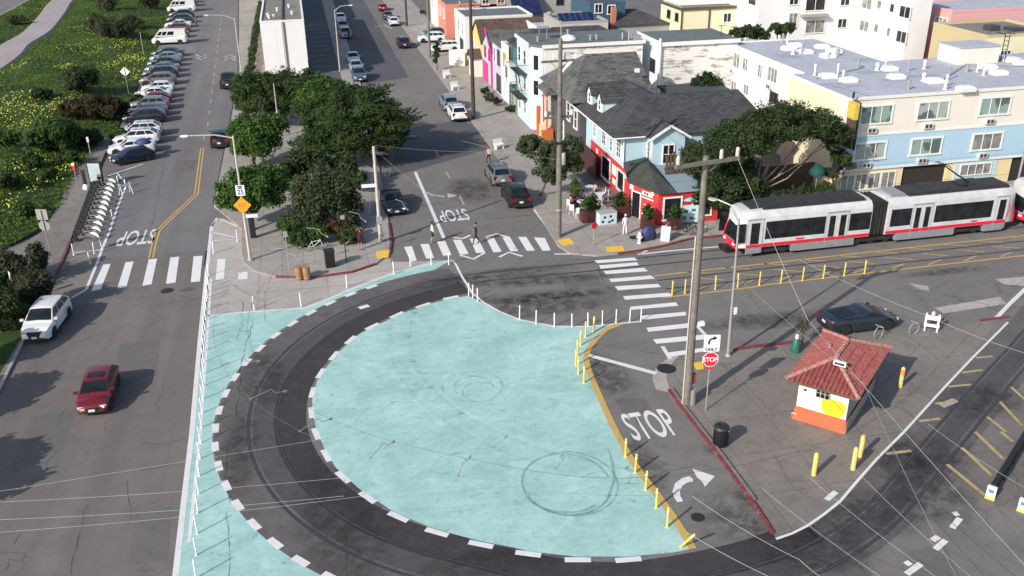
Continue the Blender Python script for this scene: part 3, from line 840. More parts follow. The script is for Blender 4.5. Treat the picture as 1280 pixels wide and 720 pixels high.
# utility cuts: rectangles of newer or older asphalt
mk = MB()
for q in ([(40,520),(95,512),(70,590),(8,600)],[(150,430),(200,424),(196,470),(140,478)],[(170,640),(215,634),(210,700),(160,708)],[(700,345),(745,342),(752,356),(706,360)],[(925,400),(1000,392),(1010,406),(932,414)],[(770,500),(806,497),(815,515),(778,519)],[(220,200),(245,200),(243,215),(216,216)],[(560,225),(600,222),(612,238),(570,242)],[(1130,690),(1180,680),(1200,720),(1140,725)]): mk.sheet(P(q), .0062)
struct(mk, 'utility_cut', M['asphalt_cut'])
# pale repair patches in the cross street
mk = MB()
for q in ([(1168,385),(1250,371),(1258,380),(1180,392)],[(1244,349),(1280,346),(1280,358),(1256,356)],[(1136,354),(1160,358),(1162,364),(1150,362)],[(1172,505),(1190,498),(1200,502),(1180,510)]): mk.sheet(P(q), .0118)
struct(mk, 'repair_patch', M['concrete_flush'])

# ------------------------------------------------------------------ dune
def interp_(tab, y):
    for (a, p), (b_, q) in zip(tab, tab[1:]):
        if y <= q: return a+(b_-a)*max(0, (y-p))/(q-p)
    return tab[-1][0]
def hsh(x, y): return math.sin(x*.31+1.3)*math.cos(y*.17+.4)+.5*math.sin(x*.83+y*.41)+.35*math.sin(y*.71-x*.23+2)
EDGE = [(66, -26), (69, -25.0), (73.5, -22.0), (81, -21.3), (91, -21.9), (97, -21.6), (103, -20.6), (110, -20.9), (150, -22.3), (212, -25.2), (262, -27.2), (340, -30)]
def xe(y):
    for (a, p), (b_, q) in zip(EDGE, EDGE[1:]):
        if y <= b_: return p+(q-p)*max(0, (y-a))/(b_-a)
    return EDGE[-1][1]
_PC = [(-43, 100), (-44.2, 118)]+[W(x, y, .25) for x, y in [(0, 76), (18, 58), (47, 40), (67, 17), (80, 0)]]+[(-50.5, 260)]
def dune_z(x, y):
    d = xe(y)-x
    pd = abs(x-interp_(_PC, y)); pf = min(1, max(.12, (pd-2.2)/4))
    s = min(1, max(0, d/7)); s = s*s*(3-2*s)
    e = min(1, max(0, (x+57)/10))
    return .1+s*(.75+.38*hsh(x, y))*pf*e*min(1, max(0.15, (y-66)/14))
gv, gf = [], []
ys = list(np.arange(66, 300, 2.0)); NX = 46
for y in ys:
    for i in range(NX):
        t = i/(NX-1); x = xe(y)+(-57-xe(y))*t
        gv.append((x, y, dune_z(x, y)))
for j in range(len(ys)-1):
    for i in range(NX-1):
        a = j*NX+i; gf.append((a+1, a, a+NX, a+NX+1))
struct(MB().add(gv, gf), 'dune', M['soil'])
struct(MB().sheet(P([(88, 302), (131, 312), (108, 362), (78, 378), (69, 348)]), .0085), 'paving', M['concrete_island'])
struct(MB().sheet([(-57, 30), (-57, 400), (-75, 400), (-75, 30)], .06), 'upper_road', M['asphalt_far'])
struct(MB().sheet([(-57.4, 30), (-57.4, 400), (-57.0, 400), (-57.0, 30)], .11), 'kerb', M['concrete'])
pc = catmull([(-43, 100), (-44.2, 118)]+[W(x, y, .25) for x, y in [(0, 76), (18, 58), (47, 40), (67, 17), (80, 0)]]+[(-50.5, 260)], 6)
pm = MB(); wd_ = 2.1
A, B = offset(pc, wd_), offset(pc, -wd_)
vs = []
for a, c, b_ in zip(A, pc, B):
    z = .52
    vs += [(*a, z), (*b_, z), (a[0]-.6, a[1], .1), (b_[0]+.6, b_[1], .1)]
pm.add(vs, [(4*i+1, 4*i+5, 4*i+4, 4*i) for i in range(len(pc)-1)]+[(4*i, 4*i+4, 4*i+6, 4*i+2) for i in range(len(pc)-1)]+[(4*i+3, 4*i+7, 4*i+5, 4*i+1) for i in range(len(pc)-1)])
struct(pm, 'path', M['bikepath'])
# ================================================================== BUILDINGS
def part(mb, name, mat, B, smooth=None, label=None):
    o = B
    off = Vector((0, 0, 0))
    while o is not None:
        off += o.location; o = o.parent
    mb.v = [(p[0]-off.x, p[1]-off.y, p[2]-off.z) for p in mb.v]
    return mb.build(name, mat, B, smooth, label)

M['win_white'] = plain('window_frame_white', (.76, .76, .74), .5, 0, .08)
M['win_dark'] = plain('window_frame_dark', (.05, .05, .055), .5)
M['roof_dark'] = shingle_mat('roof_shingle_charcoal', (.045, .046, .049))
M['roof_grey'] = shingle_mat('roof_shingle_grey', (.085, .085, .083), .3, .6)
M['roof_brown'] = shingle_mat('roof_shingle_brown', (.085, .05, .045), .25, .4)
M['roof_flat'] = ground_mat('roof_felt', (.125, .14, .145), (.07, .075, .08), .4, .2, 6)
M['roof_flat_d'] = ground_mat('roof_felt_dark', (.07, .075, .082), (.04, .042, .046), .4, .2, 6)
M['roof_gravel'] = ground_mat('roof_gravel', (.20, .185, .165), (.10, .095, .09), .5, .3, 8)
M['roof_blue'] = ground_mat('roof_membrane', (.40, .41, .46), (.22, .24, .30), .5, .22, 4)
M['stuc_white'] = stucco('stucco_white', (.74, .72, .67))
M['stuc_bldg'] = stucco('stucco_bright_white', (.74, .73, .72), .2)
M['stuc_cream'] = stucco('stucco_cream', (.76, .71, .63), .2)
M['stuc_yel'] = stucco('stucco_pale_yellow', (.74, .62, .36), .15)
M['stuc_tan'] = stucco('stucco_tan', (.50, .42, .24), .2)
M['stuc_blue'] = stucco('stucco_sky_blue', (.40, .57, .69), .2)
M['stuc_ltblue'] = stucco('stucco_ice_blue', (.50, .64, .68), .12)
M['clap_blue'] = stucco('clapboard_pale_blue', (.42, .58, .66), .12)
M['stuc_pink'] = stucco('stucco_pink', (.66, .36, .36), .12)
M['stuc_coral'] = stucco('stucco_coral', (.72, .25, .18), .12)
M['stuc_navy'] = stucco('siding_navy', (.035, .085, .14), .1)
M['stuc_teal'] = stucco('stucco_teal', (.05, .15, .18), .1)
M['stuc_lav'] = stucco('stucco_lavender', (.52, .45, .58), .12)
M['stuc_mag'] = stucco('stucco_magenta', (.60, .03, .26), .08)
M['stuc_mint'] = stucco('stucco_mint', (.32, .55, .50), .1)
M['stuc_gold'] = stucco('stucco_golden', (.72, .52, .16), .1)
M['stuc_red'] = stucco('painted_red_wall', (.52, .035, .035), .12)
M['stuc_dark'] = stucco('clapboard_charcoal', (.075, .07, .075), .15)
M['stuc_grey'] = stucco('stucco_grey', (.34, .33, .31), .2)
M['stuc_lemon'] = stucco('stucco_lemon', (.74, .70, .46), .12)
M['tan_paving'] = ground_mat('tan_paving', (.42, .35, .28), (.25, .21, .17), .4, .15, 8, seam=2.0)
M['stuc_side'] = stucco('stucco_pale_butter', (.76, .68, .47), .25)
M['porch'] = stucco('porch_roof_blue', (.23, .30, .36), .3)
M['peel'] = peel_mat('whitewashed_brick', (.80, .78, .74), (.26, .22, .19))
M['brick_pale'] = peel_mat('pale_grey_brick', (.52, .49, .46), (.34, .31, .28))
M['orange_wall'] = stucco('painted_orange_wall', (.55, .15, .04), .1)
M['step_red'] = plain('red_steps', (.28, .05, .05), .7)
M['brown_trim'] = plain('brown_trim', (.10, .07, .05), .6)
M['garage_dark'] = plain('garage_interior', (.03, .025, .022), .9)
M['garage_door'] = plain('garage_door', (.55, .56, .56), .6)
M['skylight'] = plain('skylight_dome', (.72, .73, .75), .2, 0, .05)
M['solar'] = glass_mat('solar_panel', (.015, .022, .07), .12)
M['ac'] = plain('ac_white', (.6, .6, .58), .5)
M['awning_green'] = shingle_mat('awning_shingle_green', (.045, .05, .042), .2, .3)

def bar(mb, c, d, n, du, dn, dz, mi=0):
    """box centred at c with extents along wall dir d, normal n and z"""
    mb.cbox(c, (du, dn, dz), math.atan2(d[1], d[0]), mi)

def window(B, c, d, w, h, fm='win_white', pm='glass', cols=1, rows=1, fr=.10, name='window', sill=True):
    n = (d[1], -d[0])
    m = MB()
    def at(u, v, k): return (c[0]+d[0]*u+n[0]*k, c[1]+d[1]*u+n[1]*k, c[2]+v)
    bar(m, at(0, h/2+fr/2, .03), d, n, w+2*fr, .10, fr); bar(m, at(0, -h/2-fr/2, .04 if sill else .03), d, n, w+2*fr+(.1 if sill else 0), .14 if sill else .10, fr)
    for s in (-1, 1): bar(m, at(s*(w/2+fr/2), 0, .03), d, n, fr, .10, h)
    for i in range(1, cols): bar(m, at(-w/2+w*i/cols, 0, .02), d, n, .06, .07, h)
    for j in range(1, rows): bar(m, at(0, -h/2+h*j/rows, .018), d, n, w, .065, .045)
    o = part(m, name, M[fm], B)
    g_ = MB(); bar(g_, at(0, 0, .004), d, n, w-.004, .03, h-.004)
    part(g_, 'pane', M[pm], o)
    return o

def win_y(B, Y, x0, y0, x1, y1, **k):
    a, b_ = FY(x0, y0, Y), FY(x1, y1, Y)
    return window(B, ((a[0]+b_[0])/2, Y, (a[1]+b_[1])/2), (1, 0), abs(b_[0]-a[0]), abs(a[1]-b_[1]), **k)
def win_x(B, X, x0, y0, x1, y1, **k):
    """west wall; the image rectangle runs far (left) to near (right)"""
    m0, m1 = FX((x0+x1)/2, y0, X), FX((x0+x1)/2, y1, X)
    a, b_ = FX(x0, (y0+y1)/2, X), FX(x1, (y0+y1)/2, X)
    return window(B, (X, (a[0]+b_[0])/2, (m0[1]+m1[1])/2), (0, -1), abs(b_[0]-a[0]), abs(m0[1]-m1[1]), **k)
def boxwall(B, x0, x1, y0, y1, z0, z1, mat, name='wall'):
    return part(MB().box(x0, x1, y0, y1, z0, z1), name, mat, B)
def flat_roof(B, x0, x1, y0, y1, z, mat, par=.35, pmat=None, t=.22):
    o = part(MB().box(x0+t, x1-t, y0+t, y1-t, z-.1, z+.02), 'roof', M[mat], B)
    m = MB()
    m.box(x0-.03, x1+.03, y0-.03, y0+t, z+.003, z+par); m.box(x0-.03, x1+.03, y1-t, y1+.03, z+.003, z+par)
    m.box(x0-.03, x0+t, y0+t+.003, y1-t-.003, z+.003, z+par); m.box(x1-t, x1+.03, y0+t+.003, y1-t-.003, z+.003, z+par)
    part(m, 'parapet', pmat or M['stuc_white'], o)
    return o
def hip(B, x0, x1, y0, y1, z, ridge, zr, mat, th=.14, name='roof'):
    """hip roof: eaves rectangle at z, ridge ((xa,ya),(xb,yb)) at zr"""
    (xa, ya), (xb, yb) = ridge
    v = [(x0, y0, z), (x1, y0, z), (x1, y1, z), (x0, y1, z), (xa, ya, zr), (xb, yb, zr)]
    m = MB()
    if abs(xb-xa) >= abs(yb-ya):
        m.add(v, [(0, 1, 5, 4), (1, 2, 5), (2, 3, 4, 5), (3, 0, 4), (3, 2, 1, 0)])
    else:   # ridge along y, a nearer
        m.add(v, [(0, 1, 4), (1, 2, 5, 4), (2, 3, 5), (3, 0, 4, 5), (3, 2, 1, 0)])
    return part(m, name, mat, B)
def gable(B, x0, x1, y0, y1, z, zr, axis, mat, wall=None, oh=.25, name='roof', th=.14):
    """gable roof with overhang; axis 'x' ridge runs along x"""
    m = MB()
    if axis == 'x':
        ym = (y0+y1)/2; k = (zr-z)/((y1-y0)/2)
        for s, ye in ((-1, y0-oh), (1, y1+oh)):
            ze = z-k*oh
            v = [(x0-oh, ye, ze), (x1+oh, ye, ze), (x1+oh, ym, zr), (x0-oh, ym, zr)]
            v += [(p[0], p[1], p[2]+th) for p in v]
            f = [(0, 1, 2, 3), (7, 6, 5, 4), (0, 4, 5, 1), (2, 6, 7, 3), (1, 5, 6, 2), (3, 7, 4, 0)]
            m.add(v, f if s > 0 else [q[::-1] for q in f])
        if wall:
            w_ = MB()
            for xx in ((x0, x1)):
                w_.prism([(y0, z), (y1, z), (ym, zr)], 0, .12)
                w_.v[-6:] = [(xx+(p[2] if xx == x0 else -p[2]), p[0], p[1]) for p in w_.v[-6:]]
            part(w_, 'gable_wall', wall, B)
    else:
        xm = (x0+x1)/2; k = (zr-z)/((x1-x0)/2)
        for s, xe_ in ((-1, x0-oh), (1, x1+oh)):
            ze = z-k*oh
            v = [(xe_, y0-oh, ze), (xe_, y1+oh, ze), (xm, y1+oh, zr), (xm, y0-oh, zr)]
            v += [(p[0], p[1], p[2]+th) for p in v]
            f = [(0, 1, 2, 3), (7, 6, 5, 4), (0, 4, 5, 1), (2, 6, 7, 3), (1, 5, 6, 2), (3, 7, 4, 0)]
            m.add(v, f if s < 0 else [q[::-1] for q in f])
        if wall:
            w_ = MB()
            for yy in (y0, y1):
                w_.prism([(x0, z), (x1, z), (xm, zr)], 0, .12)
                w_.v[-6:] = [(p[0], yy+(p[2] if yy == y0 else -p[2]), p[1]) for p in w_.v[-6:]]
            part(w_, 'gable_wall', wall, B)
    o = part(m, name, mat, B)
    return o

# ------------------------------------------------------------------ motel
YM = 66.0
mo = thing('motel', 'long motel with sky blue middle storey and cream top storey behind the tram', 'motel', (44, YM, 0))
X0 = 42.5
xa0 = 80.0
part(MB().box(X0+.02, xa0, YM+.25, 75.6, .05, 2.42), 'ground_storey', M['stuc_yel'], mo)
# piers and fascia of the open garages
garages = [(1127, 210, 1182, 236), (1263, 200, 1300, 236)]
gx = [(FY(1127, 222, YM)[0], FY(1182, 215, YM)[0]), (FY(1261, 218, YM)[0], 64.5), (67, 71), (73, 77)]
cur = X0
for a, b_ in gx:
    part(MB().box(cur, a, YM, YM+.25, .05, 2.42), 'ground_front', M['stuc_yel'], mo); cur = b_
part(MB().box(cur, xa0, YM, YM+.25, .05, 2.42), 'ground_front', M['stuc_yel'], mo)
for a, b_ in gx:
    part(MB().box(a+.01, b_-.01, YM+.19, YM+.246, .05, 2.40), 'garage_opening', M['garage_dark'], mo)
part(MB().box(X0-.05, xa0, YM-.12, 75.6, 2.42, 5.30), 'middle_storey', M['stuc_blue'], mo)
part(MB().box(X0-.08, xa0, YM-.16, YM+.1, 2.30, 2.47), 'ledge', M['stuc_bldg'], mo)
part(MB().box(X0-.05, xa0, YM-.12, 75.6, 5.30, 8.35), 'top_storey', M['stuc_cream'], mo)
part(MB().box(X0-.055, X0+.2, YM+1.2, 75.62, .05, 8.352), 'side_wall', M['stuc_side'], mo)
part(MB().box(X0-.08, xa0, YM-.17, YM-.10, 5.22, 5.40), 'band', M['stuc_bldg'], mo)
part(MB().box(43.9, 53.6, 75.6, 91.5, .05, 8.35), 'rear_wing', M['stuc_bldg'], mo)
part(MB().box(53.6, xa0, 75.6, 78.6, .05, 8.35), 'rear_wall', M['stuc_bldg'], mo)
rf = MB().box(X0-.1, xa0, YM-.2, 75.6, 8.352, 8.47)
rf.box(43.85, 53.65, 75.6, 91.55, 8.352, 8.47); rf.box(53.65, xa0, 75.6, 78.65, 8.352, 8.47)
rfo = part(rf, 'roof', M['roof_blue'], mo)
edge = MB(); edge.box(X0-.12, xa0, YM-.22, YM-.12, 8.3, 8.56); edge.box(X0-.12, X0-.02, YM-.12, 75.6, 8.3, 8.56); edge.box(43.8, 43.9, 75.6, 91.6, 8.3, 8.56); edge.box(43.9, 53.6, 91.5, 91.6, 8.3, 8.6)
part(edge, 'roof_edge', M['stuc_bldg'], rfo)
def ac_unit(c, d=(1, 0)):
    n = (d[1], -d[0]); m = MB()
    bar(m, (c[0]+n[0]*.12, c[1]+n[1]*.12, c[2]), d, n, .8, .3, .42)
    o = part(m, 'air_conditioner', M['ac'], mo)
    g_ = MB()
    for k in (-.2, .16): bar(g_, (c[0]+d[0]*k+n[0]*.27, c[1]+d[1]*k+n[1]*.27, c[2]), d, n, .26, .02, .3)
    part(g_, 'grille', M['win_dark'], o)
YW = YM-.12
for i, (px, py) in enumerate(((1095, 144), (1166, 139.5), (1243, 135), (1324, 130))):
    x, z = FY(px, py, YW); z = 7.0
    window(mo, (x, YW, z), (1, 0), 2.75, 1.35, pm=('curtain', 'curtain2', 'curtain', 'curtain2')[i], cols=3, fr=.14)
    ac_unit((x-.3, YW, 5.75))
    window(mo, (x-.05, YW, 3.95), (1, 0), 2.75, 1.30, pm=('curtain2', 'curtain', 'curtain_grey', 'curtain')[i], cols=3, fr=.14)
    ac_unit((x-.3, YW, 2.78) if i != 9 else (x, YW, 2.8))
for a, b_, pm in (((1050, 228), (1066, 244), 'curtain'), ((1068, 226), (1081, 243), 'curtain_grey'), ((1084, 225), (1098, 241), 'curtain_grey'), ((1100, 223), (1116, 237), 'curtain_grey')):
    x0, x1 = FY(a[0], 235, YM)[0], FY(b_[0], 232, YM)[0]
    window(mo, ((x0+x1)/2, YM, 1.25), (1, 0), x1-x0, 1.3, pm=pm, cols=2, fr=.09)
x0, x1 = FY(1190, 225, YM)[0], FY(1243, 218, YM)[0]
part(MB().box(x0, x1, YM-.05, YM+.01, .06, 2.2), 'garage_door', M['stuc_ltblue'], mo)
window(mo, ((x0+x1)/2, YM-.05, 1.5), (1, 0), x1-x0-1.2, .9, pm='curtain_grey', cols=4, fr=.06)
for q, cc in (((914, 66, 925, 84), 3), ((929, 73, 935, 88), 2), ((948, 81, 953, 97), 2), ((960, 85, 972, 102), 3), ((911, 101, 921, 112), 3), ((930, 106, 936, 118), 2)):
    win_x(mo, 43.9, *q, cols=cc, pm='curtain_grey', fr=.1, fm='win_white')
for px, py in ((916, 88.5), (963, 108)):
    y, z = FX(px, py, 43.9); ac_unit((43.9, y, z), (0, -1))
win_x(mo, 43.9, 963, 116, 972, 128, cols=2, pm='glass', fm='brown_trim')
# rooftop skylights, vents and patches
zr = 8.47
sk_px = [(986, 58), (1007, 62), (1028, 56), (1043, 61), (1035, 67), (1035, 92), (1061, 97), (1112, 83), (1121, 93), (1168, 98), (1208, 108), (1236, 81), (1249, 88), (994, 54), (1265, 72), (1278, 76)]
for px, py in sk_px:
    x, y = W(px, py, zr+.35)
    if (x > 53.2 and y > 78.0) or y > 91 or x > 79: continue
    sko = part(MB().box(x-.65, x+.65, y-.5, y+.5, zr-.02, zr+.3), 'skylight', M['stuc_bldg'], mo)
    part(MB().add([(x-.6, y-.45, zr+.302), (x+.6, y-.45, zr+.302), (x+.6, y+.45, zr+.302), (x-.6, y+.45, zr+.302), (x-.4, y-.3, zr+.42), (x+.4, y-.3, zr+.42), (x+.4, y+.3, zr+.42), (x-.4, y+.3, zr+.42)],
         [(0,1,5,4),(1,2,6,5),(2,3,7,6),(3,0,4,7),(4,5,6,7)]), 'dome', M['skylight'], sko)
vent_px = [(978, 54), (984, 54), (991, 68), (1002, 68), (1018, 94), (1034, 73), (1047, 70), (1046, 98), (1053, 102), (1072, 85), (1096, 88), (1106, 86), (1135, 89), (1155, 86), (1154, 101), (1185, 100), (1182, 108), (1181, 112), (1208, 90), (1221, 90), (1229, 94), (1135, 112), (1240, 60)]
for i, (px, py) in enumerate(vent_px):
    x, y = W(px, py, zr)
    if (x > 53.2 and y > 78.2) or y > 91 or x > 79: continue
    h = (.8, .6, .5, 1.1)[i % 4]; r_ = (.09, .11, .14, .07)[i % 4]
    m = MB().lathe([(r_*1.8, zr), (r_, zr+.08), (r_, zr+h)], 8, (x, y, 0)); m.lathe([(r_*1.4, zr+h), (r_*1.4, zr+h+.1), (.03, zr+h+.22)], 8, (x, y, 0))
    part(m, 'roof_vent', M['stuc_bldg'] if i % 3 else M['galv'], mo)
rp = MB()
for px, py, w_, h_ in ((985, 70, 2, 2), (1000, 62, 4, 1.5), (1090, 90, 3, 1), (1120, 100, 2.5, 1.2), (1150, 95, 3.5, 1), (1040, 105, 2.4, .8), (1080, 75, 2, 1.4), (1060, 108, 3, .5)):
    x, y = W(px, py, zr); 
    if x > 53 and y > 77: continue
    rp.sheet([(x-w_/2, y-h_/2), (x+w_/2, y-h_/2), (x+w_/2, y+h_/2), (x-w_/2, y+h_/2)], zr+.006)
part(rp, 'roof_patch', plain('roof_patch', (.30, .33, .40), .8), mo)
pm_ = MB(); pm_.tube([W(1040, 105, zr+.1)+(zr+.1,), W(1085, 119, zr+.1)+(zr+.1,)], .06); pm_.tube([W(1020, 98, zr+.1)+(zr+.1,), W(1080, 84, zr+.1)+(zr+.1,)], .05); pm_.tube([(54, 70, zr+.1), (60, 75, zr+.1), (66, 72, zr+.1)], .05)
part(pm_, 'roof_pipe', M['galv'], mo)
ph = MB().box(59.2, 63.5, 75.2, 78.2, 8.472, 10.0)
pho = part(ph, 'roof_house', M['stuc_cream'], mo); part(MB().box(59.1, 63.6, 75.1, 78.3, 10.002, 10.08), 'roof_house_cover', M['roof_blue'], mo)
ld = MB()
for xx in (63.9, 64.4): ld.tube([(xx, 75.4, 8.5), (xx, 75.4, 11.0)], .04, 5)
for k in range(6): ld.tube([(63.9, 75.4, 8.8+k*.4), (64.4, 75.4, 8.8+k*.4)], .03, 4)
for xx in (63.9, 64.9): ld.tube([(xx, 75.4, 11), (xx, 76.6, 11)], .04, 5)
part(ld, 'ladder', M['black_metal'], mo)
# the blade sign on the corner
bx, bz = FY(1068, 180, YM-.6)
bs = thing('blade_sign', 'tall yellow and black blade sign on the motel corner beside the tree', 'sign', (42.55, YM-.45, 0))
part(MB().box(42.40, 42.75, YM-1.3, YM-.2, 7.0, 8.35), 'sign_box', plain('sign_box_yellow', (.60, .46, .08), .5, 0, .2), bs)
part(MB().box(42.44, 42.70, YM-1.25, YM-.25, 4.6, 7.0), 'sign_lower', M['brown_trim'], bs)
part(MB().box(42.752, 42.85, YM-1.33, YM-.18, 4.5, 8.4), 'sign_edge', M['sign_black'], bs)
part(MB().tube([(42.5, YM-.6, 8.6), (42.5, YM-.6, 9.1)], .09), 'sign_lamp', M['black_metal'], bs)

# ------------------------------------------------------------------ corner cafe
cf = thing('corner_cafe', 'pale blue corner cafe with red ground floor and charcoal hipped roof', 'cafe', (28, 70, 0))
gf_ = [(25.05, 79.2), (25.05, 68.6), (24.3, 66.3), (25.6, 63.25), (30.6, 63.25), (30.6, 69.6), (37.4, 69.6), (37.4, 79.2)]
part(MB().prism(gf_, .05, 2.85), 'ground_wall', M['stuc_red'], cf)
up_ = [(25.0, 79.2), (25.0, 69.9), (26.9, 69.9), (26.9, 68.5), (29.7, 68.5), (29.7, 69.9), (37.4, 69.9), (37.4, 79.2)]
part(MB().prism(up_, 2.852, 5.55), 'upper_wall', M['clap_blue'], cf)
ro = hip(cf, 23.85, 38.0, 69.45, 79.4, 5.552, ((28.2, 74.4), (36.9, 74.4)), 7.75, M['roof_dark'])
hip(cf, 23.86, 33.0, 72.4, 82.4, 5.56, ((28.4, 76.6), (28.4, 80.4)), 7.95, M['roof_dark'])
part(MB().box(25.0, 32.6, 79.22, 80.6, .05, 5.55), 'rear_wall', M['clap_blue'], cf)
gb = MB()   # small front gable over the bay
v = [(26.55, 68.2, 5.5), (30.05, 68.2, 5.5), (28.3, 68.2, 6.55), (26.55, 71.5, 5.5), (30.05, 71.5, 5.5), (28.3, 73.0, 6.55)]
gb.add([(p[0], p[1], p[2]+.1) for p in v], [(3, 5, 2, 0), (2, 5, 4, 1)])
part(gb, 'gable_roof', M['roof_dark'], cf)
w_ = MB().prism([(26.9, 5.55), (29.7, 5.55), (28.3, 6.42)], 0, .12); w_.v = [(p[0], 68.5+p[2], p[1]) for p in w_.v]
part(w_, 'gable_wall', M['clap_blue'], cf)
tr = MB()
for a, b_ in (((26.5, 5.5), (28.3, 6.6)), ((28.3, 6.6), (30.1, 5.5))):
    dx, dz = b_[0]-a[0], b_[1]-a[1]
    tr.cbox(((a[0]+b_[0])/2, 68.16, (a[1]+b_[1])/2+.02), (math.hypot(dx, dz), .08, .2), 0, 0, -math.atan2(dz, dx))
part(tr, 'bargeboard', M['win_white'], cf)
gt = MB(); gt.tube([(23.82, 69.42, 5.52), (23.82, 82.4, 5.52)], .06, 6); gt.tube([(23.82, 69.42, 5.52), (26.6, 69.42, 5.52)], .06, 6); gt.tube([(24.92, 69.82, 5.5), (24.92, 69.82, 2.9)], .06, 6)
part(gt, 'gutter', M['win_white'], cf); 
for yy in (79.4, 76.4):
    dm = MB(); dm.box(24.9, 25.0, yy-.75, yy+.75, 5.9, 7.1); 
    dm.add([(24.9, yy-.75, 7.1), (24.9, yy+.75, 7.1), (24.9, yy, 7.95), (25.0, yy-.75, 7.1), (25.0, yy+.75, 7.1), (25.0, yy, 7.95)], [(0, 1, 2)[::-1], (3, 4, 5), (2, 5, 3, 0), (1, 4, 5, 2)])
    dm.box(25.0, 28.2, yy-.72, yy+.72, 5.9, 7.1)
    dmo = part(dm, 'dormer', M['stuc_ltblue'], cf)
    gable(cf, 24.85, 28.3, yy-.75, yy+.75, 7.08, 7.9, 'x', M['roof_dark'], None, .12, 'dormer_roof', .07)
    window(dmo, (24.9, yy, 6.65), (0, -1), .55, .85, cols=1, rows=2, fr=.12)
for yy, w_ in ((77.9, .7), (75.2, 1.0), (73.2, .55), (71.2, 1.0)):
    window(cf, (25.0, yy, 4.25), (0, -1), w_, 1.65, cols=2 if w_ > .6 else 1, rows=4, fr=.13)
window(cf, (26.9, 69.2, 4.3), (0, -1), .55, 1.5, cols=2, rows=4, fr=.1); window(cf, (28.3, 68.5, 4.2), (1, 0), .9, 1.5, rows=2, cols=2)
part(MB().box(24.35, 24.43, 75.4, 80.2, .12, 2.3), 'terrace_shadow_boards', plain('maroon_shadow_boards', (.06, .02, .022), .8, 0, .3), cf)  # added dark maroon boards stand in for the shadowed wall by the terrace
# awning roofs over the corner entrance
aw = MB()
aw.add([(24.05, 66.2, 2.86), (25.45, 63.0, 2.80), (27.0, 62.9, 2.80), (27.0, 69.85, 3.7), (24.9, 69.85, 3.35), (26.1, 66.9, 3.85)], [(0, 1, 5), (1, 2, 5), (2, 3, 5), (3, 4, 5), (4, 0, 5), (4, 3, 2, 1, 0)])
part(aw, 'awning', M['awning_green'], cf)
part(MB().add([(27.02, 63.0, 2.88), (30.75, 63.0, 2.88), (30.75, 69.9, 3.5), (27.02, 69.9, 3.5), (27.02, 63.0, 2.80), (30.75, 63.0, 2.80), (30.75, 69.9, 2.86), (27.02, 69.9, 2.86)], [(0,1,2,3),(4,5,1,0),(5,6,2,1),(7,4,0,3),(7,6,5,4)]), 'porch_roof', M['porch'], cf)
# chamfered entrance: door, sign plate and mural shapes
cd = Vector((25.6-24.3, 63.25-66.3)).normalized(); cd = (cd.x, cd.y)
def cham(u, z): return (24.3+cd[0]*u, 66.3+cd[1]*u, z)
window(cf, cham(.85, 1.15), cd, .9, 2.1, name='door', cols=1, fr=.09, sill=False)
nrm = (cd[1], -cd[0])
sg = MB(); c_ = cham(.25, 2.45); bar(sg, (c_[0]+nrm[0]*.03, c_[1]+nrm[1]*.03, 2.5), cd, nrm, .42, .05, .35); part(sg, 'sign_plate', M['sign_white'], cf)
mu = MB()
for u, z, du, dz in ((2.05, 2.38, 1.15, .34), (2.1, 2.02, 1.3, .09), (2.6, 2.58, .3, .3), (2.2, 1.45, 1.0, .06), (2.25, 1.2, 1.1, .06), (2.2, .95, .9, .06), (1.75, .62, .5, .14)):
    c_ = cham(u, z); bar(mu, (c_[0]+nrm[0]*.012, c_[1]+nrm[1]*.012, z), cd, nrm, du, .03, dz)
part(mu, 'mural', M['sign_white'], cf)
mu = MB()
for u in (1.8, 2.08): c_ = cham(u, 2.38); bar(mu, (c_[0]+nrm[0]*.03, c_[1]+nrm[1]*.03, 2.38), cd, nrm, .2, .02, .2)
part(mu, 'mural_detail', M['sign_black'], cf)
window(cf, (26.75, 63.25, 1.45), (1, 0), 1.35, 1.7, cols=1, fr=.12); window(cf, (29.2, 63.25, 1.45), (1, 0), 1.5, 1.5, cols=2, fr=.1)
window(cf, (25.05, 74.6, 1.4), (0, -1), 2.2, 1.9, cols=1, fr=.12); window(cf, (25.05, 70.6, 1.5), (0, -1), 1.6, 1.6, cols=1, fr=.12)
mu = MB()
for yy, z, dy, dz in ((72.4, 1.9, 1.1, .9), (72.3, .9, .8, .5), (69.3, 2.3, .5, .35), (77.3, 2.2, .5, .4)): mu.cbox((25.04, yy, z), (.03, dy, dz))
part(mu, 'wall_poster', M['sign_white'], cf)
part(MB().box(30.6, 33.2, 66.5, 66.6, .05, 1.9), 'side_fence', M['brown_trim'], cf)
tw = MB()
for k in range(7): tw.box(27.3+k*.30, 27.46+k*.30, 66.3, 66.5, 3.0, 5.0+random.uniform(-.3, .5))
tw.box(27.25, 29.3, 66.52, 66.6, 3.5, 3.7); tw.box(27.25, 29.3, 66.52, 66.6, 4.5, 4.65)
part(tw, 'roof_screen', M['brown_trim'], cf)

sh_ = thing('garden_house', 'low slate blue house wall in the shade of the umbrella tree', 'house', (38, 68, 0))
part(MB().box(32.4, 36.2, 67.4, 69.5, .05, 3.4), 'wall', plain('slate_boards', (.07, .085, .11), .8), sh_); part(MB().box(36.4, 42.2, 69.2, 69.4, .05, 2.2), 'fence', M['brown_trim'], sh_); window(sh_, (34.4, 67.4, 2.2), (1, 0), 1.2, 1.1, cols=2)

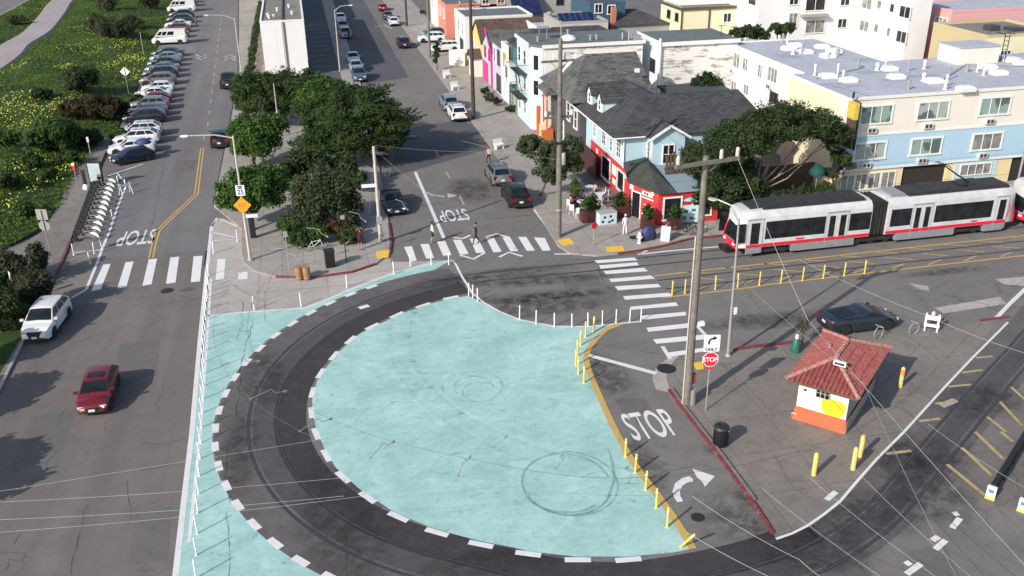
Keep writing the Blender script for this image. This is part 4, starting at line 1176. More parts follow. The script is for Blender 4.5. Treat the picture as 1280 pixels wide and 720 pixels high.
# ------------------------------------------------------------------ charcoal house
dh = thing('charcoal_house', 'charcoal clapboard house with grey fish-scale shingle hip roof and red front steps', 'house', (28, 85, 0))
part(MB().box(24.4, 31.6, 80.7, 91.2, .05, 5.9), 'wall', M['stuc_dark'], dh)
rm_ = MB().add([(23.3, 80.3, 5.95), (31.8, 80.3, 5.95), (31.8, 92.0, 5.95), (23.3, 92.0, 5.95), (26.6, 86.7, 9.1), (31.8, 86.7, 9.1)], [(0, 1, 5, 4), (2, 3, 4, 5), (3, 0, 4), (1, 2, 5), (3, 2, 1, 0)])
part(rm_, 'roof', M['roof_grey'], dh)
hip(dh, 23.1, 27.4, 88.0, 92.3, 5.0, ((25.0, 90.2), (26.0, 90.2)), 6.9, M['roof_grey'])
window(dh, (24.4, 82.0, 4.0), (0, -1), .9, 1.6, rows=2, fr=.13); window(dh, (24.4, 84.5, 4.2), (0, -1), 1.0, 1.6, rows=2, fr=.13); window(dh, (24.4, 86.5, 1.6), (0, -1), .9, 1.5, rows=2, fr=.12)
st = MB()
for k in range(11): st.box(23.4+k*.28, 26.6, 89.75, 91.0, .1+k*.25-.25*(k > 0), .1+(k+1)*.25)
part(st, 'steps', M['step_red'], dh)
sw = MB(); sw.add([(23.2, 91.02, .05), (26.6, 91.02, .05), (26.6, 91.02, 3.8), (23.2, 91.02, 1.2), (23.2, 91.3, .05), (26.6, 91.3, .05), (26.6, 91.3, 3.8), (23.2, 91.3, 1.2)], [(0,1,2,3),(7,6,5,4),(3,2,6,7),(0,3,7,4),(1,5,6,2)])
part(sw, 'stair_wall', M['stuc_lemon'], dh)
part(MB().box(23.0, 24.2, 89.35, 89.72, .05, 1.05), 'orange_wall', M['orange_wall'], dh); part(MB().box(23.0, 23.35, 91.32, 91.8, .05, 3.1), 'orange_wall', M['orange_wall'], dh)
pg = MB()
for x, y in ((23.6, 91.15), (26.4, 91.15), (23.6, 89.7)): pg.box(x-.07, x+.07, y-.07, y+.07, 1.2 if y > 90 else .1, 4.2)
pg.box(23.4, 26.6, 91.08, 91.22, 4.2, 4.35); pg.box(23.53, 23.67, 89.5, 91.3, 4.352, 4.5)
part(pg, 'pergola', M['orange_wall'], dh)
v = MB(); v.box(30.2, 30.6, 82.2, 82.5, 8.0, 8.35); part(v, 'roof_vent', M['win_white'], dh)
skl = MB().panel([(24.6, 88.3, 7.22), (24.6, 87.5, 7.25), (25.6, 87.5, 8.22), (25.6, 88.3, 8.2)], .06, .02); part(skl, 'skylight', M['skylight'], dh)

# ------------------------------------------------------------------ ice-blue three-storey house and the row beyond
lb = thing('flat_roofed_house', 'ice blue three-storey house with whitewashed brick side wall and fire escape', 'house', (28, 96, 0))
lbp = [(22.9, 100.1), (22.9, 94.0), (23.9, 92.7), (34.7, 92.7), (34.7, 100.1)]
part(MB().prism(lbp, .05, 8.85), 'wall', M['stuc_ltblue'], lb)
part(MB().box(26.2, 34.72, 92.66, 92.72, .05, 8.6), 'brick_wall', M['peel'], lb)
part(MB().box(24.1, 26.2, 92.655, 92.72, .05, 8.6), 'plaster_strip', M['stuc_white'], lb)
part(MB().prism([(22.7, 100.1), (22.7, 93.9), (23.8, 92.5), (34.9, 92.5), (34.9, 100.1)], 8.852, 9.02), 'roof', M['roof_flat'], lb)
part(MB().box(22.65, 22.75, 93.9, 100.2, 8.75, 9.12).box(23.8, 34.9, 92.42, 92.52, 8.75, 9.1), 'roof_edge', M['win_white'], lb)
for z in (7.2, 4.6, 2.0):
    for yy in (98.8, 96.3): window(lb, (22.9, yy, z), (0, -1), 1.1, 1.5, rows=2, pm='curtain_grey' if z < 3 else 'glass', fr=.09)
    if z > 3:
        cdx = Vector((1.0, -1.3)).normalized(); window(lb, (23.4, 93.35, z), (cdx.x, cdx.y), .65, 1.5, rows=1, fr=.1)
fe = MB()
for z in (5.6, 3.0):
    fe.box(21.9, 22.88, 95.2, 99.4, z, z+.06)
    for k in range(9): fe.tube([(21.92, 95.25+k*.51, z), (21.92, 95.25+k*.51, z+1)], .025, 4)
    fe.tube([(21.92, 95.2, z+1), (21.92, 99.4, z+1)], .03, 4); fe.tube([(21.92, 95.2, z+1), (22.88, 95.2, z+1)], .03, 4); fe.tube([(21.92, 99.4, z+1), (22.88, 99.4, z+1)], .03, 4)
fe.tube([(22.2, 95.4, 3), (22.2, 98.6, 5.6)], .04, 4); fe.tube([(22.5, 95.4, 3), (22.5, 98.6, 5.6)], .04, 4)
part(fe, 'fire_escape', M['black_metal'], lb)
part(MB().lathe([(.9, 9.02), (.9, 9.12), (.6, 9.4), (.2, 9.52)], 12, (27.4, 95.5, 0)), 'skylight', M['skylight'], lb)
for x, y in ((29.5, 94.4), (30.2, 94.5), (28.2, 98.5), (24.0, 95.2)): part(MB().lathe([(.12, 9.0), (.12, 9.45), (.2, 9.46), (.2, 9.55)], 8, (x, y, 0)), 'roof_vent', M['galv'], lb)
vm = MB().box(33.9, 34.6, 92.9, 94.4, 9.02, 9.5).tube([(33.4, 93.4, 9), (33.4, 93.4, 9.9)], .1).tube([(32.9, 94.0, 9), (32.9, 94.0, 9.7)], .12)
part(vm, 'roof_plant', M['galv'], lb)
part(MB().tube([(24.6, 97, 9.0), (24.6, 97, 10.2)], .03).tube([(25.2, 96, 9.0), (25.2, 96, 10.2)], .03).box(24.3, 25.6, 95.9, 97.1, 10.2, 10.25), 'aerial_frame', M['galv'], lb)

def row_house(name, label, y0, y1, z, depth, wm, rm, wins, kind='flat', zr=None, extra=None, x0=23.0):
    B = thing(name, label, 'house', (x0+3, (y0+y1)/2, 0))
    part(MB().box(x0, x0+depth, y0, y1, .05, z), 'wall', M[wm], B)
    if kind == 'flat': flat_roof(B, x0, x0+depth, y0, y1, z, rm, .25, M[wm])
    elif kind == 'gable': gable(B, x0, x0+depth, y0, y1, z, zr, 'x', M[rm], M[wm], .2)
    elif kind == 'hip': hip(B, x0-.3, x0+depth+.2, y0-.2, y1+.2, z+.002, ((x0+3.0, (y0+y1)/2), (x0+depth-3, (y0+y1)/2)), zr, M[rm])
    for (yy, zz, w_, h_, fm, pm, cols) in wins:
        window(B, (x0, yy, zz), (0, -1), w_, h_, fm=fm, pm=pm, cols=cols, rows=2, fr=.1)
    return B
te = row_house('row_house', 'dark teal row house with white bay window next to the ice blue house', 100.3, 104.8, 7.6, 13, 'stuc_teal', 'roof_dark', [(104.0, 6.2, .7, 1.2, 'win_dark', 'glass', 1)], 'hip', 9.2)
part(MB().box(22.2, 23.0, 101.2, 103.4, 3.4, 5.6), 'bay', M['win_white'], te); window(te, (22.2, 102.3, 4.6), (0, -1), 1.4, 1.3, pm='glass', cols=2)
part(MB().box(22.96, 23.0, 101.0, 103.6, .1, 2.6), 'garage_door', M['stuc_grey'], te)
row_house('row_house', 'narrow cream row house with golden window surround beside the teal one', 104.9, 108.9, 6.6, 12, 'stuc_white', 'roof_dark', [(107.0, 5.0, 1.5, 1.6, 'stuc_gold', 'curtain_grey', 2), (107.2, 1.5, 1.7, 2.2, 'win_white', 'garage_door', 1)])
row_house('row_house', 'pale lavender row house with green framed windows', 109.0, 114.2, 6.1, 12, 'stuc_lav', 'roof_grey', [(112.9, 4.6, .9, 1.7, 'win_white', 'glass', 1), (110.4, 4.6, 1.2, 1.7, 'sign_green', 'glass', 1), (110.6, 1.5, 2.2, 1.9, 'win_dark', 'glass', 2)], 'hip', 7.2)
mg = row_house('row_house', 'bright magenta and mint gabled row house', 114.4, 120.6, 4.7, 11, 'stuc_mint', 'roof_grey', [(118.9, 3.9, .9, 1.3, 'stuc_mag', 'glass', 1), (116.2, 3.9, .9, 1.3, 'stuc_mag', 'glass', 1)], 'gable', 6.6)
part(MB().box(22.9, 23.0, 117.2, 120.6, .05, 2.6), 'garage_wall', M['stuc_mag'], mg)
bg_ = MB()
ddy = 3.3
bg_.cbox((22.75, 117.5-1.6, 5.75), (.12, math.hypot(3.3, 2.0), .3)); 
for i in range(len(bg_.v)):
    x, y, z = bg_.v[i]; bg_.v[i] = (x, y, z+(y-115.9)*.61)
part(bg_, 'bargeboard', M['stuc_mag'], mg); part(MB().box(22.85, 23.0, 114.4, 115.0, .05, 4.6), 'pilaster', M['stuc_mag'], mg)
yg = row_house('row_house', 'golden yellow gabled house with brown roof further along the row', 121.2, 128.5, 4.5, 9, 'stuc_gold', 'roof_brown', [(126.8, 3.4, .7, 1.2, 'win_white', 'glass', 1), (124.6, 3.4, .7, 1.2, 'win_white', 'glass', 1)], 'gable', 6.9)
part(MB().box(23.02, 32, 121.12, 121.19, .05, 4.5), 'side_wall', M['stuc_cream'], yg); window(yg, (25.0, 121.12, 3.2), (1, 0), .8, 1.4)
part(MB().box(21.6, 23.0, 121.5, 123.5, .05, 2.6), 'porch', M['stuc_cream'], yg); gable(yg, 21.4, 23.0, 121.3, 123.7, 2.6, 3.5, 'x', M['roof_brown'], None, .1, 'porch_roof')
gs = MB()
for k in range(6): gs.box(20.2+k*.3, 20.5+k*.3, 129.0, 130.4, .1, .3+.3*k)
gs.box(20.0, 22.6, 130.42, 130.55, .1, 2.2); part(gs, 'steps', M['win_white'], yg)
wh = row_house('row_house', 'white two-storey house with dark windows beyond the yellow gable', 134, 143, 5.8, 10, 'stuc_bldg', 'roof_flat', [(141.5, 4.2, .9, 1.6, 'win_white', 'glass', 1), (139, 4.2, 1.0, 1.6, 'win_white', 'glass', 1), (136, 4.2, 1.0, 1.6, 'win_white', 'glass', 1), (137, 1.5, 2.6, 2.0, 'sign_green', 'garage_dark', 1)])
row_house('row_house', 'coral pink house with white trim far up the street', 152, 160, 5.2, 10, 'stuc_coral', 'roof_flat', [(158, 3.8, 1.4, 1.4, 'win_white', 'glass', 2), (154, 3.8, 1.4, 1.4, 'win_white', 'glass', 2)])
row_house('row_house', 'cream house next beyond the coral pink one', 161, 170, 5.5, 10, 'stuc_cream', 'roof_flat', [(166, 3.8, 1.4, 1.4, 'win_white', 'glass', 2)])

# second whitewashed building
sb = thing('brick_building', 'whitewashed brick building with dark flat roof behind the cafe', 'building', (40, 93, 0))
part(MB().box(35.95, 44.3, 90.2, 97.2, .05, 9.0), 'wall', M['peel'], sb); part(MB().box(35.9, 35.95, 90.18, 97.2, .05, 9.0), 'side_wall', M['stuc_bldg'], sb)
part(MB().box(35.8, 44.4, 90.05, 97.3, 9.002, 9.12), 'roof', M['roof_flat'], sb); part(MB().box(35.75, 44.45, 89.97, 90.05, 8.8, 9.2).box(35.72, 35.8, 90.05, 97.3, 8.8, 9.2), 'roof_edge', M['win_white'], sb)
window(sb, (35.9, 92.6, 6.4), (0, -1), 1.3, 1.2, cols=3, pm='glass', fm='win_dark')
part(MB().tube([(43.2, 92.2, 9.1), (43.2, 92.2, 10.3)], .03).tube([(42.8, 92.2, 10.2), (43.8, 92.2, 10.2)], .03), 'aerial', M['black_metal'], sb)
part(MB().tube([(35.6, 90.0, .1), (35.6, 90.0, 9.6)], .14), 'flue', M['win_white'], sb)
cg = thing('garden_cottage', 'low white cottage with dark roof tucked behind the cafe', 'cottage', (37.5, 84, 0))
part(MB().box(34.5, 40.2, 81.6, 86.5, .05, 5.4), 'wall', M['stuc_bldg'], cg); part(MB().box(34.2, 40.5, 81.3, 86.8, 5.402, 5.6), 'roof', M['roof_flat_d'], cg); window(cg, (38.6, 81.6, 4.4), (1, 0), 1.6, .9, fm='win_white')

# ------------------------------------------------------------------ houses in the background
def bgbox(name, label, cat, cpx, cpy, Y, rpx, depth, wm, rm, zmin=None, par=.3, south=None):
    x0, z = FY(cpx, cpy, Y); x1 = FY(rpx, cpy, Y)[0]
    if zmin: z = zmin
    B = thing(name, label, cat, ((x0+x1)/2, Y+depth/2, 0))
    part(MB().box(x0, x1, Y, Y+depth, .05, z), 'wall', M[wm], B)
    if south: part(MB().box(x0-.02, x1+.02, Y-.06, Y-.002, .05, z), 'south_wall', M[south], B)
    flat_roof(B, x0, x1, Y, Y+depth, z, rm, par, M[wm])
    return B, x0, x1, z
def solar(B, x0, x1, y0, y1, z0, z1, n):
    for k in range(n):
        a, b_ = x0+(x1-x0)*k/n+.03, x0+(x1-x0)*(k+1)/n-.03
        part(MB().panel([(a, y0, z0), (b_, y0, z0), (b_, y1, z1), (a, y1, z1)], .05), 'solar_panel', M['solar'], B)
gb_, x0, x1, z = bgbox('flat_roofed_house', 'grey flat roofed house with pale brick side and a row of solar panels', 'house', 700, 27, 114, 760, 8, 'stuc_grey', 'roof_gravel', 7.6, south='brick_pale')
solar(gb_, x0+.2, x0+.2+4.6, 114.8, 116.2, z+.15, z+1.0, 6)
gh_, x0, x1, z = bgbox('flat_roofed_house', 'long grey house with white framed windows and a tilted solar array', 'house', 600, 3, 152, 720, 8, 'stuc_grey', 'roof_gravel', 6.2)
for px in (607, 626, 670, 700, 720): win_y(gh_, 152, px-4, 0, px+4, 5.5, fm='win_white' if px < 680 else 'win_dark', rows=1, cols=2)
solar(gh_, FY(642, 5, 148)[0], FY(678, 5, 148)[0], 148, 151.5, 3.8, 6.9, 3)
ws, x0, x1, z = bgbox('flat_roofed_house', 'white flat roofed building with a roof vent behind the magenta house', 'house', 672, 34, 118, 700, 8, 'stuc_white', 'roof_blue', 6.4)
part(MB().lathe([(.25, z), (.25, z+1.6), (.4, z+1.65), (.4, z+1.9)], 8, ((x0+x1)/2+.6, 120, 0)), 'flue', M['galv'], ws)
nv, x0, x1, z = bgbox('navy_house', 'navy blue house with white framed windows in the background', 'house', 738, 2, 118, 782, 9, 'stuc_navy', 'roof_flat_d', 9.2)
for px, py in ((748, 10.5), (764, 12)): win_y(nv, 118, px-4, py-5, px+4, py+5, cols=2)
hr = thing('dark_roofed_house', 'house with charcoal hip roof and small brick chimney in the background', 'house', (40, 108, 0))
a = W(770, 33, 6.8); b_ = W(846, 32, 6.8)
part(MB().box(a[0]+.3, b_[0]-.3, a[1]+.3, a[1]+8, .05, 6.8), 'wall', M['stuc_grey'], hr); hip(hr, a[0], b_[0], a[1], a[1]+8.4, 6.802, ((a[0]+1.5, a[1]+4.2), (b_[0]-3.6, a[1]+4.2)), 8.3, M['roof_dark'])
part(MB().box(a[0]-.2, a[0]+.4, a[1]+1.2, a[1]+1.8, 5.5, 9.0), 'chimney', plain('chimney_brick', (.42, .17, .10), .8), hr)
cm, x0, x1, z = bgbox('two_storey_house', 'lemon coloured house with brown trim and a white upper storey set back', 'house', 852, 11, 112, 923, 7, 'stuc_lemon', 'roof_gravel', None, .1)
for px in (852.5, 887, 922): xx = FY(px, 20, 111.9)[0]; part(MB().box(xx-.1, xx+.1, 111.9, 111.98, .05, z), 'trim', M['brown_trim'], cm)
part(MB().box(x0-.15, x1+.15, 111.8, 111.88, z-.2, z+.15).box(x0-.15, x0-.07, 111.88, 119, z-.2, z+.15), 'cornice', M['brown_trim'], cm)
part(MB().box(x0+.5, x1, 114, 119, z+.1, z+3.5), 'upper_wall', M['stuc_bldg'], cm)
win_y(cm, 112, 905, 17, 913, 27, cols=2, fm='win_white')
for px, py in ((836, 18), (846, 22)): win_x(cm, x0, px-1.5, py-5, px+2, py+4, cols=1, fm='win_dark')
wg, x0, x1, z = bgbox('apartment_block', 'tall plain white block standing left of the apartment building with balconies', 'building', 949, 0, 106, 990, 9, 'stuc_bldg', 'roof_flat', 13.0)
win_x(wg, x0, 937, 0, 944, 4, fm='win_dark')
ap = thing('apartment_building', 'white stucco apartment building with small dark windows and an oriel', 'apartment building', (62, 106, 0))
ax0 = FY(985, 20, 105)[0]; axw = 67.5
part(MB().box(ax0, axw, 105, 114, .05, 13.5), 'wall', M['stuc_bldg'], ap); part(MB().box(axw, 70.2, 95.2, 105, .05, 13.5), 'wing', M['stuc_bldg'], ap)
flat_roof(ap, ax0, 70, 105.2, 114, 13.5, 'roof_flat', .3)
for q in ((987, 17, 995, 33), (1008, 26, 1029, 40), (1048, 24, 1057, 34), (988, -6, 997, 5), (1009, -8, 1030, 12), (1052, -6, 1061, 6)): win_y(ap, 105, *q, cols=2, fm='win_white', pm='glass' if q[0] > 1040 or q[1] < 0 else 'curtain_grey')
ca = FY(1003, 20, 104.4); cb = FY(1035, 22, 104.4); part(MB().box(ca[0], cb[0], 104.2, 105, ca[1]-.15, ca[1]+.1), 'canopy', M['stuc_grey'], ap)
for q in ((1075, 26, 1086, 39), (1093, 30, 1098, 40), (1109, 35, 1113, 45), (1121, 39, 1133, 53), (1078, -1, 1090, 11), (1097, 1, 1102, 11), (1113, 5, 1118, 15), (1125, 8, 1138, 22)): win_x(ap, axw, *q, cols=2 if q[2]-q[0] > 8 else 1, fm='win_white', pm='glass' if q[0] > 1110 else 'curtain_grey')
pm_, x0, x1, z = bgbox('flat_roofed_house', 'pink stucco building with a white roof at the far right', 'building', 1190, 15, 94.8, 1330, 9, 'stuc_pink', 'roof_blue', 9.9)
for q in ((1145, 18, 1157, 33), (1169, 22, 1183, 34), (1139, 48, 1147, 64)): win_x(pm_, x0, *q, cols=3 if q[0] > 1140 else 2, fm='win_white', pm='curtain')
yb, x0, x1, z = bgbox('flat_roofed_house', 'tan and pale yellow building with a grey roof in front of the pink one', 'building', 1235, 46, 84.5, 1330, 9, 'stuc_tan', 'roof_gravel', 8.9, south='stuc_lemon')
win_y(yb, 84.44, 1251, 64, 1262, 70, cols=3, fm='win_white')
part(MB().box(x0+3, x0+4.2, 88, 89.2, z, z+.6).box(x0+5, x0+6.4, 87, 88.5, z, z+.4), 'roof_plant', M['win_dark'], yb)

# ------------------------------------------------------------------ white block between the two roads
wb = thing('white_block', 'white windowless apartment block between the highway and the street', 'building', (-2.2, 140, 0))
part(MB().box(-5.2, .45, 128, 170, .05, 7.4), 'wall', M['stuc_bldg'], wb); flat_roof(wb, -5.2, .45, 128, 170, 7.4, 'roof_gravel', .2, M['stuc_bldg'])
part(MB().tube([(-2.3, 127.9, .1), (-2.3, 127.9, 7.4)], .12).box(-2.5, -2.1, 127.9, 127.98, .1, 7.3), 'downpipe', M['stuc_grey'], wb)
for x, y in ((-4, 131), (-3.4, 131.4), (-4.2, 133), (-1, 134), (-3, 138), (-1.4, 141)): part(MB().lathe([(.15, 7.4), (.15, 7.8), (.22, 7.8), (.22, 7.9)], 8, (x, y, 0)), 'roof_vent', M['stuc_bldg'], wb)
part(MB().box(-2.4, -2.2, 128.5, 169, 7.42, 7.6), 'roof_ridge', M['roof_dark'], wb)
for yy in (133, 139, 145, 151, 157, 163): window(wb, (.45, yy, 5.2), (0, 1), 1.4, 1.2, cols=2); window(wb, (.45, yy, 2.2), (0, 1), 1.4, 1.2, cols=2)
wb2 = thing('apartment_building', 'next apartment block along behind the white windowless one', 'building', (-3, 190, 0))
part(MB().box(-6, .3, 173, 215, .05, 6.6), 'wall', M['stuc_white'], wb2); flat_roof(wb2, -6, .3, 173, 215, 6.6, 'roof_gravel', .3)
dr = MB()
for k in range(12): dr.box(1.0, 4.2, 130+k*4.2, 130.12+k*4.2, .121, .128)
struct(MB().sheet([(.5, 121), (4.6, 121), (4.9, 215), (.5, 215)], .1235), 'driveway', M['asphalt_new'])
o = dr.build('parking_line', M['white_paint_old']); o['kind'] = 'structure'
hd = MB(); struct(MB().sheet([(-7.2, 124), (-5.25, 124), (-5.25, 215), (-7.6, 215)], .1235), 'driveway', M['tan_paving'])
fn = thing('boundary_fence', 'low dark fence with planting between the highway pavement and the white block', 'fence', (-8, 150, 0))
m = MB()
for k in range(42): m.box(-7.75, -7.67, 126+k*2.0, 126.08+k*2.0, .12, 1.0)
part(m, 'post', M['brown_trim'], fn); m = MB()
for zz in (.45, .85): m.box(-7.74, -7.68, 126, 208, zz, zz+.06)
part(m, 'rail', M['brown_trim'], fn)
# ================================================================== TRAM
M['tram_white'] = plain('tram_white', (.54, .54, .545), .35, 0, .14, 1.2)
M['tram_red'] = plain('tram_red', (.62, .02, .05), .35, 0, .08)
M['tram_grey'] = plain('tram_skirt_grey', (.24, .25, .27), .4, 0, .1)
M['tram_roof'] = plain('tram_roof_dark', (.032, .03, .03), .7, 0, .35, 2)
M['tram_bogie'] = plain('bogie_black', (.03, .027, .025), .7, .2, .4)
YC = 57.0; HW = 1.33; YS = YC-HW
def tx(px, py=270): return FY(px, py, YS)[0]-28.7
TL = 22.8
def make_tram():
    t = thing('tram', 'white light rail tram with red stripe stopped beyond the crossing', 'tram', (28.7, YC, 0))
    def pt(mb, n, m, p=None, s=None): return mb.build(n, M[m], p or t, s)
    # halves: (x0, x1, nose at x0?)
    aw0, aw1 = tx(1090), tx(1110)
    for x0, x1, nose in ((0, aw0, -1), (aw1, TL, 1)):
        # body shell: ring sections along x
        prof = [(1.22, .75), (1.33, .78), (1.33, 2.55), (1.25, 2.95), (1.02, 3.2), (.6, 3.28)]
        full = [(y, z) for y, z in prof]+[(-y, z) for y, z in reversed(prof)]
        xs = [(x0, .72, .35), (x0+.25, .86, .12), (x0+.8, .97, .02), (x0+1.5, 1, 0), (x1, 1, 0)] if nose < 0 else [(x0, 1, 0), (x1-1.5, 1, 0), (x1-.8, .97, .02), (x1-.25, .86, .12), (x1, .72, .35)]
        m = MB(); vs = []
        for x, k, lean in xs:
            for y, z in full:
                dx = -nose*lean*max(0, (z-1.2))*0.55
                vs.append((x+dx, y*k, z if z < 2 else z-(1-k)*.5))
        n = len(full); fs = []
        for i in range(len(xs)-1):
            for j in range(n): fs.append((i*n+j, i*n+(j+1) % n, (i+1)*n+(j+1) % n, (i+1)*n+j))
        fs = [f[::-1] for f in fs]
        fs += [tuple(range(n)), tuple(range((len(xs)-1)*n, len(xs)*n))[::-1]]
        m.add(vs, fs)
        bd = pt(m, 'car_body', 'tram_white', None, 35)
        bm_ = bmesh.new(); bm_.from_mesh(bd.data); bmesh.ops.recalc_face_normals(bm_, faces=bm_.faces); bm_.to_mesh(bd.data); bm_.free()
        # skirt, stripe
        sk0, sk1 = (x0+1.1, x1) if nose < 0 else (x0, x1-1.1)
        m = MB()
        bog = (tx(944), tx(994)) if nose < 0 else (tx(1196), tx(1232))
        cb = (tx(1072), aw0) if nose < 0 else (aw1, tx(1124))
        segs = [(sk0, bog[0]), (bog[1], cb[0])] if nose < 0 else [(cb[1], bog[0]), (bog[1], sk1)]
        for a, b_ in segs: pt(MB().box(a, b_, -1.337, 1.337, .28, .80), 'skirt', 'tram_grey')
        m = MB()
        for s in (-1, 1): m.box(sk0, sk1, s*1.335-.008, s*1.335+.008, .80, 1.02)
        pt(m, 'red_stripe', 'tram_red')
        # nose mask
        xn = x0 if nose < 0 else x1
        m = MB(); d = -nose
        for s in (-1, 1):
            m.tube([(xn+d*.02, s*.97, .8), (xn+d*.12, s*.98, 1.6), (xn+d*.55, s*1.0, 2.7), (xn+d*.85, s*.8, 3.13)], .09, 6)
            m.tube([(xn+d*.9, s*1.27, 1.1), (xn+d*.75, s*1.26, 1.8), (xn+d*.95, s*1.24, 2.5)], .06, 6)
        m.box(min(xn-nose*-.02, xn+d*.9), max(xn+d*-.02, xn+d*.9), -1.0, 1.0, .62, 1.05) if False else m.cbox((xn+d*.28, 0, .88), (.62, 2.06, .42))
        m.tube([(xn+d*.85, -.8, 3.13), (xn+d*.85, .8, 3.13)], .09, 6)
        pt(m, 'nose_trim', 'tram_red', None, 40)
        m = MB(); q = [(xn-d*.02+d*.04, -.86, 1.2), (xn+d*.04-d*.02, .86, 1.2), (xn+d*.52, .84, 2.75), (xn+d*.52, -.84, 2.75)]
        if nose > 0: q = q[::-1]
        q = [(p[0]-d*.05, p[1], p[2]) for p in q]
        m.panel(q[::-1], .05); pt(m, 'windscreen', 'glass')
        for s in (-1, 1):
            m = MB().cbox((xn-d*.05, s*.72, .95), (.08, .3, .14)); pt(m, 'headlight', 'headlamp')
        m = MB().cbox((xn-d*.25, 0, .5), (.8, .5, .3)).cbox((xn-d*.5, 0, .55), (.3, .8, .22)); pt(m, 'coupler', 'tram_bogie')
        m = MB()
        m.cbox((xn+d*.62, 0, 2.95), (.05, 1.1, .24)); pt(m, 'destination_box', 'sign_black')
        # windows and doors, both sides
        if nose < 0:
            wins = [(959, 1033), (1063, 1089)]; doors = [(936.5, 946, 955.5), (1035, 1048, 1061)]
        else:
            wins = [(1114, 1139), (1168, 1238)]; doors = [(1141, 1152.5, 1164), (1243, 1250, 1257)]
        for s in (-1, 1):
            for a, b_ in wins:
                m = MB().box(tx(a), tx(b_), s*1.34-.012, s*1.34+.012, 1.32, 2.52); wo_ = pt(m, 'window', 'glass')
                m = MB(); nw = max(2, int((tx(b_)-tx(a))/1.15))
                for q_ in range(1, nw): xx = tx(a)+(tx(b_)-tx(a))*q_/nw; m.box(xx-.018, xx+.018, s*1.345-.012, s*1.345+.012, 1.33, 2.51)
                m.build('mullion', M['tram_bogie'], wo_)
            m = MB()
            a, b_ = (tx(917), tx(934)) if nose < 0 else (tx(1259), tx(1262.5))
            if nose < 0: m.box(a+.25, b_, s*1.318-.012, s*1.318+.012, 1.2, 2.5); pt(m, 'cab_window', 'glass')
            for a, md, b_ in doors:
                A_, Mi, B_ = tx(a), tx(md), tx(b_)
                m = MB()
                leaves = [(A_, B_)] if b_-a < 20 and (nose > 0 and a > 1240 or nose < 0 and a < 940) else [(A_, Mi-.02), (Mi+.02, B_)]
                for l0, l1 in leaves: m.box(l0, l1, s*1.335-.02, s*1.335+.02, .40, 2.68)
                dr_ = pt(m, 'door', 'tram_white')
                for l0, l1 in leaves:
                    w_ = l1-l0; m = MB().box(l0+w_*.22, l1-w_*.22, s*1.362-.006, s*1.362+.006, 1.05, 2.5); m.build('pane', M['glass'], dr_)
                m = MB().box(A_-.04, B_+.04, s*1.34-.01, s*1.34+.01, 2.7, 2.76); m.box(A_-.04, A_, s*1.34-.01, s*1.34+.01, .4, 2.7); m.box(B_, B_+.04, s*1.34-.01, s*1.34+.01, .4, 2.7)
                m.build('door_frame', M['tram_grey'], dr_)
                m = MB()
                for l0, l1 in leaves: m.box(l0, l1, s*1.357-.002, s*1.357+.002, .40, .798)
                m.build('kick_plate', M['tram_grey'], dr_)
                m = MB()
                for l0, l1 in leaves: m.box(l0, l1, s*1.357-.002, s*1.357+.002, .80, 1.02)
                m.build('stripe', M['tram_red'], dr_)
            m = MB().box(bog[1]+.3, bog[1]+.95, s*1.336-.006, s*1.336+.006, 1.07, 1.18) if nose < 0 else MB().box(tx(1215), tx(1222.5), s*1.336-.006, s*1.336+.006, 1.07, 1.18)
            pt(m, 'fleet_number', 'tram_red')
        # roof gear
        rx0, rx1 = (x0+1.9, x1-.5) if nose < 0 else (x0+1.7, x1-.9)
        m = MB().box(rx0, rx1, -.98, .98, 3.24, 3.36)
        k = 5
        for i in range(k):
            a = rx0+(rx1-rx0)*i/k+.06; b_ = rx0+(rx1-rx0)*(i+1)/k-.06
            m.box(a, b_, -.9, .9, 3.362, 3.44+.06*(i % 2))
        pt(m, 'roof_equipment', 'tram_roof')
        m = MB().box(rx0-.9, rx0-.1, -.7, .7, 3.25, 3.4) if nose < 0 else MB().box(rx0-1.35, rx0-.2, -.85, .85, 3.27, 3.42)
        pt(m, 'roof_hatch', 'tram_grey' if nose > 0 else 'tram_roof')
        for a, b_ in (bog,):
            m = MB().box(a+.05, b_-.05, -1.0, 1.0, .3, .62)
            bo = pt(m, 'bogie', 'tram_bogie')
            for xx in (a+.35, b_-.35):
                for s in (-1, 1): MB().lathe([(.33, s*.72-.07), (.33, s*.72+.07)], 14, (xx, 0, .34), 0, 'Y').build('wheel', M['steel_rail'], bo)
            for s in (-1, 1): MB().box(a+.1, b_-.1, s*1.12-.08, s*1.12+.08, .35, .55).build('side_frame', M['tram_bogie'], bo)
    # articulation
    m = MB()
    nb = 9
    for i in range(nb):
        a = aw0+(aw1-aw0)*i/nb; b_ = aw0+(aw1-aw0)*(i+1)/nb; w_ = 1.2 if i % 2 else 1.12
        m.box(a+.002, b_-.002, -w_, w_, .8, 3.1 if i % 2 else 3.04)
    pt(m, 'bellows', 'tram_bogie')
    m = MB().box(tx(1072)+.1, tx(1124)-.1, -.95, .95, .3, .72); bo = pt(m, 'bogie', 'tram_bogie')
    for xx in (tx(1080), tx(1098), tx(1117)):
        for s in (-1, 1): MB().lathe([(.33, s*.74-.07), (.33, s*.74+.07)], 14, (xx, 0, .34), 0, 'Y').build('wheel', M['steel_rail'], bo)
    for s in (-1, 1): MB().box(tx(1076), tx(1120), s*1.12-.08, s*1.12+.08, .4, .6).build('side_frame', M['tram_bogie'], bo)
    # pantograph
    xp = tx(1212); m = MB()
    m.box(xp-.6, xp+.6, -.6, .6, 3.44, 3.54); m.tube([(xp+.5, 0, 3.5), (xp-.9, 0, 4.25), (xp-2.1, 0, 4.95)], .05, 5)
    m.tube([(xp+.5, .3, 3.5), (xp-.9, 0, 4.2)], .03, 4)
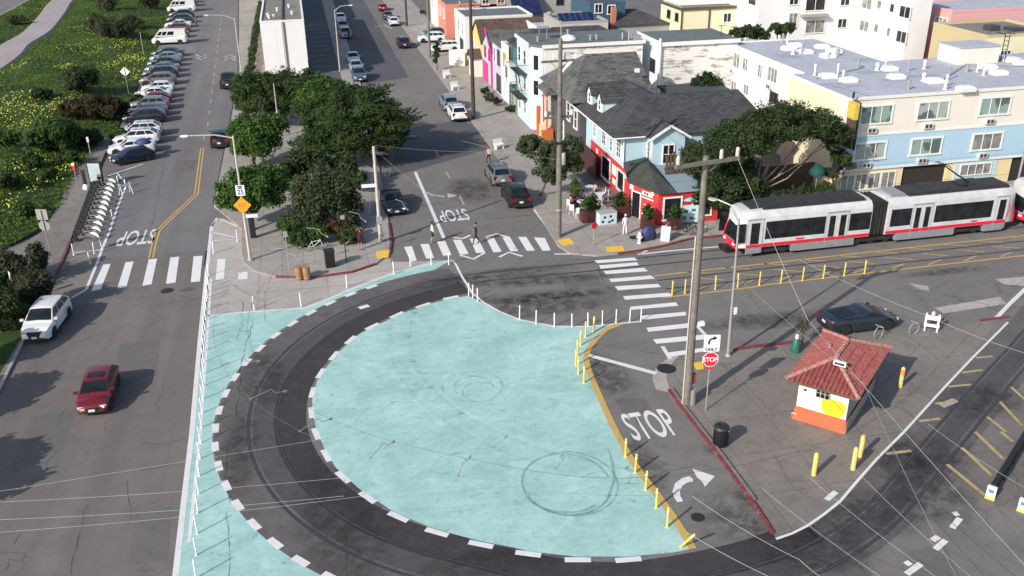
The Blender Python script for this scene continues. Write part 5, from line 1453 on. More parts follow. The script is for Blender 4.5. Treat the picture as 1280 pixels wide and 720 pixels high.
    for dx in (-.12, .12): m.tube([(xp-2.1+dx, -.85, 4.9), (xp-2.1+dx, -.55, 4.98), (xp-2.1+dx, .55, 4.98), (xp-2.1+dx, .85, 4.9)], .03, 4)
    pt(m, 'pantograph', 'black_metal')
    for o_ in list(t.children_recursive):
        for v_ in o_.data.vertices: v_.co.z = .3+(v_.co.z-.3)*(1.10 if v_.co.z > .3 else 1)
    return t
tram = make_tram()
tr2 = dup(tram, (28.7+TL+.9, YC, 0), None, 'second coupled tram with a red front at the right edge')
tag(tr2, group='trams on the avenue track'); tag(tram, group='trams on the avenue track')

# ================================================================== CARS
KINDS = {
 # L W H  hood belt  windscreen-foot, roof-front, roof-back, rear-foot, wheel r, axles, deck
 'sedan': dict(L=4.6, W=1.80, H=1.44, hood=.86, belt=.95, c=(1.00, .25, -.95, -1.72), r=.33, ax=(1.42, -1.33), deck=.98),
 'coupe': dict(L=4.75, W=1.86, H=1.36, hood=.80, belt=.92, c=(1.35, .40, -.45, -2.15), r=.35, ax=(1.45, -1.38), deck=1.02),
 'hatch': dict(L=4.05, W=1.70, H=1.40, hood=.84, belt=.92, c=(.98, .28, -1.35, -1.92), r=.31, ax=(1.28, -1.25), deck=.93),
 'suv': dict(L=4.55, W=1.86, H=1.64, hood=1.0, belt=1.08, c=(1.20, .38, -1.50, -2.18), r=.36, ax=(1.40, -1.32), deck=1.10),
 'van': dict(L=5.4, W=1.98, H=2.35, hood=1.12, belt=1.30, c=(2.15, 1.35, -2.6, -2.66), r=.36, ax=(1.72, -1.70), deck=1.30),
 'pickup': dict(L=5.5, W=1.95, H=1.82, hood=1.12, belt=1.20, c=(1.25, .62, -.62, -.90), r=.40, ax=(1.80, -1.72), deck=1.18),
}
def interp(tab, x):
    for (a, p), (b_, q) in zip(tab, tab[1:]):
        if x <= b_: return p+(q-p)*(x-a)/(b_-a) if b_ > a else q
    return tab[-1][1]
PAINT = {}
def paint(col, metal=.2):
    k = (tuple(col), metal)
    if k not in PAINT: PAINT[k] = carpaint('car_paint', col, metal)
    return PAINT[k]
def car(name, label, cat, loc, rz, kind, col, group=None, metal=.2, lights_on=False, roof_rack=False, wheel_dark=False, sunroof=False, big_grille=False):
    K = KINDS[kind]; L, Wd, H = K['L'], K['W'], K['H']; pm = paint(col, metal)
    t = thing(name, label, cat, (loc[0], loc[1], loc[2] if len(loc) > 2 else 0.005), rz, group)
    h = L/2; cf_, rf_, rr_, cr_ = K['c']; sill = .24 if kind not in ('suv', 'van', 'pickup') else .30
    top = [(-h, K['deck']-.22), (-h+.08, K['deck']-.06), (-h+.25, K['deck']), (cr_ if cr_ > -h+.3 else -h+.3, K['deck']), (cf_, K['belt']), (cf_+.05, K['belt']-.01), (h-.95, K['hood']), (h-.5, K['hood']-.06), (h-.2, K['hood']-.17), (h-.05, K['hood']-.32), (h, K['hood']-.42)]
    top = sorted(top)
    wid = [(-h, .84), (-h+.15, .93), (-h+.5, 1.0), (h-.95, 1.0), (h-.5, .955), (h-.2, .86), (h-.05, .73), (h, .66)]
    xs = {-h, -h+.08, -h+.25, -h+.5, h-.95, h-.5, h-.34, h-.2, h-.12, h-.05, h, cf_, cr_, 0, .5, -.5}
    ra = K['r']+.06
    for a in K['ax']:
        for k in (-1.0, -.98, -.75, -.4, 0, .4, .75, .98, 1.0): xs.add(a+k*ra)
    xs = sorted(x for x in xs if -h <= x <= h)
    zc = K['r']
    vs = []; NS = 6
    for x in xs:
        zt = interp(top, x); w_ = interp(wid, x)*Wd/2
        zb = sill+(.10 if abs(x) > h-.1 else 0)
        for a in K['ax']:
            if abs(x-a) < ra*.995: zb = max(zb, zc+math.sqrt(ra*ra-(x-a)**2))
        zm = max(zb+.06, sill+.42*(zt-sill)); zh = max(zm+.03, zt-.13)
        half = [(.80*w_, zb), (.985*w_, zb), (1.0*w_, zm), (.975*w_, zh), (.90*w_, zt), (0, zt+.035)]
        vs += [(x, y, z) for y, z in half]+[(x, -y, z) for y, z in reversed(half[:-1])]
    n = 11; fs = []
    for i in range(len(xs)-1):
        for j in range(n-1): fs.append((i*n+j, (i+1)*n+j, (i+1)*n+j+1, i*n+j+1))
    fs += [tuple(range(n)), tuple(range((len(xs)-1)*n, len(xs)*n))[::-1]]
    m = MB().add(vs, fs); bd = m.build('body', pm, t, 38)
    bm_ = bmesh.new(); bm_.from_mesh(bd.data); bmesh.ops.recalc_face_normals(bm_, faces=bm_.faces); bm_.to_mesh(bd.data); bm_.free()
    m = MB().box(-h+.35, h-.35, -Wd/2*.80, Wd/2*.80, .20, max(zc+.34, sill+.4)); m.build('underbody', M['black_plastic'], t)
    # cabin
    zb_, yb, yr = K['belt']-.02, Wd/2*.89, Wd/2*.70 if kind not in ('van',) else Wd/2*.84
    zr_ = H-.075
    dk = K['deck']-.02
    BF, RF, RR, BR = [(x, z) for x, z in ((cf_, zb_), (rf_, zr_), (rr_, zr_-(.09 if kind == 'coupe' else .04 if kind == 'sedan' else .03)), (max(cr_, -h+.06), dk))]
    def c8(p, y): return ((p[0], -y, p[1]), (p[0], y, p[1]))
    bf, rf2, rr2, br = c8(BF, yb), c8(RF, yr), c8(RR, yr), c8(BR, yb*.97)
    xm_ = (RF[0]+RR[0])/2
    ST = [(BF[0], BF[1], yb, yb, 0.0), (RF[0], RF[1], yb, yr, .035), (RF[0]-.18, RF[1]+.012, yb, yr*1.01, .05), (xm_, RF[1]+.02, yb, yr*1.02, .055), (RR[0]+.18, RR[1]+.012, yb, yr*1.005, .05), (RR[0], RR[1], yb, yr, .03), (BR[0], BR[1], yb*.97, yb*.97, 0.0)]
    def sec(st):
        x, z, y0_, y1_, cr_wn = st
        return [(x, k*y1_, z+cr_wn*(1-abs(k)**2.2)) for k in (-1, -.8, -.45, 0, .45, .8, 1)]
    m = MB(); vs = []
    for st in ST: vs += sec(st)
    fs = []
    for i_ in range(len(ST)-1):
        for j_ in range(6): fs.append((i_*7+j_, i_*7+j_+1, (i_+1)*7+j_+1, (i_+1)*7+j_))
    fs += [tuple(i_*7 for i_ in range(len(ST))), tuple(i_*7+6 for i_ in reversed(range(len(ST))))]
    m.add(vs, fs); cb = m.build('cabin', pm, t, 32)
    bm_ = bmesh.new(); bm_.from_mesh(cb.data); bmesh.ops.recalc_face_normals(bm_, faces=bm_.faces)
    if sum(f_.normal.z*f_.calc_area() for f_ in bm_.faces) < 0: bmesh.ops.reverse_faces(bm_, faces=bm_.faces)
    bm_.to_mesh(cb.data); bm_.free()
    def screen(nm, A, B_, v0, v1, u_):
        g_ = MB(); a_, b2 = sec(A), sec(B_); ks = [-u_, -.45, 0, .45, u_]
        def at_(row, k):
            kk = (-1, -.8, -.45, 0, .45, .8, 1)
            for q_ in range(6):
                if k <= kk[q_+1]: return lerp(row[q_], row[q_+1], (k-kk[q_])/(kk[q_+1]-kk[q_]))
        nx, nz = (B_[1]-A[1]), -(B_[0]-A[0]); l_ = math.hypot(nx, nz); nx, nz = nx/l_, nz/l_
        if nz < 0: nx, nz = -nx, -nz
        for v_ in (v0, v1):
            for k in ks:
                p_ = lerp(at_(a_, k), at_(b2, k), v_); g_.v.append((p_[0]+nx*.008, p_[1], p_[2]+nz*.008))
        for q_ in range(4): g_.f.append([q_, q_+1, 5+q_+1, 5+q_] if nm == 'windscreen' else [q_+1, q_, 5+q_, 5+q_+1]); g_.m.append(0)
        g_.build(nm, M['carglass'], t, 40)
    screen('windscreen', ST[0], ST[1], .06, .93, .92)
    screen('rear_window', ST[6], ST[5], .14 if kind != 'sedan' else .06, .9, .86)
    for s in (0, 1):
        q = [br[0], bf[0], rf2[0], rr2[0]] if s == 0 else [bf[1], br[1], rr2[1], rf2[1]]
        lim = (.03, .485, .515, .97)
        a, b_, c_, d_ = [Vector(p) for p in q]
        f = lambda u, w_: (a*(1-u)+b_*u)*(1-w_)+(d_*(1-u)+c_*u)*w_
        if kind == 'van': rngs = [(.66, .80), (.83, .95), (.40, .62)] if s == 0 else [(.05, .17), (.20, .34), (.38, .6)]
        elif kind in ('suv', 'hatch'): rngs = [(.05, .30), (.33, .63), (.66, .95)] if s == 0 else [(.05, .34), (.37, .67), (.70, .95)]
        else: rngs = [(.06, .48), (.52, .94)]
        for u0, u1 in rngs:
            w0, w1 = (.10, .86) if kind != 'van' else (.22, .80)
            MB().panel([f(u0, w0), f(u1, w0), f(u1, w1), f(u0, w1)], .008).build('side_window', M['carglass'], t)
    m = MB()
    for s in (-1, 1):
        for xx in (cf_-.25, (rf_+rr_)/2-.02, max(rr_+.15, K['ax'][1]+.42)):
            m.cbox((xx, s*Wd/2*.988, sill+.43*(K['belt']-sill)+.06), (.014, .03, (K['belt']-sill)*.66))
        m.cbox(((K['ax'][0]+K['ax'][1])/2, s*Wd/2*.975, sill+.03), (K['ax'][0]-K['ax'][1]-2*ra-.1, .05, .1))
    m.build('door_seam', M['black_plastic'], t)
    # wheels
    for a in K['ax']:
        for s in (-1, 1):
            yw = s*(Wd/2-.12)
            wo = MB().lathe([(K['r']*.62, -.1), (K['r']*.97, -.1), (K['r'], -.06), (K['r'], .06), (K['r']*.97, .1), (K['r']*.62, .1)], 18, (a, yw, K['r']), 0, 'Y').build('wheel', M['tyre'], t, 40)
            rm = MB().lathe([(K['r']*.63, -.085), (K['r']*.63, .085)], 14, (a, yw, K['r']), 0, 'Y')
            for k in range(5):
                aa = k*2*PI/5; rm.cbox((a+.13*math.cos(aa)*K['r']/.33, yw+s*.088, K['r']+.13*math.sin(aa)*K['r']/.33), (.2, .012, .05), 0, 0, -aa)
            rm.build('rim', M['steel_hub'] if wheel_dark else M['alloy'], wo)
    zl = K['hood']-.27
    for s in (-1, 1):
        MB().cbox((h-.19, s*Wd/2*.62, zl+.02), (.20, .32, .12), -s*.5).build('headlight', M['headlamp'], t)
        MB().cbox((-h+.05, s*Wd/2*.72, K['deck']-.20), (.12, .32, .16 if kind not in ('suv', 'van', 'pickup') else .3), s*.2).build('tail_light', M['taillamp'], t)
        MB().cbox((cf_-.15, s*(Wd/2+.06), K['belt']+.05), (.12, .2, .13)).build('mirror', pm, t)
    MB().cbox((h-.03, 0, zl-.04), (.1, Wd*.36, .13)).cbox((h-.04, 0, .38), (.1, Wd*.5, .13)).build('grille', M['black_plastic'], t)
    MB().cbox((h+.02, 0, .48), (.02, .32, .14)).build('number_plate', M['plate'], t)
    MB().cbox((-h-.01, 0, .70), (.02, .32, .15)).build('number_plate', M['plate'], t)
    MB().cbox((-h-.0, 0, .42), (.06, Wd*.78, .16)).build('rear_bumper', M['black_plastic'], t)
    if big_grille: MB().add([(h+.015, -.42, .80), (h+.015, .42, .80), (h+.03, .28, .46), (h+.03, -.28, .46), (h-.2, -.42, .80), (h-.2, .42, .80), (h-.2, .28, .46), (h-.2, -.28, .46)], [(0,1,2,3),(7,6,5,4),(0,4,5,1),(2,6,7,3),(1,5,6,2),(3,7,4,0)]).build('front_grille', M['black_plastic'], t); MB().cbox((h-.03, 0, .36), (.12, 1.25, .12)).build('front_bumper', M['black_plastic'], t)
    if sunroof: MB().cbox((xm_+.35, 0, H-.0), (.5, .8, .03)).build('sunroof', M['carglass'], t)
    if roof_rack:
        m = MB()
        for s in (-1, 1): m.tube([(rf_-.15, s*yr*.92, H+.03), (rr_+.1, s*yr*.92, H+.02)], .025, 5)
        for x in (rf_-.5, rr_+.5): m.tube([(x, -yr*.92, H+.05), (x, yr*.92, H+.05)], .02, 5)
        m.build('roof_rack', M['black_metal'], t)
    if kind == 'pickup':
        MB().box(-h+.15, cr_-.05, -Wd/2*.78, Wd/2*.78, K['deck']+.02, K['deck']+.045).build('bed_floor', M['black_plastic'], t)
    return t
def mid(a, b_): return ((a[0]+b_[0])/2, (a[1]+b_[1])/2)
def heading(dx, dy): return math.atan2(dy, dx)
# near cars
p, q = W(90, 525), W(139, 520); ca_ = mid(p, q)
car('car', 'dark red hatchback with a sunroof driving down the highway lane', 'car', (ca_[0]+.1, ca_[1]+1.95), R(-90), 'hatch', (.17, .008, .014), 'cars on the road', sunroof=True)
car('car', 'white crossover with black grille parked at the left kerb by the bushes', 'car', (-17.25, 56.2), R(-96), 'suv', (.72, .72, .71), 'cars on the road', 0, big_grille=True)
p, q = W(1034, 419), W(1128, 413)
car('car', 'slate grey fastback car parked beside the kiosk island', 'car', ((p[0]+q[0])/2, (p[1]+q[1])/2+.85), R(1), 'coupe', (.026, .035, .048), 'cars on the road', .35, wheel_dark=True)
p = W(502, 272); car('car', 'dark navy sedan facing the crossing by the shady pavement', 'car', (6.0, 72.9), R(-88), 'sedan', (.014, .019, .034), 'cars on the road')
car('car', 'silver grey estate car with roof rails behind the black off-roader', 'car', (15.95, 77.9), R(90), 'suv', (.24, .25, .25), 'cars on the road', .5, roof_rack=True)
car('car', 'black off-roader with boxy tail parked nearest the corner', 'car', (16.2, 71.9), R(90), 'suv', (.008, .008, .009), 'cars on the road', roof_rack=True, wheel_dark=True)
car('van', 'old white van in the shade of the cypress', 'van', (6.2, 89.9), R(-90), 'van', (.62, .60, .57), 'cars on the road')
car('car', 'white hatchback with dark rear window behind the light blue one', 'car', (16.1, 101.0), R(90), 'suv', (.74, .74, .74), 'cars on the road', 0, roof_rack=True)
car('car', 'light steel blue crossover parked by the dark utility pole', 'car', (16.0, 106.0), R(90), 'suv', (.26, .33, .38), 'cars on the road', .4)
car('car', 'dark blue car driving away up the street', 'car', (15.4, 147.2), R(90), 'suv', (.018, .018, .045), 'cars on the road')
car('car', 'white saloon parked up the street near the corner pole', 'car', (16.2, 169.5), R(90), 'sedan', (.66, .67, .69), 'cars on the road', 0)
car('car', 'dark green saloon parked between the white and red ones', 'car', (15.9, 177), R(90), 'sedan', (.07, .085, .085), 'cars on the road')
car('car', 'red car furthest away up the street', 'car', (16.0, 188), R(90), 'hatch', (.35, .015, .03), 'cars on the road')
for (y, col, kd, lab) in ((136.8, (.66, .68, .70), 'sedan', 'white sedan parked on the left, rear of the three near the lamp pole'), (130.6, (.42, .47, .53), 'sedan', 'silver sedan parked on the left, middle of the three near the lamp pole'), (124.6, (.09, .12, .17), 'suv', 'blue grey crossover parked on the left, nearest the cypress'), (158.5, (.30, .31, .32), 'suv', 'grey crossover parked far up on the left'), (167, (.22, .25, .28), 'sedan', 'steel grey sedan parked far up on the left between two others'), (176.5, (.60, .62, .64), 'sedan', 'silver white sedan parked furthest up on the left')):
    car('car', lab, 'car', (6.9+max(0, y-140)*.01, y), R(-90), kd, col, 'cars parked along the left kerb', .3)
car('car', 'white crossover parked across the pavement, nearer the road of two', 'car', (20.2, 149.5, .12), R(178), 'suv', (.72, .72, .72), 'cars parked on driveways', 0)
car('car', 'white crossover parked on a driveway beside the stair wall', 'car', (21.0, 141.0, .12), R(185), 'suv', (.70, .70, .70), 'cars parked on driveways', 0)
car('car', 'dark green car on a driveway before the white house', 'car', (21.5, 155.0, .12), R(180), 'sedan', (.01, .09, .08), 'cars parked on driveways')
car('car', 'black pickup truck driving away up the highway', 'pickup truck', (-9.95, 125.4), R(90), 'pickup', (.012, .012, .013), 'cars on the road', wheel_dark=True)
car('van', 'black van driving away beside the leafy tree', 'van', (-9.25, 96.8), R(90), 'suv', (.012, .013, .015), 'cars on the road', wheel_dark=True)
# the row parked nose-in against the dune
ROW = [('hatch', (.010, .012, .045), 'dark blue hatchback with a blue bundle on the roof, nearest end of the dune row'), ('sedan', (.74, .74, .74), 'white sedan second from the near end of the dune row'), ('suv', (.74, .74, .74), 'white crossover with roof rails, third in the dune row'), ('suv', (.72, .73, .73), 'white sport utility car beside the roof-railed one in the dune row'),
       ('suv', (.018, .022, .035), 'blue black crossover parked between white and silver cars in the dune row'), ('sedan', (.05, .07, .10), 'steel blue sedan half hidden in the dune row'), ('suv', (.20, .20, .21), 'silver wagon in the dune row just before the red car'), ('hatch', (.20, .010, .025), 'crimson hatchback in the dune row'),
       ('sedan', (.72, .72, .72), 'white sedan just beyond the crimson hatchback in the dune row'), ('hatch', (.72, .72, .72), 'white hatchback two beyond the crimson one in the dune row'), ('suv', (.16, .14, .135), 'taupe wagon beyond the pair of white cars in the dune row'), ('suv', (.03, .032, .045), 'charcoal blue crossover beyond the taupe wagon'),
       ('sedan', (.13, .16, .19), 'pale steel sedan in the middle of the dune row'), ('sedan', (.035, .04, .05), 'dark sedan in the middle of the dune row beside the pale steel one'), ('sedan', (.20, .21, .23), 'silver sedan two cars before the big white van'), ('sedan', (.03, .05, .07), 'deep blue sedan right in front of the big white van'),
       ('van', (.74, .74, .73), 'tall white camper van in the dune row'), ('sedan', (.05, .05, .055), 'dark grey sedan beyond the camper van'), ('suv', (.16, .05, .05), 'maroon black wagon second beyond the camper van'), ('sedan', (.68, .68, .68), 'white sedan third beyond the camper van'), ('suv', (.03, .04, .055), 'navy crossover before the small white van'), ('suv', (.025, .03, .04), 'black crossover just before the small white van'),
       ('van', (.70, .70, .69), 'small white van near the far end of the dune row'), ('suv', (.03, .03, .035), 'black car beyond the small white van'), ('sedan', (.25, .26, .28), 'grey car second beyond the small white van'), ('suv', (.05, .05, .06), 'dark car at the far end of the dune row')]
yrow = [92.6, 95.9, 99.2, 102.2, 108.2, 111.2, 114.2, 117.6, 120.6, 124.2, 128.4, 133, 137, 141, 145, 149, 160.5, 166.5, 172, 177.5, 183, 189, 198, 206, 212, 219]
for (kd, col, lab), y in zip(ROW, yrow):
    xr = -15.35-max(0, y-100)*.0455
    L = KINDS[kd]['L']
    rzz = R(180+random.uniform(-3, 3)) if y > 94 else R(180+24)
    c = car('parked_car', lab, 'van' if kd == 'van' else 'car', (xr-L/2+(-.1 if y > 94 else .1), y), rzz, kd, col, 'cars parked nose-in along the dune', .1 if col[0] > .5 else .3, roof_rack=(y in (99.2, 102.2)))
    if y == 92.6:
        m = MB().lathe([(.1, .0), (.55, .06), (.6, .25), (.35, .5), (.05, .55)], 10, (0, 0, 0))
        for i, v_ in enumerate(m.v): m.v[i] = (v_[0]*1.3+random.uniform(-.05, .05), v_[1], v_[2])
        o = m.build('bundle', plain('blue_bundle', (.03, .06, .16), .7), None, 60)
        o.location = (xr-.9, y+1.1, 1.36); tag(o, 'dark blue bundle strapped on the nearest car of the dune row', 'bundle')

# ================================================================== STREET FURNITURE
def post_proto(name, label, cat, group, h, w, mat, cap=None, base=True, bands=None, round_=True):
    t = thing(name, label, cat, (0, 0, -50), 0, group)
    if round_: MB().lathe([(w, .03), (w, h-.02), (w*.7, h)], 8).build('post', M[mat], t, 40)
    else: MB().box(-w, w, -w*.6, w*.6, .03, h).build('post', M[mat], t)
    if base: MB().lathe([(w*1.7, 0), (w*1.6, .02), (w*1.1, .04)], 10).build('base', M['black_plastic' if mat == 'yellow_steel' else mat], t)
    if bands:
        m = MB()
        for z in bands: m.lathe([(w+.006, z), (w+.006, z+.08)], 8)
        m.build('band', M['sign_white'], t)
    return t
def place_all(proto, pts, labs=None, tilt=0.0):
    for i, p in enumerate(pts):
        o = proto if i == 0 else copy_tree(proto)
        o.location = (p[0], p[1], p[2] if len(p) > 2 else .012)
        o.rotation_euler = (random.uniform(-tilt, tilt), random.uniform(-tilt, tilt), 0)
        if labs: o['label'] = labs
# white delineators along the highway edge
pr = post_proto('delineator_post', 'thin white delineator post beside the highway edge line', 'delineator', 'white delineators along the highway edge', .95, .032, 'white_plastic', base=True)
pts = []
yv = 24.0
for i in range(27):
    y = 26.6+i*1.42
    if y > 63: break
    x = interp([(24, -6.25), (29.2, -6.28), (36, -6.7), (44, -7.1), (52, -7.6), (60, -8.0), (70, -8.35)], y)
    pts.append((x, y))
place_all(pr, pts, None, .05)
pr = post_proto('delineator_post', 'thin white delineator post on the pale paving at the turquoise edge', 'delineator', 'white delineators by the corner paving', .95, .036, 'white_plastic')
place_all(pr, P([(318, 387), (376.7, 383), (433.7, 360), (492.5, 342.5), (513, 333), (539, 331), (561, 331)]), None, .03)
pr = post_proto('delineator_post', 'thin white delineator post on the rim of the turquoise plaza', 'delineator', 'white delineators along the plaza rim', .95, .036, 'white_plastic')
place_all(pr, P([(586, 370), (591, 372.5), (597, 377), (649.5, 398.7), (670, 405), (693, 408.5), (715, 409.5), (735, 408), (753, 405.5), (770, 404), (787, 403), (801, 401.5)]), None, .03)
pr = post_proto('delineator_post', 'white delineator post beside the docked bicycles', 'delineator', 'white delineators around the bicycle dock', .9, .045, 'white_plastic')
place_all(pr, P([(92.5, 319), (118, 317), (113, 330), (128, 311), (141, 275), (148, 232), (157, 236)]), None, .08)
pr = post_proto('delineator_post', 'white delineator post in the painted box by the leafy tree', 'delineator', 'white delineators in the painted box', .95, .036, 'white_plastic')
place_all(pr, P([(267, 317), (297, 302), (262, 360), (259.5, 372)]), None, .05)
pr = post_proto('yellow_post', 'yellow flexible post on the turquoise side of the yellow line', 'bollard', 'yellow posts along the curved yellow line', 1.05, .055, 'yellow_plastic', bands=(.8,))
place_all(pr, P([(742, 415), (732, 421.5), (725.5, 432), (722, 445), (720, 457), (723, 467.5), (730, 478.7), (782, 571), (794, 591), (807, 612.5), (820.5, 635), (834, 659)]), None, .03)
o = dup(pr, (*W(851, 684), .03), 0, 'knocked over yellow post leaning at the tip of the yellow line'); o.rotation_euler = (R(22), R(24), 0)
pr = post_proto('yellow_post', 'yellow post standing between the tram tracks and the road', 'bollard', 'yellow posts along the tram lane', 1.0, .048, 'yellow_plastic')
place_all(pr, P([(840, 368.5), (856, 367), (872, 365), (894, 362), (922, 359), (949, 356.5), (976, 354), (1003, 351), (1029, 348), (1055, 345), (1080.5, 342)]), None, .02)
def bollard(label, px, py, top='yellow_steel'):
    t = thing('bollard', label, 'bollard', (*W(px, py), .011), 0, 'yellow steel bollards around the kiosk')
    MB().lathe([(.115, 0), (.115, 1.08), (.10, 1.18), (.05, 1.24)], 14).build('post', M['yellow_steel'], t, 40)
    m = MB().lathe([(.119, .92), (.119, 1.0)], 14)
    if top != 'yellow_steel': m.lathe([(.119, 1.04), (.119, 1.1)], 14).lathe([(.119, .8), (.119, .88)], 14)
    m.build('band', M['orange_steel' if top != 'yellow_steel' else 'yellow_plastic'], t)
bollard('short yellow steel bollard on its own in front of the kiosk', 1017, 594); bollard('yellow steel bollard, the nearer of the pair by the white line', 1066, 587); bollard('yellow steel bollard, the farther of the pair by the white line', 1075, 571); bollard('yellow bollard with orange bands behind the kiosk', 1125, 484, 'o')

# kiosk
KA = -.817
kc = (25.33, 36.74)
k_ = thing('kiosk', 'small white kiosk with red tiled hip roof and orange base', 'kiosk', (kc[0], kc[1], .012), KA)
hx, hy = 1.24, 2.53
MB().box(-hx, hx, -hy, hy, .62, 2.36).build('wall', stucco('kiosk_white', (.74, .72, .68), .45), k_)
MB().tube([(-hx-.14, -hy-.12, .1), (-hx-.14, -hy-.12, .34), (-hx+.1, -hy-.12, .34)], .03).build('standpipe', M['galv'], k_); MB().box(-hx+.25, -hx+.42, -hy-.012, -hy+.01, 1.72, 1.84).build('vent', M['win_dark'], k_)
MB().box(hx-.004, hx+.015, -hy-.01, hy+.01, .02, 2.36).build('side_wall', M['stuc_grey'], k_)
m = MB(); e = .1
m.add([(-hx-e, -hy-e, 0), (hx+e, -hy-e, 0), (hx+e, hy+e, 0), (-hx-e, hy+e, 0), (-hx-.03, -hy-.03, .75), (hx+.03, -hy-.03, .75), (hx+.03, hy+.03, .75), (-hx-.03, hy+.03, .75)], [(0,1,5,4),(1,2,6,5),(2,3,7,6),(3,0,4,7),(4,5,6,7)])
m.build('plinth', stucco('kiosk_orange', (.72, .13, .06), .4), k_)
bl = [(1.2*math.copysign(abs(math.cos(a))**.75, math.cos(a))*.5*(1+.06*math.sin(3*a)), 1.02*math.copysign(abs(math.sin(a))**.75, math.sin(a))*.5*(1+.08*math.cos(2*a))) for a in np.linspace(0, 2*PI, 22)[:-1]]
m = MB().prism(bl, 0, .006); m.v = [(p[0]+.56, -hy-.001-p[2], p[1]+1.22) for p in m.v]; m.f = [f[::-1] for f in m.f]
m.build('yellow_mural', plain('mural_yellow', (.86, .62, .02), .6), k_)
w_ = MB().box(-.34, .30, -hy-.04, -hy+.01, 1.62, 2.12).build('window', M['glass'], k_)
m = MB()
for i in range(4): m.box(-.36+i*.22, -.32+i*.22, -hy-.07, -hy-.041, 1.60, 2.14)
for z in (1.60, 1.86, 2.11): m.box(-.36, .34, -hy-.065, -hy-.042, z, z+.03)
m.build('window_bars', M['grey_paint'], w_)
MB().box(hx+.101, hx+.116, -hy-.1, hy+.1, .02, .74).build('side_plinth', M['stuc_grey'], k_); MB().box(hx+.016, hx+.04, -.6, .4, .76, 2.1).build('door', M['stuc_grey'], k_)
tile = newmat('roof_tile_terracotta'); _, nt, b = tile
v = objc(nt); f = noise(nt, 3.5, 5, .7, v); g2 = noise(nt, 1.1, 3, .5, v)
c = ramp(nt, f, [(.3, (.17, .04, .036)), (.6, (.31, .075, .065)), (.8, (.42, .17, .14))])
c = mix(nt, c, (.24, .11, .095), ramp(nt, g2, [(.5, 0), (.8, .7)])); nt.links.new(c, b.inputs['Base Color']); b.inputs['Roughness'].default_value = .75
tile = tile[0]
ox, oy = 1.777, 3.07; ze, zt = 2.39, 3.20; rh = .88   # ridge half-length along y
m = MB().add([(-ox, -oy, ze), (ox, -oy, ze), (ox, oy, ze), (-ox, oy, ze), (0, -rh-.25, zt), (0, rh+.25, zt)], [(0, 1, 4), (1, 2, 5, 4), (2, 3, 5), (3, 0, 4, 5), (3, 2, 1, 0)])
sp = .21
def slope_tubes(A, B_, n_in, run, L, r0, r1):
    """tile rows from the eave A..B_ rising inwards"""
    k = int(L/sp)
    for i in range(k):
        u = (i+.5)*L/k
        s = min(u/L/(r0), (L-u)/L/(1-r1), 1.0) if True else 1
        s = min(1.0, u/(L*r0) if r0 > 0 else 1, (L-u)/(L*(1-r1)) if r1 < 1 else 1)
        if s < .06: continue
        p0 = (A[0]+(B_[0]-A[0])*u/L, A[1]+(B_[1]-A[1])*u/L)
        n_t = max(1, int(run*s/.36))
        for j in range(n_t):
            a, b2 = s*j/n_t, s*(j+1)/n_t
            q0 = (p0[0]+n_in[0]*run*a, p0[1]+n_in[1]*run*a, ze+(zt-ze)*a+.035); q1 = (p0[0]+n_in[0]*run*b2, p0[1]+n_in[1]*run*b2, ze+(zt-ze)*b2+.02)
            m.tube([q0, q1], [.082, .062], 6)
ry = rh+.25
slope_tubes((-ox, -oy), (ox, -oy), (0, 1), oy-ry, 2*ox, .5, .5)
slope_tubes((ox, oy), (-ox, oy), (0, -1), oy-ry, 2*ox, .5, .5)
r0 = (oy-ry)/(2*oy)
slope_tubes((-ox, oy), (-ox, -oy), (1, 0), ox, 2*oy, r0, 1-r0); slope_tubes((ox, -oy), (ox, oy), (-1, 0), ox, 2*oy, r0, 1-r0)
rdg = MB(); tiles_ = m; m = rdg
for a_, b_ in (((-ox, -oy, ze), (0, -ry, zt)), ((ox, -oy, ze), (0, -ry, zt)), ((ox, oy, ze), (0, ry, zt)), ((-ox, oy, ze), (0, ry, zt)), ((0, -ry, zt), (0, ry, zt))):
    for i in range(8):
        p0, p1 = lerp(a_, b_, i/8), lerp(a_, b_, (i+1)/8); m.tube([vadd(p0, (0, 0, .08)), vadd(p1, (0, 0, .06))], [.12, .095], 7)
kr_ = tiles_.build('roof', tile, k_, 50); rdg.build('ridge_tiles', plain('ridge_mortar', (.40, .20, .165), .85, 0, .35, 6), kr_, 50)
MB().box(-ox+.05, ox-.05, -oy+.05, oy-.05, ze-.14, ze-.012).build('eaves', M['brown_trim'], k_)
m = MB().cbox((.35, -1.6, 3.25), (.62, .14, .24)).tube([(.35, -1.6, 2.8), (.35, -1.6, 3.15)], .05); fl = m.build('floodlight', M['sign_white'], k_); MB().cbox((.35, -1.675, 3.25), (.48, .02, .12)).build('lens', M['sign_black'], fl)
MB().tube([(-.7, .3, 2.8), (-.7, .3, 3.15)], .07).build('roof_vent', M['galv'], k_)

# litter bin, stop sign, hydrant ...
t = thing('litter_bin', 'black round litter bin on the concrete island', 'bin', (*W(900, 556), .012))
m = MB().lathe([(.30, .02), (.33, .1), (.36, .95)], 18)
for i in range(20):
    a = i*2*PI/20; m.cbox((.36*math.cos(a), .36*math.sin(a), .5), (.02, .05, .88), a)
m.build('body', M['black_metal'], t, 40); MB().lathe([(.38, .95), (.40, 1.0), (.34, 1.1), (.16, 1.14), (.15, 1.09)], 18).build('lid', M['black_plastic'], t, 40); MB().cbox((.28, -.24, .92), (.16, .02, .06), R(50)).build('sticker', M['sign_white'], t)

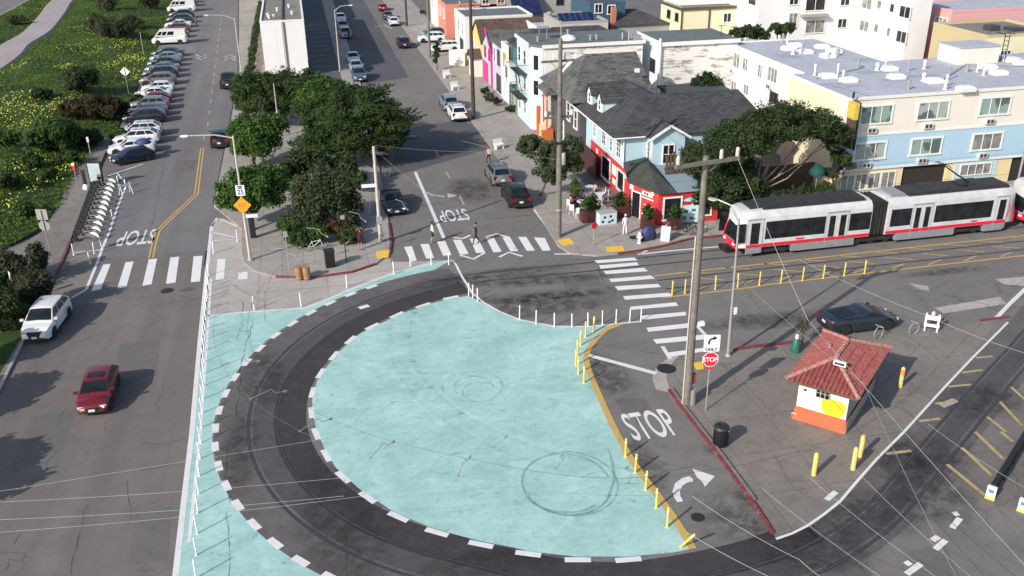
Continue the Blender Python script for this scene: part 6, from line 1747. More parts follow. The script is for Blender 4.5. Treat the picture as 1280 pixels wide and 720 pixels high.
def octo(r): return [(r*math.cos(R(22.5+45*i)), r*math.sin(R(22.5+45*i))) for i in range(8)]
FACE = math.atan2(-1, -.22)   # signs turned towards the road users (and the lens)
def sign_base(name, label, cat, base, h, rz, group=None, r=.035, z0=.012, mat='galv'):
    t = thing(name, label, cat, (*base, z0), rz, group)
    MB().tube([(0, 0, 0), (0, 0, h)], r, 8).build('post', M[mat], t)
    return t
# local frame of a sign: x = right as read, -y = towards the reader
def plate(t, poly, z, y0, mat, name='plate', th=.012):
    m = MB().prism(poly, 0, th); m.v = [(p[0], y0-p[2], z+p[1]) for p in m.v]; m.f = [f[::-1] for f in m.f]
    return m.build(name, M[mat], t)
def rect(w, h): return [(-w/2, -h/2), (w/2, -h/2), (w/2, h/2), (-w/2, h/2)]
def rrect(w, h, r=.06):
    out = []
    for cx, cy, a0 in ((w/2-r, h/2-r, 0), (-w/2+r, h/2-r, 90), (-w/2+r, -h/2+r, 180), (w/2-r, -h/2+r, 270)):
        out += [(cx+r*math.cos(R(a0+k*30)), cy+r*math.sin(R(a0+k*30))) for k in range(4)]
    return out
def sign_text(t, txt, z, y0, size, mat, sx=1.0, x=0.0):
    return text_obj('lettering', txt, M[mat], size, t, (x, y0, z), (R(90), 0, 0), sx, 1.0, .003, .008)
t = sign_base('stop_sign', 'red octagonal stop sign with a right turn only plate above it', 'sign', W(882, 513), 4.1, R(-10))
s_ = plate(t, octo(.44), 3.05, -.04, 'sign_white', 'stop_plate'); plate(t, octo(.405), 3.05, -.0525, 'sign_red', 'stop_field', .004); sign_text(t, 'STOP', 3.05, -.060, .36, 'sign_white', .88)
plate(t, rrect(.82, .95), 3.97, -.04, 'sign_white', 'turn_plate'); sign_text(t, 'ONLY', 3.63, -.056, .24, 'sign_black', .95)
m = MB(); ar = [(-.16, -.16), (-.15, .0), (-.09, .12), (.02, .18), (.08, .19)]
m.ribbon(ar, .1, 0); m.sheet([(.06, .06), (.27, .20), (.06, .32)], 0); m.v = [(p[0], -.0535, 4.07+p[1]) for p in m.v]; m.build('arrow', M['sign_black'], t)
plate(t, rect(.36, .1), 2.52, -.04, 'sign_red', 'sub_plate')
t = sign_base('no_entry_post', 'short post with small red sign on the cafe corner pavement', 'sign', W(742, 306, .12), 1.75, R(20), z0=.12)
plate(t, octo(.27), 1.55, -.04, 'sign_red', 'plate')
# lamp poles
def lamp_pole(label, base, h, arm, group, mat='pole_white', r=.10, z0=.12, head=True, lean=(0, 0)):
    """arm: (dx, dy, rise) from the pole top"""
    t = thing('street_lamp', label, 'street lamp', (*base, z0), 0, group)
    tp = (lean[0], lean[1], h)
    MB().tube([(0, 0, 0), lerp((0, 0, 0), tp, .5), tp], [r*1.15, r*.9, r*.62], 10).build('pole', M[mat], t, 50)
    MB().lathe([(r*2, 0), (r*2, .06), (r*1.3, .12)], 10).build('base', M['grey_paint'], t)
    if arm:
        e = vadd(tp, arm); MB().tube([vadd(tp, (0, 0, -.15)), vadd(tp, (arm[0]*.4, arm[1]*.4, arm[2]*.8)), e], [.05, .045, .04], 6).build('arm', M[mat], t, 50)
        a = math.atan2(arm[1], arm[0]); m = MB().cbox(vadd(e, (math.cos(a)*.28, math.sin(a)*.28, 0)), (.5, .2, .1), a); hd_ = m.build('lamp_head', M['galv'] if mat != 'pole_white' else M['sign_white'], t)
        MB().cbox(vadd(e, (math.cos(a)*.3, math.sin(a)*.3, -.07)), (.3, .15, .04), a).build('lens', M['headlamp'], hd_)
    return t
b0 = W(313, 325, .12); D_H = 9.2
ax_, az_ = FY(250, 169.5, b0[1])
lamp_pole('street lamp on a tall pole with speed signs at the corner', b0, 9.2, (-2.9, .2, .15), 'street lamps')
t = sign_base('speed_limit_sign', 'white speed limit 25 sign on the corner lamp pole', 'sign', (b0[0], b0[1]-.14), .02, R(-8), z0=.12, r=.01)
zz = 5.35
plate(t, rrect(.62, .78, .05), zz, -.05, 'sign_white'); sign_text(t, '25', zz-.12, -.066, .5, 'sign_black', .9); sign_text(t, 'LIMIT', zz+.16, -.066, .13, 'sign_black'); sign_text(t, 'SPEED', zz+.29, -.066, .13, 'sign_black')
t.location.z = .12
t = sign_base('warning_sign', 'orange diamond warning sign under the speed limit plate', 'sign', (b0[0], b0[1]-.14), .02, R(-8), z0=.12, r=.01)
plate(t, [(0, -.62), (.62, 0), (0, .62), (-.62, 0)], 4.25, -.05, 'sign_orange')
m = MB(); m.box(-.3, .3, -.067, -.063, 4.32, 4.36); m.box(-.24, .24, -.067, -.063, 4.17, 4.21); m.build('legend', M['brown_trim'], t)
b0 = W(910, 445); lamp_pole('slim pale lamp pole on the island near the stop sign', b0, 8.4, (-.9, .9, .9), 'street lamps', 'galv', .085, .012, lean=(-.15, 0))
o = MB().cbox((b0[0]+.16, b0[1]-.02, 2.9), (.2, .05, .42)).build('notice_plate', M['sign_white']); tag(o, 'small white plate strapped on the slim island lamp pole', 'plate')
lamp_pole('street lamp over the highway beside the black pickup', (-8.3, 128), 8.0, (-3.2, .1, .5), 'street lamps', 'pole_white', .09)
lamp_pole('street lamp with its arm over the street near the row of parked sedans', W(425, 90), 8.2, (1.9, .1, .5), 'street lamps', 'pole_white', .09)
lamp_pole('tall thin lamp pole standing before the motel front', (55.4, 60.6), 10.6, None, 'street lamps', 'galv', .10)
lamp_pole('thin white pole rising among the trees', W(350, 172), 5.6, None, 'street lamps', 'pole_white', .07)
# utility poles
def util_pole(label, base, h, mat, arms, r=.17, z0=.12, ins=3, extra=None, lean=(0, 0)):
    t = thing('utility_pole', label, 'utility pole', (*base, z0), 0, 'wooden utility poles')
    MB().tube([(0, 0, 0), (lean[0]*.5, lean[1]*.5, h*.5), (lean[0], lean[1], h)], [r*1.2, r, r*.72], 12).build('pole', M[mat], t, 50)
    for z, w_, a, k in arms:
        d = (math.cos(a), math.sin(a)); lx, ly = lean[0]*z/h, lean[1]*z/h
        m = MB().cbox((lx-d[1]*.2, ly+d[0]*.2, z), (w_, .13, .15), a)
        for s in (-1, 1): m.tube([(lx-d[1]*.2+d[0]*s*.7, ly+d[0]*.2+d[1]*s*.7, z), (lx, ly, z-.7)], .025, 5)
        ao = m.build('crossarm', M['wood_grey'], t)
        for i in range(k):
            u = -w_/2+.12+(w_-.24)*i/max(1, k-1)
            MB().lathe([(.05, .08), (.09, .12), (.08, .4), (.05, .5)], 8, (lx-d[1]*.2+d[0]*u, ly+d[0]*.2+d[1]*u, z)).build('insulator', M['sign_white'] if mat == 'wood_grey' else M['galv'], ao, 40)
    return t
b0 = W(858, 505); PA = (*b0, 13.4)
ta = util_pole('grey wooden utility pole with a crossarm and three white insulators on the island', b0, 13.5, 'wood_grey', [], .19, .012)
c_, d_ = FY(841, 198, b0[1]), FY(916, 191, b0[1])
am = MB().cbox((0, -.24, 13.25), (3.5, .15, .17), R(10))
for s in (-1, 1): am.tube([(s*.8, -.24+s*.14, 13.2), (0, 0, 12.6)], .03, 5)
ao = am.build('crossarm', M['wood_grey'], ta)
for u in (-1.62, .72, 1.62): MB().lathe([(.05, .08), (.10, .12), (.09, .48), (.05, .55)], 8, (u*math.cos(R(10)), -.24+u*math.sin(R(10)), 13.25)).build('insulator', M['pole_white'], ao, 40)
MB().lathe([(.20, .0), (.22, .02), (.205, .9)], 12, (.26, -.03, 0)).build('pole_guard', M['galv'], ta, 40); MB().cbox((.27, .05, 1.5), (.3, .24, .55)).build('relay_box', M['step_red'], ta)
m = MB()
for z in (1.75, 2.2): m.lathe([(.215, z), (.215, z+.08)], 12)
m.build('reflective_band', M['sign_white'], ta); MB().tube([(-.25, -.05, .02), (-.25, -.05, 4.5), (-.22, -.02, 9.5)], .04, 6).build('conduit', M['pole_white'], ta)
MB().cbox((.38, -.1, 4.75), (.35, .22, .2)).build('junction_box', M['sign_white'], ta)
b0 = W(698, 296, .12); PB = b0
tb = util_pole('dark wooden utility pole with two crossarms at the cafe corner', b0, 14.8, 'wood_grey', [(13.2, 2.7, R(3), 4), (9.2, 2.2, R(3), 2)], .20)
MB().tube([(.05, 0, 14.0), (.02, 0, 16.0)], .035, 6).build('mast', M['galv'], tb); m = MB().lathe([(.14, 5.7), (.17, 5.8), (.17, 6.5), (.14, 6.6)], 12, (.30, -.1, 0)); m.build('transformer', M['galv'], tb, 40)
MB().cbox((0, -.05, 7.4), (1.1, .5, .12)).build('bracket', M['black_metal'], tb); MB().tube([(.27, -.1, 7.6), (.27, -.1, 9.0)], .05).build('conduit', M['sign_white'], tb)
m = MB()
for z in (1.3, 1.75, 2.2): m.lathe([(.23, z), (.225, z+.08)], 12)
m.build('reflective_band', M['sign_white'], tb)
tr = thing('street_pole', 'pale trolley wire pole with a street name blade at the shady corner', 'pole', (*W(476, 302, .12), .12))
MB().tube([(0, 0, 0), (.0, 0, 7.4)], [.15, .11], 10).build('pole', M['pole_white'], tr, 50); MB().cbox((-.55, -.1, 4.5), (1.1, .04, .26)).build('name_blade', M['sign_white'], tr); MB().cbox((0, -.14, 1.8), (.42, .3, .55)).build('signal_box', M['galv'], tr)
util_pole('dark utility pole on the right pavement beside the light blue car', W(592, 149, .12), 15.0, 'wood_dark', [(13.4, 2.6, 0, 4), (12.2, 2.4, 0, 2)], .2)
util_pole('utility pole by the driveway with two white cars', W(537.5, 72, .12), 13.0, 'wood_grey', [(12.4, 2.6, 0, 4)], .17)
util_pole('utility pole furthest up the right pavement', W(508.7, 32.5, .12), 13.0, 'wood_dark', [(12.4, 2.6, 0, 4)], .17)
# left-hand signs
t = sign_base('road_sign', 'back of a rectangular plate over a round plate on a tall post by the dune', 'sign', W(65.5, 326, .12), 3.9, R(165), z0=.12); plate(t, rect(.8, .8), 3.55, -.04, 'galv'); plate(t, octo(.42), 2.7, -.04, 'galv')
t = sign_base('parking_sign', 'small white sign on a post in the kerbside bushes', 'sign', W(21, 375, .12), 2.0, R(-60), z0=.12); plate(t, rect(.34, .62), 1.75, -.04, 'sign_white')
t = sign_base('road_sign', 'thin post with a small red and white flag sign on the dune pavement', 'sign', W(100, 246, .12), 3.0, R(-20), z0=.12); plate(t, rect(.26, .42), 2.6, -.04, 'sign_red'); plate(t, rect(.26, .2), 2.92, -.04, 'sign_white')
z0 = dune_z(*W(160, 112, .8)); t = sign_base('road_sign', 'back of a pale diamond sign standing on the dune', 'sign', W(160, 112, .8), 3.4, R(170), z0=z0); plate(t, [(0, -.6), (.6, 0), (0, .6), (-.6, 0)], 2.9, -.04, 'sign_white')
z0 = dune_z(*W(114, 195, .3)); t = sign_base('marker_post', 'pale marker post at the dune edge behind the cars', 'post', W(114, 196, .3), 2.2, 0, z0=z0, mat='pole_white'); plate(t, rect(.2, .5), 1.95, -.04, 'sign_white')
z0 = dune_z(*W(179, 62, .8)); t = sign_base('marker_post', 'thin pale post far up on the dune', 'post', W(179, 64, .8), 3.4, 0, z0=z0, mat='pole_white')
t = thing('map_panel', 'bike share map panel in a black frame beside the dock', 'sign', (*W(122, 231, .12), .12), R(-12))
MB().box(-.62, .62, -.1, .1, 0, 2.15).build('frame', M['black_metal'], t); MB().box(-.52, .52, -.115, -.101, .35, 2.02).build('map', plain('map_pale_blue', (.46, .55, .58), .3), t)
t = thing('pay_station', 'slim black pay station post with a pale foot by the bike dock', 'pay station', (*W(108, 236, .12), .12), R(-10))
MB().box(-.12, .12, -.1, .1, .45, 1.5).build('body', M['black_metal'], t); MB().lathe([(.3, 0), (.28, .2), (.14, .45)], 12).build('foot', M['sign_white'], t); MB().cbox((0, 0, 1.62), (.3, .2, .24)).build('head', M['black_plastic'], t)
t = thing('barricade', 'white folding barricade on the road beside the bike dock', 'barricade', (*W(158, 243), .006), R(35))
m = MB()
for a, b_ in (((-.5, -.3, 0), (-.4, 0, 1.0)), ((-.5, .3, 0), (-.4, 0, 1.0)), ((.5, -.3, 0), (.4, 0, 1.0)), ((.5, .3, 0), (.4, 0, 1.0))): m.tube([a, b_], .035, 6)
m.build('leg', M['white_plastic'], t); MB().cbox((0, -.06, .85), (1.2, .03, .2)).build('board', M['white_plastic'], t)

# bicycles
def bicycle(label, loc, rz, col, group, fender=False, z0=.005, basket=False):
    t = thing('bicycle', label, 'bicycle', (*loc, z0), rz, group)
    for x in (-.52, .52):
        pts = [(x+.33*math.cos(a), 0, .34+.33*math.sin(a)) for a in np.linspace(0, 2*PI, 17)]
        w_ = MB().tube(pts, .02, 5, 0, False).build('wheel', M['tyre'], t)
        m = MB()
        for k in range(6): m.tube([(x, 0, .34), (x+.32*math.cos(k*PI/3), 0, .34+.32*math.sin(k*PI/3))], .006, 3)
        m.build('spokes', M['galv'], w_)
    m = MB().tube([(-.52, 0, .34), (-.15, 0, .34), (.38, 0, .74), (.36, 0, .88)], .022, 6).tube([(-.15, 0, .34), (-.28, 0, .82)], .02, 6).tube([(-.52, 0, .34), (-.24, 0, .7), (.37, 0, .78)], .018, 6).tube([(.52, 0, .34), (.36, 0, .9)], .02, 6)
    m.build('frame', M[col], t, 50)
    MB().tube([(.36, 0, .88), (.34, 0, 1.0)], .018).tube([(.28, -.3, 1.04), (.36, -.1, 1.0), (.36, .1, 1.0), (.28, .3, 1.04)], .016, 5).build('handlebar', M['black_metal'], t)
    MB().cbox((-.3, 0, .9), (.26, .14, .06)).tube([(-.28, 0, .8), (-.3, 0, .9)], .02).build('saddle', M['black_plastic'], t)
    if fender:
        pts = [(-.52+.375*math.cos(a), .34+.375*math.sin(a)) for a in np.linspace(R(40), R(190), 9)]
        m = MB()
        for p0, p1 in zip(pts, pts[1:]): m.add([(p0[0], -.06, p0[1]), (p0[0], .06, p0[1]), (p1[0], .06, p1[1]), (p1[0], -.06, p1[1])], [(0, 1, 2, 3)])
        for s in (-1, 1): m.add([(-.52, s*.06, .5)]+[(p[0], s*.06, p[1]) for p in pts], [(0, i, i+1) for i in range(1, 9)])
        m.build('fender', M['white_plastic'], t)
        MB().cbox((.52, 0, .8), (.3, .34, .2)).build('basket', M['black_plastic'], t)
    return t
bp = bicycle('hire bicycle with white rear fender docked in the row by the dune', (0, 0), 0, 'grey_paint', 'hire bicycles in the dock', True)
NB = 12
dkp = thing('bicycle_dock', 'grey docking post holding a hire bicycle', 'bicycle dock', (0, 0, .005), 0, 'docking posts of the bike station')
MB().box(-.1, .1, -.08, .08, 0, .8).build('post', M['steel_hub'], dkp); MB().box(-.4, .4, -.3, .3, 0, .05).build('base_plate', M['steel_hub'], dkp); MB().cbox((.12, 0, .8), (.2, .16, .14)).build('lock_head', M['black_plastic'], dkp)
for i in range(NB):
    t_ = i/(NB-1); fr = lerp((-18.45, 71.6), (-19.35, 85.4), t_)
    o = bp if i == 0 else copy_tree(bp); o.location = (fr[0]+.85, fr[1]-.25, .005); o.rotation_euler = (0, 0, R(166))
    o = dkp if i == 0 else copy_tree(dkp); o.location = (fr[0]-.08, fr[1], .005); o.rotation_euler = (0, 0, R(-10))
bicycle('white bicycle parked against the planting at the corner', W(395, 313, .12), R(5), 'white_plastic', 'parked bicycles', z0=.12)
bicycle('dark bicycle leaning beside the white one at the corner', W(384, 309, .12), R(25), 'black_metal', 'parked bicycles', z0=.12)
for i, (px, py, a, lb_) in enumerate(((838, 288, 15, 'pale bicycle at the cafe rack nearest the white board'), (850, 291, 5, 'middle bicycle at the cafe rack by the red kerb'), (862, 294, -10, 'dark bicycle at the cafe rack nearest the utility pole'), (873, 292, 12, 'bicycle at the end of the cafe rack closest to the tram'))):
    bicycle(lb_, W(px, py, .12), R(a), ('galv', 'black_metal', 'black_metal', 'galv')[i], 'bicycles outside the cafe', z0=.12)
def rack(label, loc, rz, z0=.012):
    t = thing('bike_rack', label, 'bike rack', (*loc, z0), rz, 'hoop bike racks')
    MB().tube([(.42*math.cos(a), 0, .42+.42*math.sin(a)) for a in np.linspace(R(-60), R(240), 18)], .028, 6).build('hoop', M['galv'], t, 50)
    MB().tube([(.21, 0, .06), (.21, 0, .0)], .03).tube([(-.21, 0, .06), (-.21, 0, .0)], .03).build('foot', M['galv'], t); MB().tube([(0, -.28, .84), (0, .28, .84)], .025).build('crossbar', M['galv'], t)
rack('round hoop bike rack close to the grey fastback car', W(1097, 424), R(20)); rack('round hoop bike rack next to the white barricade', W(1141, 419), R(15)); rack('hoop bike rack on the corner pavement behind the brown bins', W(367, 305, .12), R(0), .12)
t = thing('barricade', 'white plastic A-frame barricade on the island near the hoop racks', 'barricade', (*W(1163, 412), .012), R(-35))
m = MB()
for s in (-1, 1):
    m.cbox((s*.35, -.2, .5), (.09, .06, 1.05), 0, 0); m.cbox((s*.35, .22, .5), (.09, .06, 1.05), 0, 0)
for i, v_ in enumerate(m.v): m.v[i] = (v_[0], v_[1]*(1.35-v_[2]*.9), v_[2])
m.build('leg', M['white_plastic'], t); MB().cbox((0, -.15, .85), (.85, .05, .28)).cbox((0, -.28, .4), (.85, .05, .18)).build('board', M['white_plastic'], t); MB().lathe([(.09, 1.0), (.11, 1.08), (.06, 1.2)], 10).build('lamp', M['sign_white'], t)
# corner clutter
t = thing('litter_bin', 'tall black bin with a lid on the shady corner pavement', 'bin', (*W(413, 333, .12), .12), R(8)); MB().box(-.32, .32, -.3, .3, 0, 1.15).build('body', M['black_metal'], t); MB().box(-.36, .36, -.34, .34, 1.152, 1.28).build('lid', M['black_plastic'], t)
for px, lb_ in ((374.5, 'rust brown drum on the corner kerb, left of the two'), (384, 'rust brown drum on the corner kerb, right of the two')):
    t = thing('drum', lb_, 'drum', (*W(px, 348, .12), .12), 0, 'brown drums'); mm_ = plain('rusty_brown', (.34, .18, .09), .7, 0, .3)
    MB().lathe([(.24, 0), (.24, .86)], 16).build('body', mm_, t, 40); m = MB()
    for z in (.02, .3, .58, .86): m.lathe([(.252, z), (.252, z+.035)], 16)
    m.build('hoop', mm_, t)
    MB().lathe([(.22, .85), (.22, .875)], 14).build('opening', M['sign_black'], t)
t = sign_base('sign_post', 'thin dark sign post behind the brown drums', 'post', W(362, 338, .12), 3.0, 0, z0=.12); plate(t, rect(.3, .42), 2.75, -.04, 'galv')
t = sign_base('sign_post', 'thin dark sign post beside the tall black bin', 'post', W(433, 327, .12), 3.6, 0, z0=.12, mat='black_metal'); plate(t, rect(.3, .3), 3.4, -.04, 'galv')
t = thing('utility_pedestal', 'black pedestal with a white flat top under the leafy tree', 'pedestal', (*W(317, 297, .12), .12), R(-5)); MB().box(-.2, .2, -.15, .15, 0, 1.7).build('pedestal', M['black_metal'], t); MB().box(-.55, .55, -.2, .2, 1.702, 1.86).build('top', M['sign_white'], t)
hyd = thing('fire_hydrant', 'white fire hydrant on the cafe corner kerb', 'hydrant', (*W(799, 304, .12), .12)); MB().lathe([(.16, 0), (.16, .05), (.11, .08), (.11, .62), (.14, .64), (.14, .7), (.1, .82), (.04, .9)], 12).build('body', M['sign_white'], hyd, 40); MB().cbox((0, 0, .5), (.44, .12, .12)).cbox((0, -.14, .45), (.14, .12, .14)).build('nozzle', M['sign_white'], hyd)
t = thing('scooter', 'parked scooter under a crumpled blue cover by the hydrant', 'scooter', (*W(810, 300, .12), .12), R(15))
m = MB().lathe([(.42, .12), (.5, .4), (.42, .75), (.3, 1.05), (.06, 1.15)], 14); m.v = [(x*1.35+random.uniform(-.04, .04), y*.7+random.uniform(-.04, .04), z+random.uniform(-.03, .03)) for x, y, z in m.v]; m.build('cover', plain('blue_cover', (.035, .04, .13), .6, 0, .4), t, 70)
for x in (-.5, .5): MB().lathe([(.2, -.05), (.2, .05)], 14, (x, 0, .2), 0, 'Y').build('wheel', M['tyre'], t)
t = thing('notice_board', 'white A-frame notice board outside the cafe', 'sign', (*W(832, 300, .12), .12), R(-35))
for s in (-1, 1): MB().add([(-.35, s*.3, 0), (.35, s*.3, 0), (.35, s*.04, 1.1), (-.35, s*.04, 1.1), (-.35, s*.27, 0), (.35, s*.27, 0), (.35, s*.01, 1.1), (-.35, s*.01, 1.1)], [(0,1,2,3),(7,6,5,4),(0,4,5,1),(2,6,7,3),(1,5,6,2),(3,7,4,0),(3,2,1,0),(4,5,6,7)]).build('board', M['sign_white'], t)
# cafe terrace
def planter(label, q, z, rz=0, w=1.6, d=.8, mat='maroon'):
    t = thing('planter', label, 'planter', (*q, .12), rz, 'terrace planters'); MB().box(-w/2, w/2, -d/2, d/2, 0, z).build('box', M[mat], t); MB().box(-w/2+.06, w/2-.06, -d/2+.06, d/2-.06, z, z+.02).build('soil', M['garage_dark'], t)
    m = MB()
    for _ in range(420):
        a, rr = random.uniform(0, 6.28), random.uniform(0, 1); p_ = (rr*math.cos(a)*w*.52, rr*math.sin(a)*d*.6, z+.05+random.uniform(0, 1.15)*(1-rr*.4)); u = Vector((random.uniform(-1, 1), random.uniform(-1, 1), random.uniform(-.2, 1))).normalized(); v_ = u.orthogonal().normalized(); l = .2
        m.add([Vector(p_)-v_*.05, Vector(p_)+u*l*.5-v_*.08, Vector(p_)+u*l, Vector(p_)+u*l*.5+v_*.08], [(0, 1, 2, 3)])
    m.build('foliage', M['leaf_mid'], t)
    return t
M['maroon'] = plain('maroon_boards', (.085, .018, .022), .7, 0, .2); M['leaf_mid'] = leaf_mat('leaves_planter', (.02, .05, .012), (.07, .13, .03), None, 1.2)
def P0(px, py): return W(px, py, .12)
planter('maroon terrace planter at the outer corner', P0(738, 276), .95, R(6)); planter('maroon terrace planter against the cafe entrance', P0(775, 271), .95, R(8), 1.3); planter('terracotta coloured tub planter right of the cafe door', P0(809, 286), .85, R(0), .9, .7); planter('maroon planter under the cafe front window', P0(843, 286), .85, R(0), 1.0, .7); planter('maroon terrace planter deeper along the street side', P0(719, 255), .95, R(80), 2.0, .6)
t = thing('painted_crate', 'pale blue painted box with dark window shapes on the terrace edge', 'box', (*P0(757, 278), .12), R(5)); MB().box(-.72, .72, -.5, .5, 0, .95).build('box', M['stuc_ltblue'], t); MB().box(-.75, .75, -.53, .53, .952, 1.0).build('lid', M['grey_paint'], t)
m = MB()
for x, z in ((-.3, .62), (.2, .66), (-.45, .28), (.35, .3), (.1, .2)): m.box(x-.1, x+.1, -.512, -.501, z-.09, z+.09)
m.build('painted_window', M['sign_black'], t)
t = thing('painted_crate', 'pale blue painted screen board beside the bicycles at the cafe', 'screen', (*P0(861, 279), .12), R(-10)); MB().box(-.7, .7, -.06, .06, .1, 1.5).build('board', M['stuc_ltblue'], t); MB().box(-.74, .74, -.08, .08, 0, .1).build('foot', M['brown_trim'], t); m = MB()
for x, z in ((-.3, 1.0), (.3, 1.1), (-.4, .5), (.2, .45)): m.box(x-.18, x+.15, -.072, -.061, z-.1, z+.12)
m.build('painted_mark', M['stuc_teal'], t)
t = thing('parasol', 'blue and white parasol by the cafe window', 'parasol', (*P0(862, 275), .12)); MB().tube([(0, 0, 0), (0, 0, 2.3)], .03).build('pole', M['galv'], t); MB().lathe([(1.15, 1.9), (1.1, 1.93), (.05, 2.4)], 8).build('canopy', plain('parasol_cloth', (.34, .46, .56), .8), t); MB().lathe([(.3, 0), (.3, .08)], 10).build('base', M['grey_paint'], t)
cp = thing('chair', 'white plastic terrace chair', 'chair', (0, 0, .12), 0, 'white chairs on the cafe terrace')
MB().box(-.22, .22, -.22, .22, .42, .46).build('seat', M['white_plastic'], cp); MB().cbox((-.22, 0, .68), (.04, .42, .46)).build('backrest', M['white_plastic'], cp)
for sx in (-1, 1):
    for sy in (-1, 1): MB().tube([(sx*.19, sy*.19, .42), (sx*.22, sy*.22, 0)], .018, 5).build('leg', M['white_plastic'], cp)
CH_ = [(716, 268, 40), (723, 272, 80), (713, 262, 20), (728, 256, 200), (735, 252, 120), (744, 246, 20), (757, 250, 160), (748, 256, 100)]
for i, (px, py, a) in enumerate(CH_):
    o = cp if i == 0 else copy_tree(cp); o.location = (*P0(px, py), .12); o.rotation_euler = (0, 0, R(a))
    o['label'] = 'white plastic chair with four legs on the cafe terrace'
tp_ = thing('table', 'small pale blue table among the terrace planters', 'table', (*P0(750, 252), .12), 0, 'terrace tables')
MB().lathe([(.42, .70), (.42, .74)], 14).build('tabletop', M['stuc_ltblue'], tp_); MB().tube([(0, 0, .03), (0, 0, .7)], .035).build('pedestal', M['galv'], tp_); MB().lathe([(.25, 0), (.22, .04)], 10).build('base', M['galv'], tp_)
dup(tp_, (*P0(737, 243), .12), 0, 'small pale blue table deeper on the terrace'); dup(tp_, (*P0(727, 262), .12), 0, 'small pale blue table behind the outer planter')
# crash-barrier rails at the track on the right
def trk_barrier(label, a, b_, h=.75):
    t = thing('barrier', label, 'barrier', (*a, .012), math.atan2(b_[1]-a[1], b_[0]-a[0]), 'black barriers beside the track'); L = math.dist(a, b_)
    m = MB()
    for z in (.34, .64): m.tube([(.1, 0, z), (L, 0, z)], .13, 10)
    m.build('rail', M['black_metal'], t, 50); m = MB()
    for k in range(int(L/1.6)+1): m.box(.3+k*1.6-.06, .3+k*1.6+.06, -.1, .1, 0, .5)
    m.build('post', M['black_metal'], t); MB().box(-.06, .1, -.19, .19, .14, .66).build('end_plate', M['sign_white'], t); MB().box(-.07, -.055, -.11, .11, .36, .54).build('end_symbol', plain('blue_symbol', (.08, .22, .5), .5), t); MB().box(-.075, .12, -.2, .2, .0, .14).build('end_foot', M['yellow_plastic'], t)
trk_barrier('long black twin-rail barrier with a white and yellow end beside the track', W(1237, 624), W(1300, 520)); trk_barrier('black barrier with a white and yellow end at the right edge of the view', W(1277, 640), W(1330, 560))
# small street tree in a guard and a green bin on the island
t = thing('figure_bin', 'small dark green post bin by the kerb behind the kiosk', 'bin', (*W(994, 440), .012)); MB().lathe([(.26, 0), (.28, .1), (.2, .75), (.1, .9)], 12).build('body', M['sign_green'], t, 40); MB().lathe([(.11, .9), (.1, 1.1), (.03, 1.15)], 10).build('cap', M['sign_white'], t, 40)

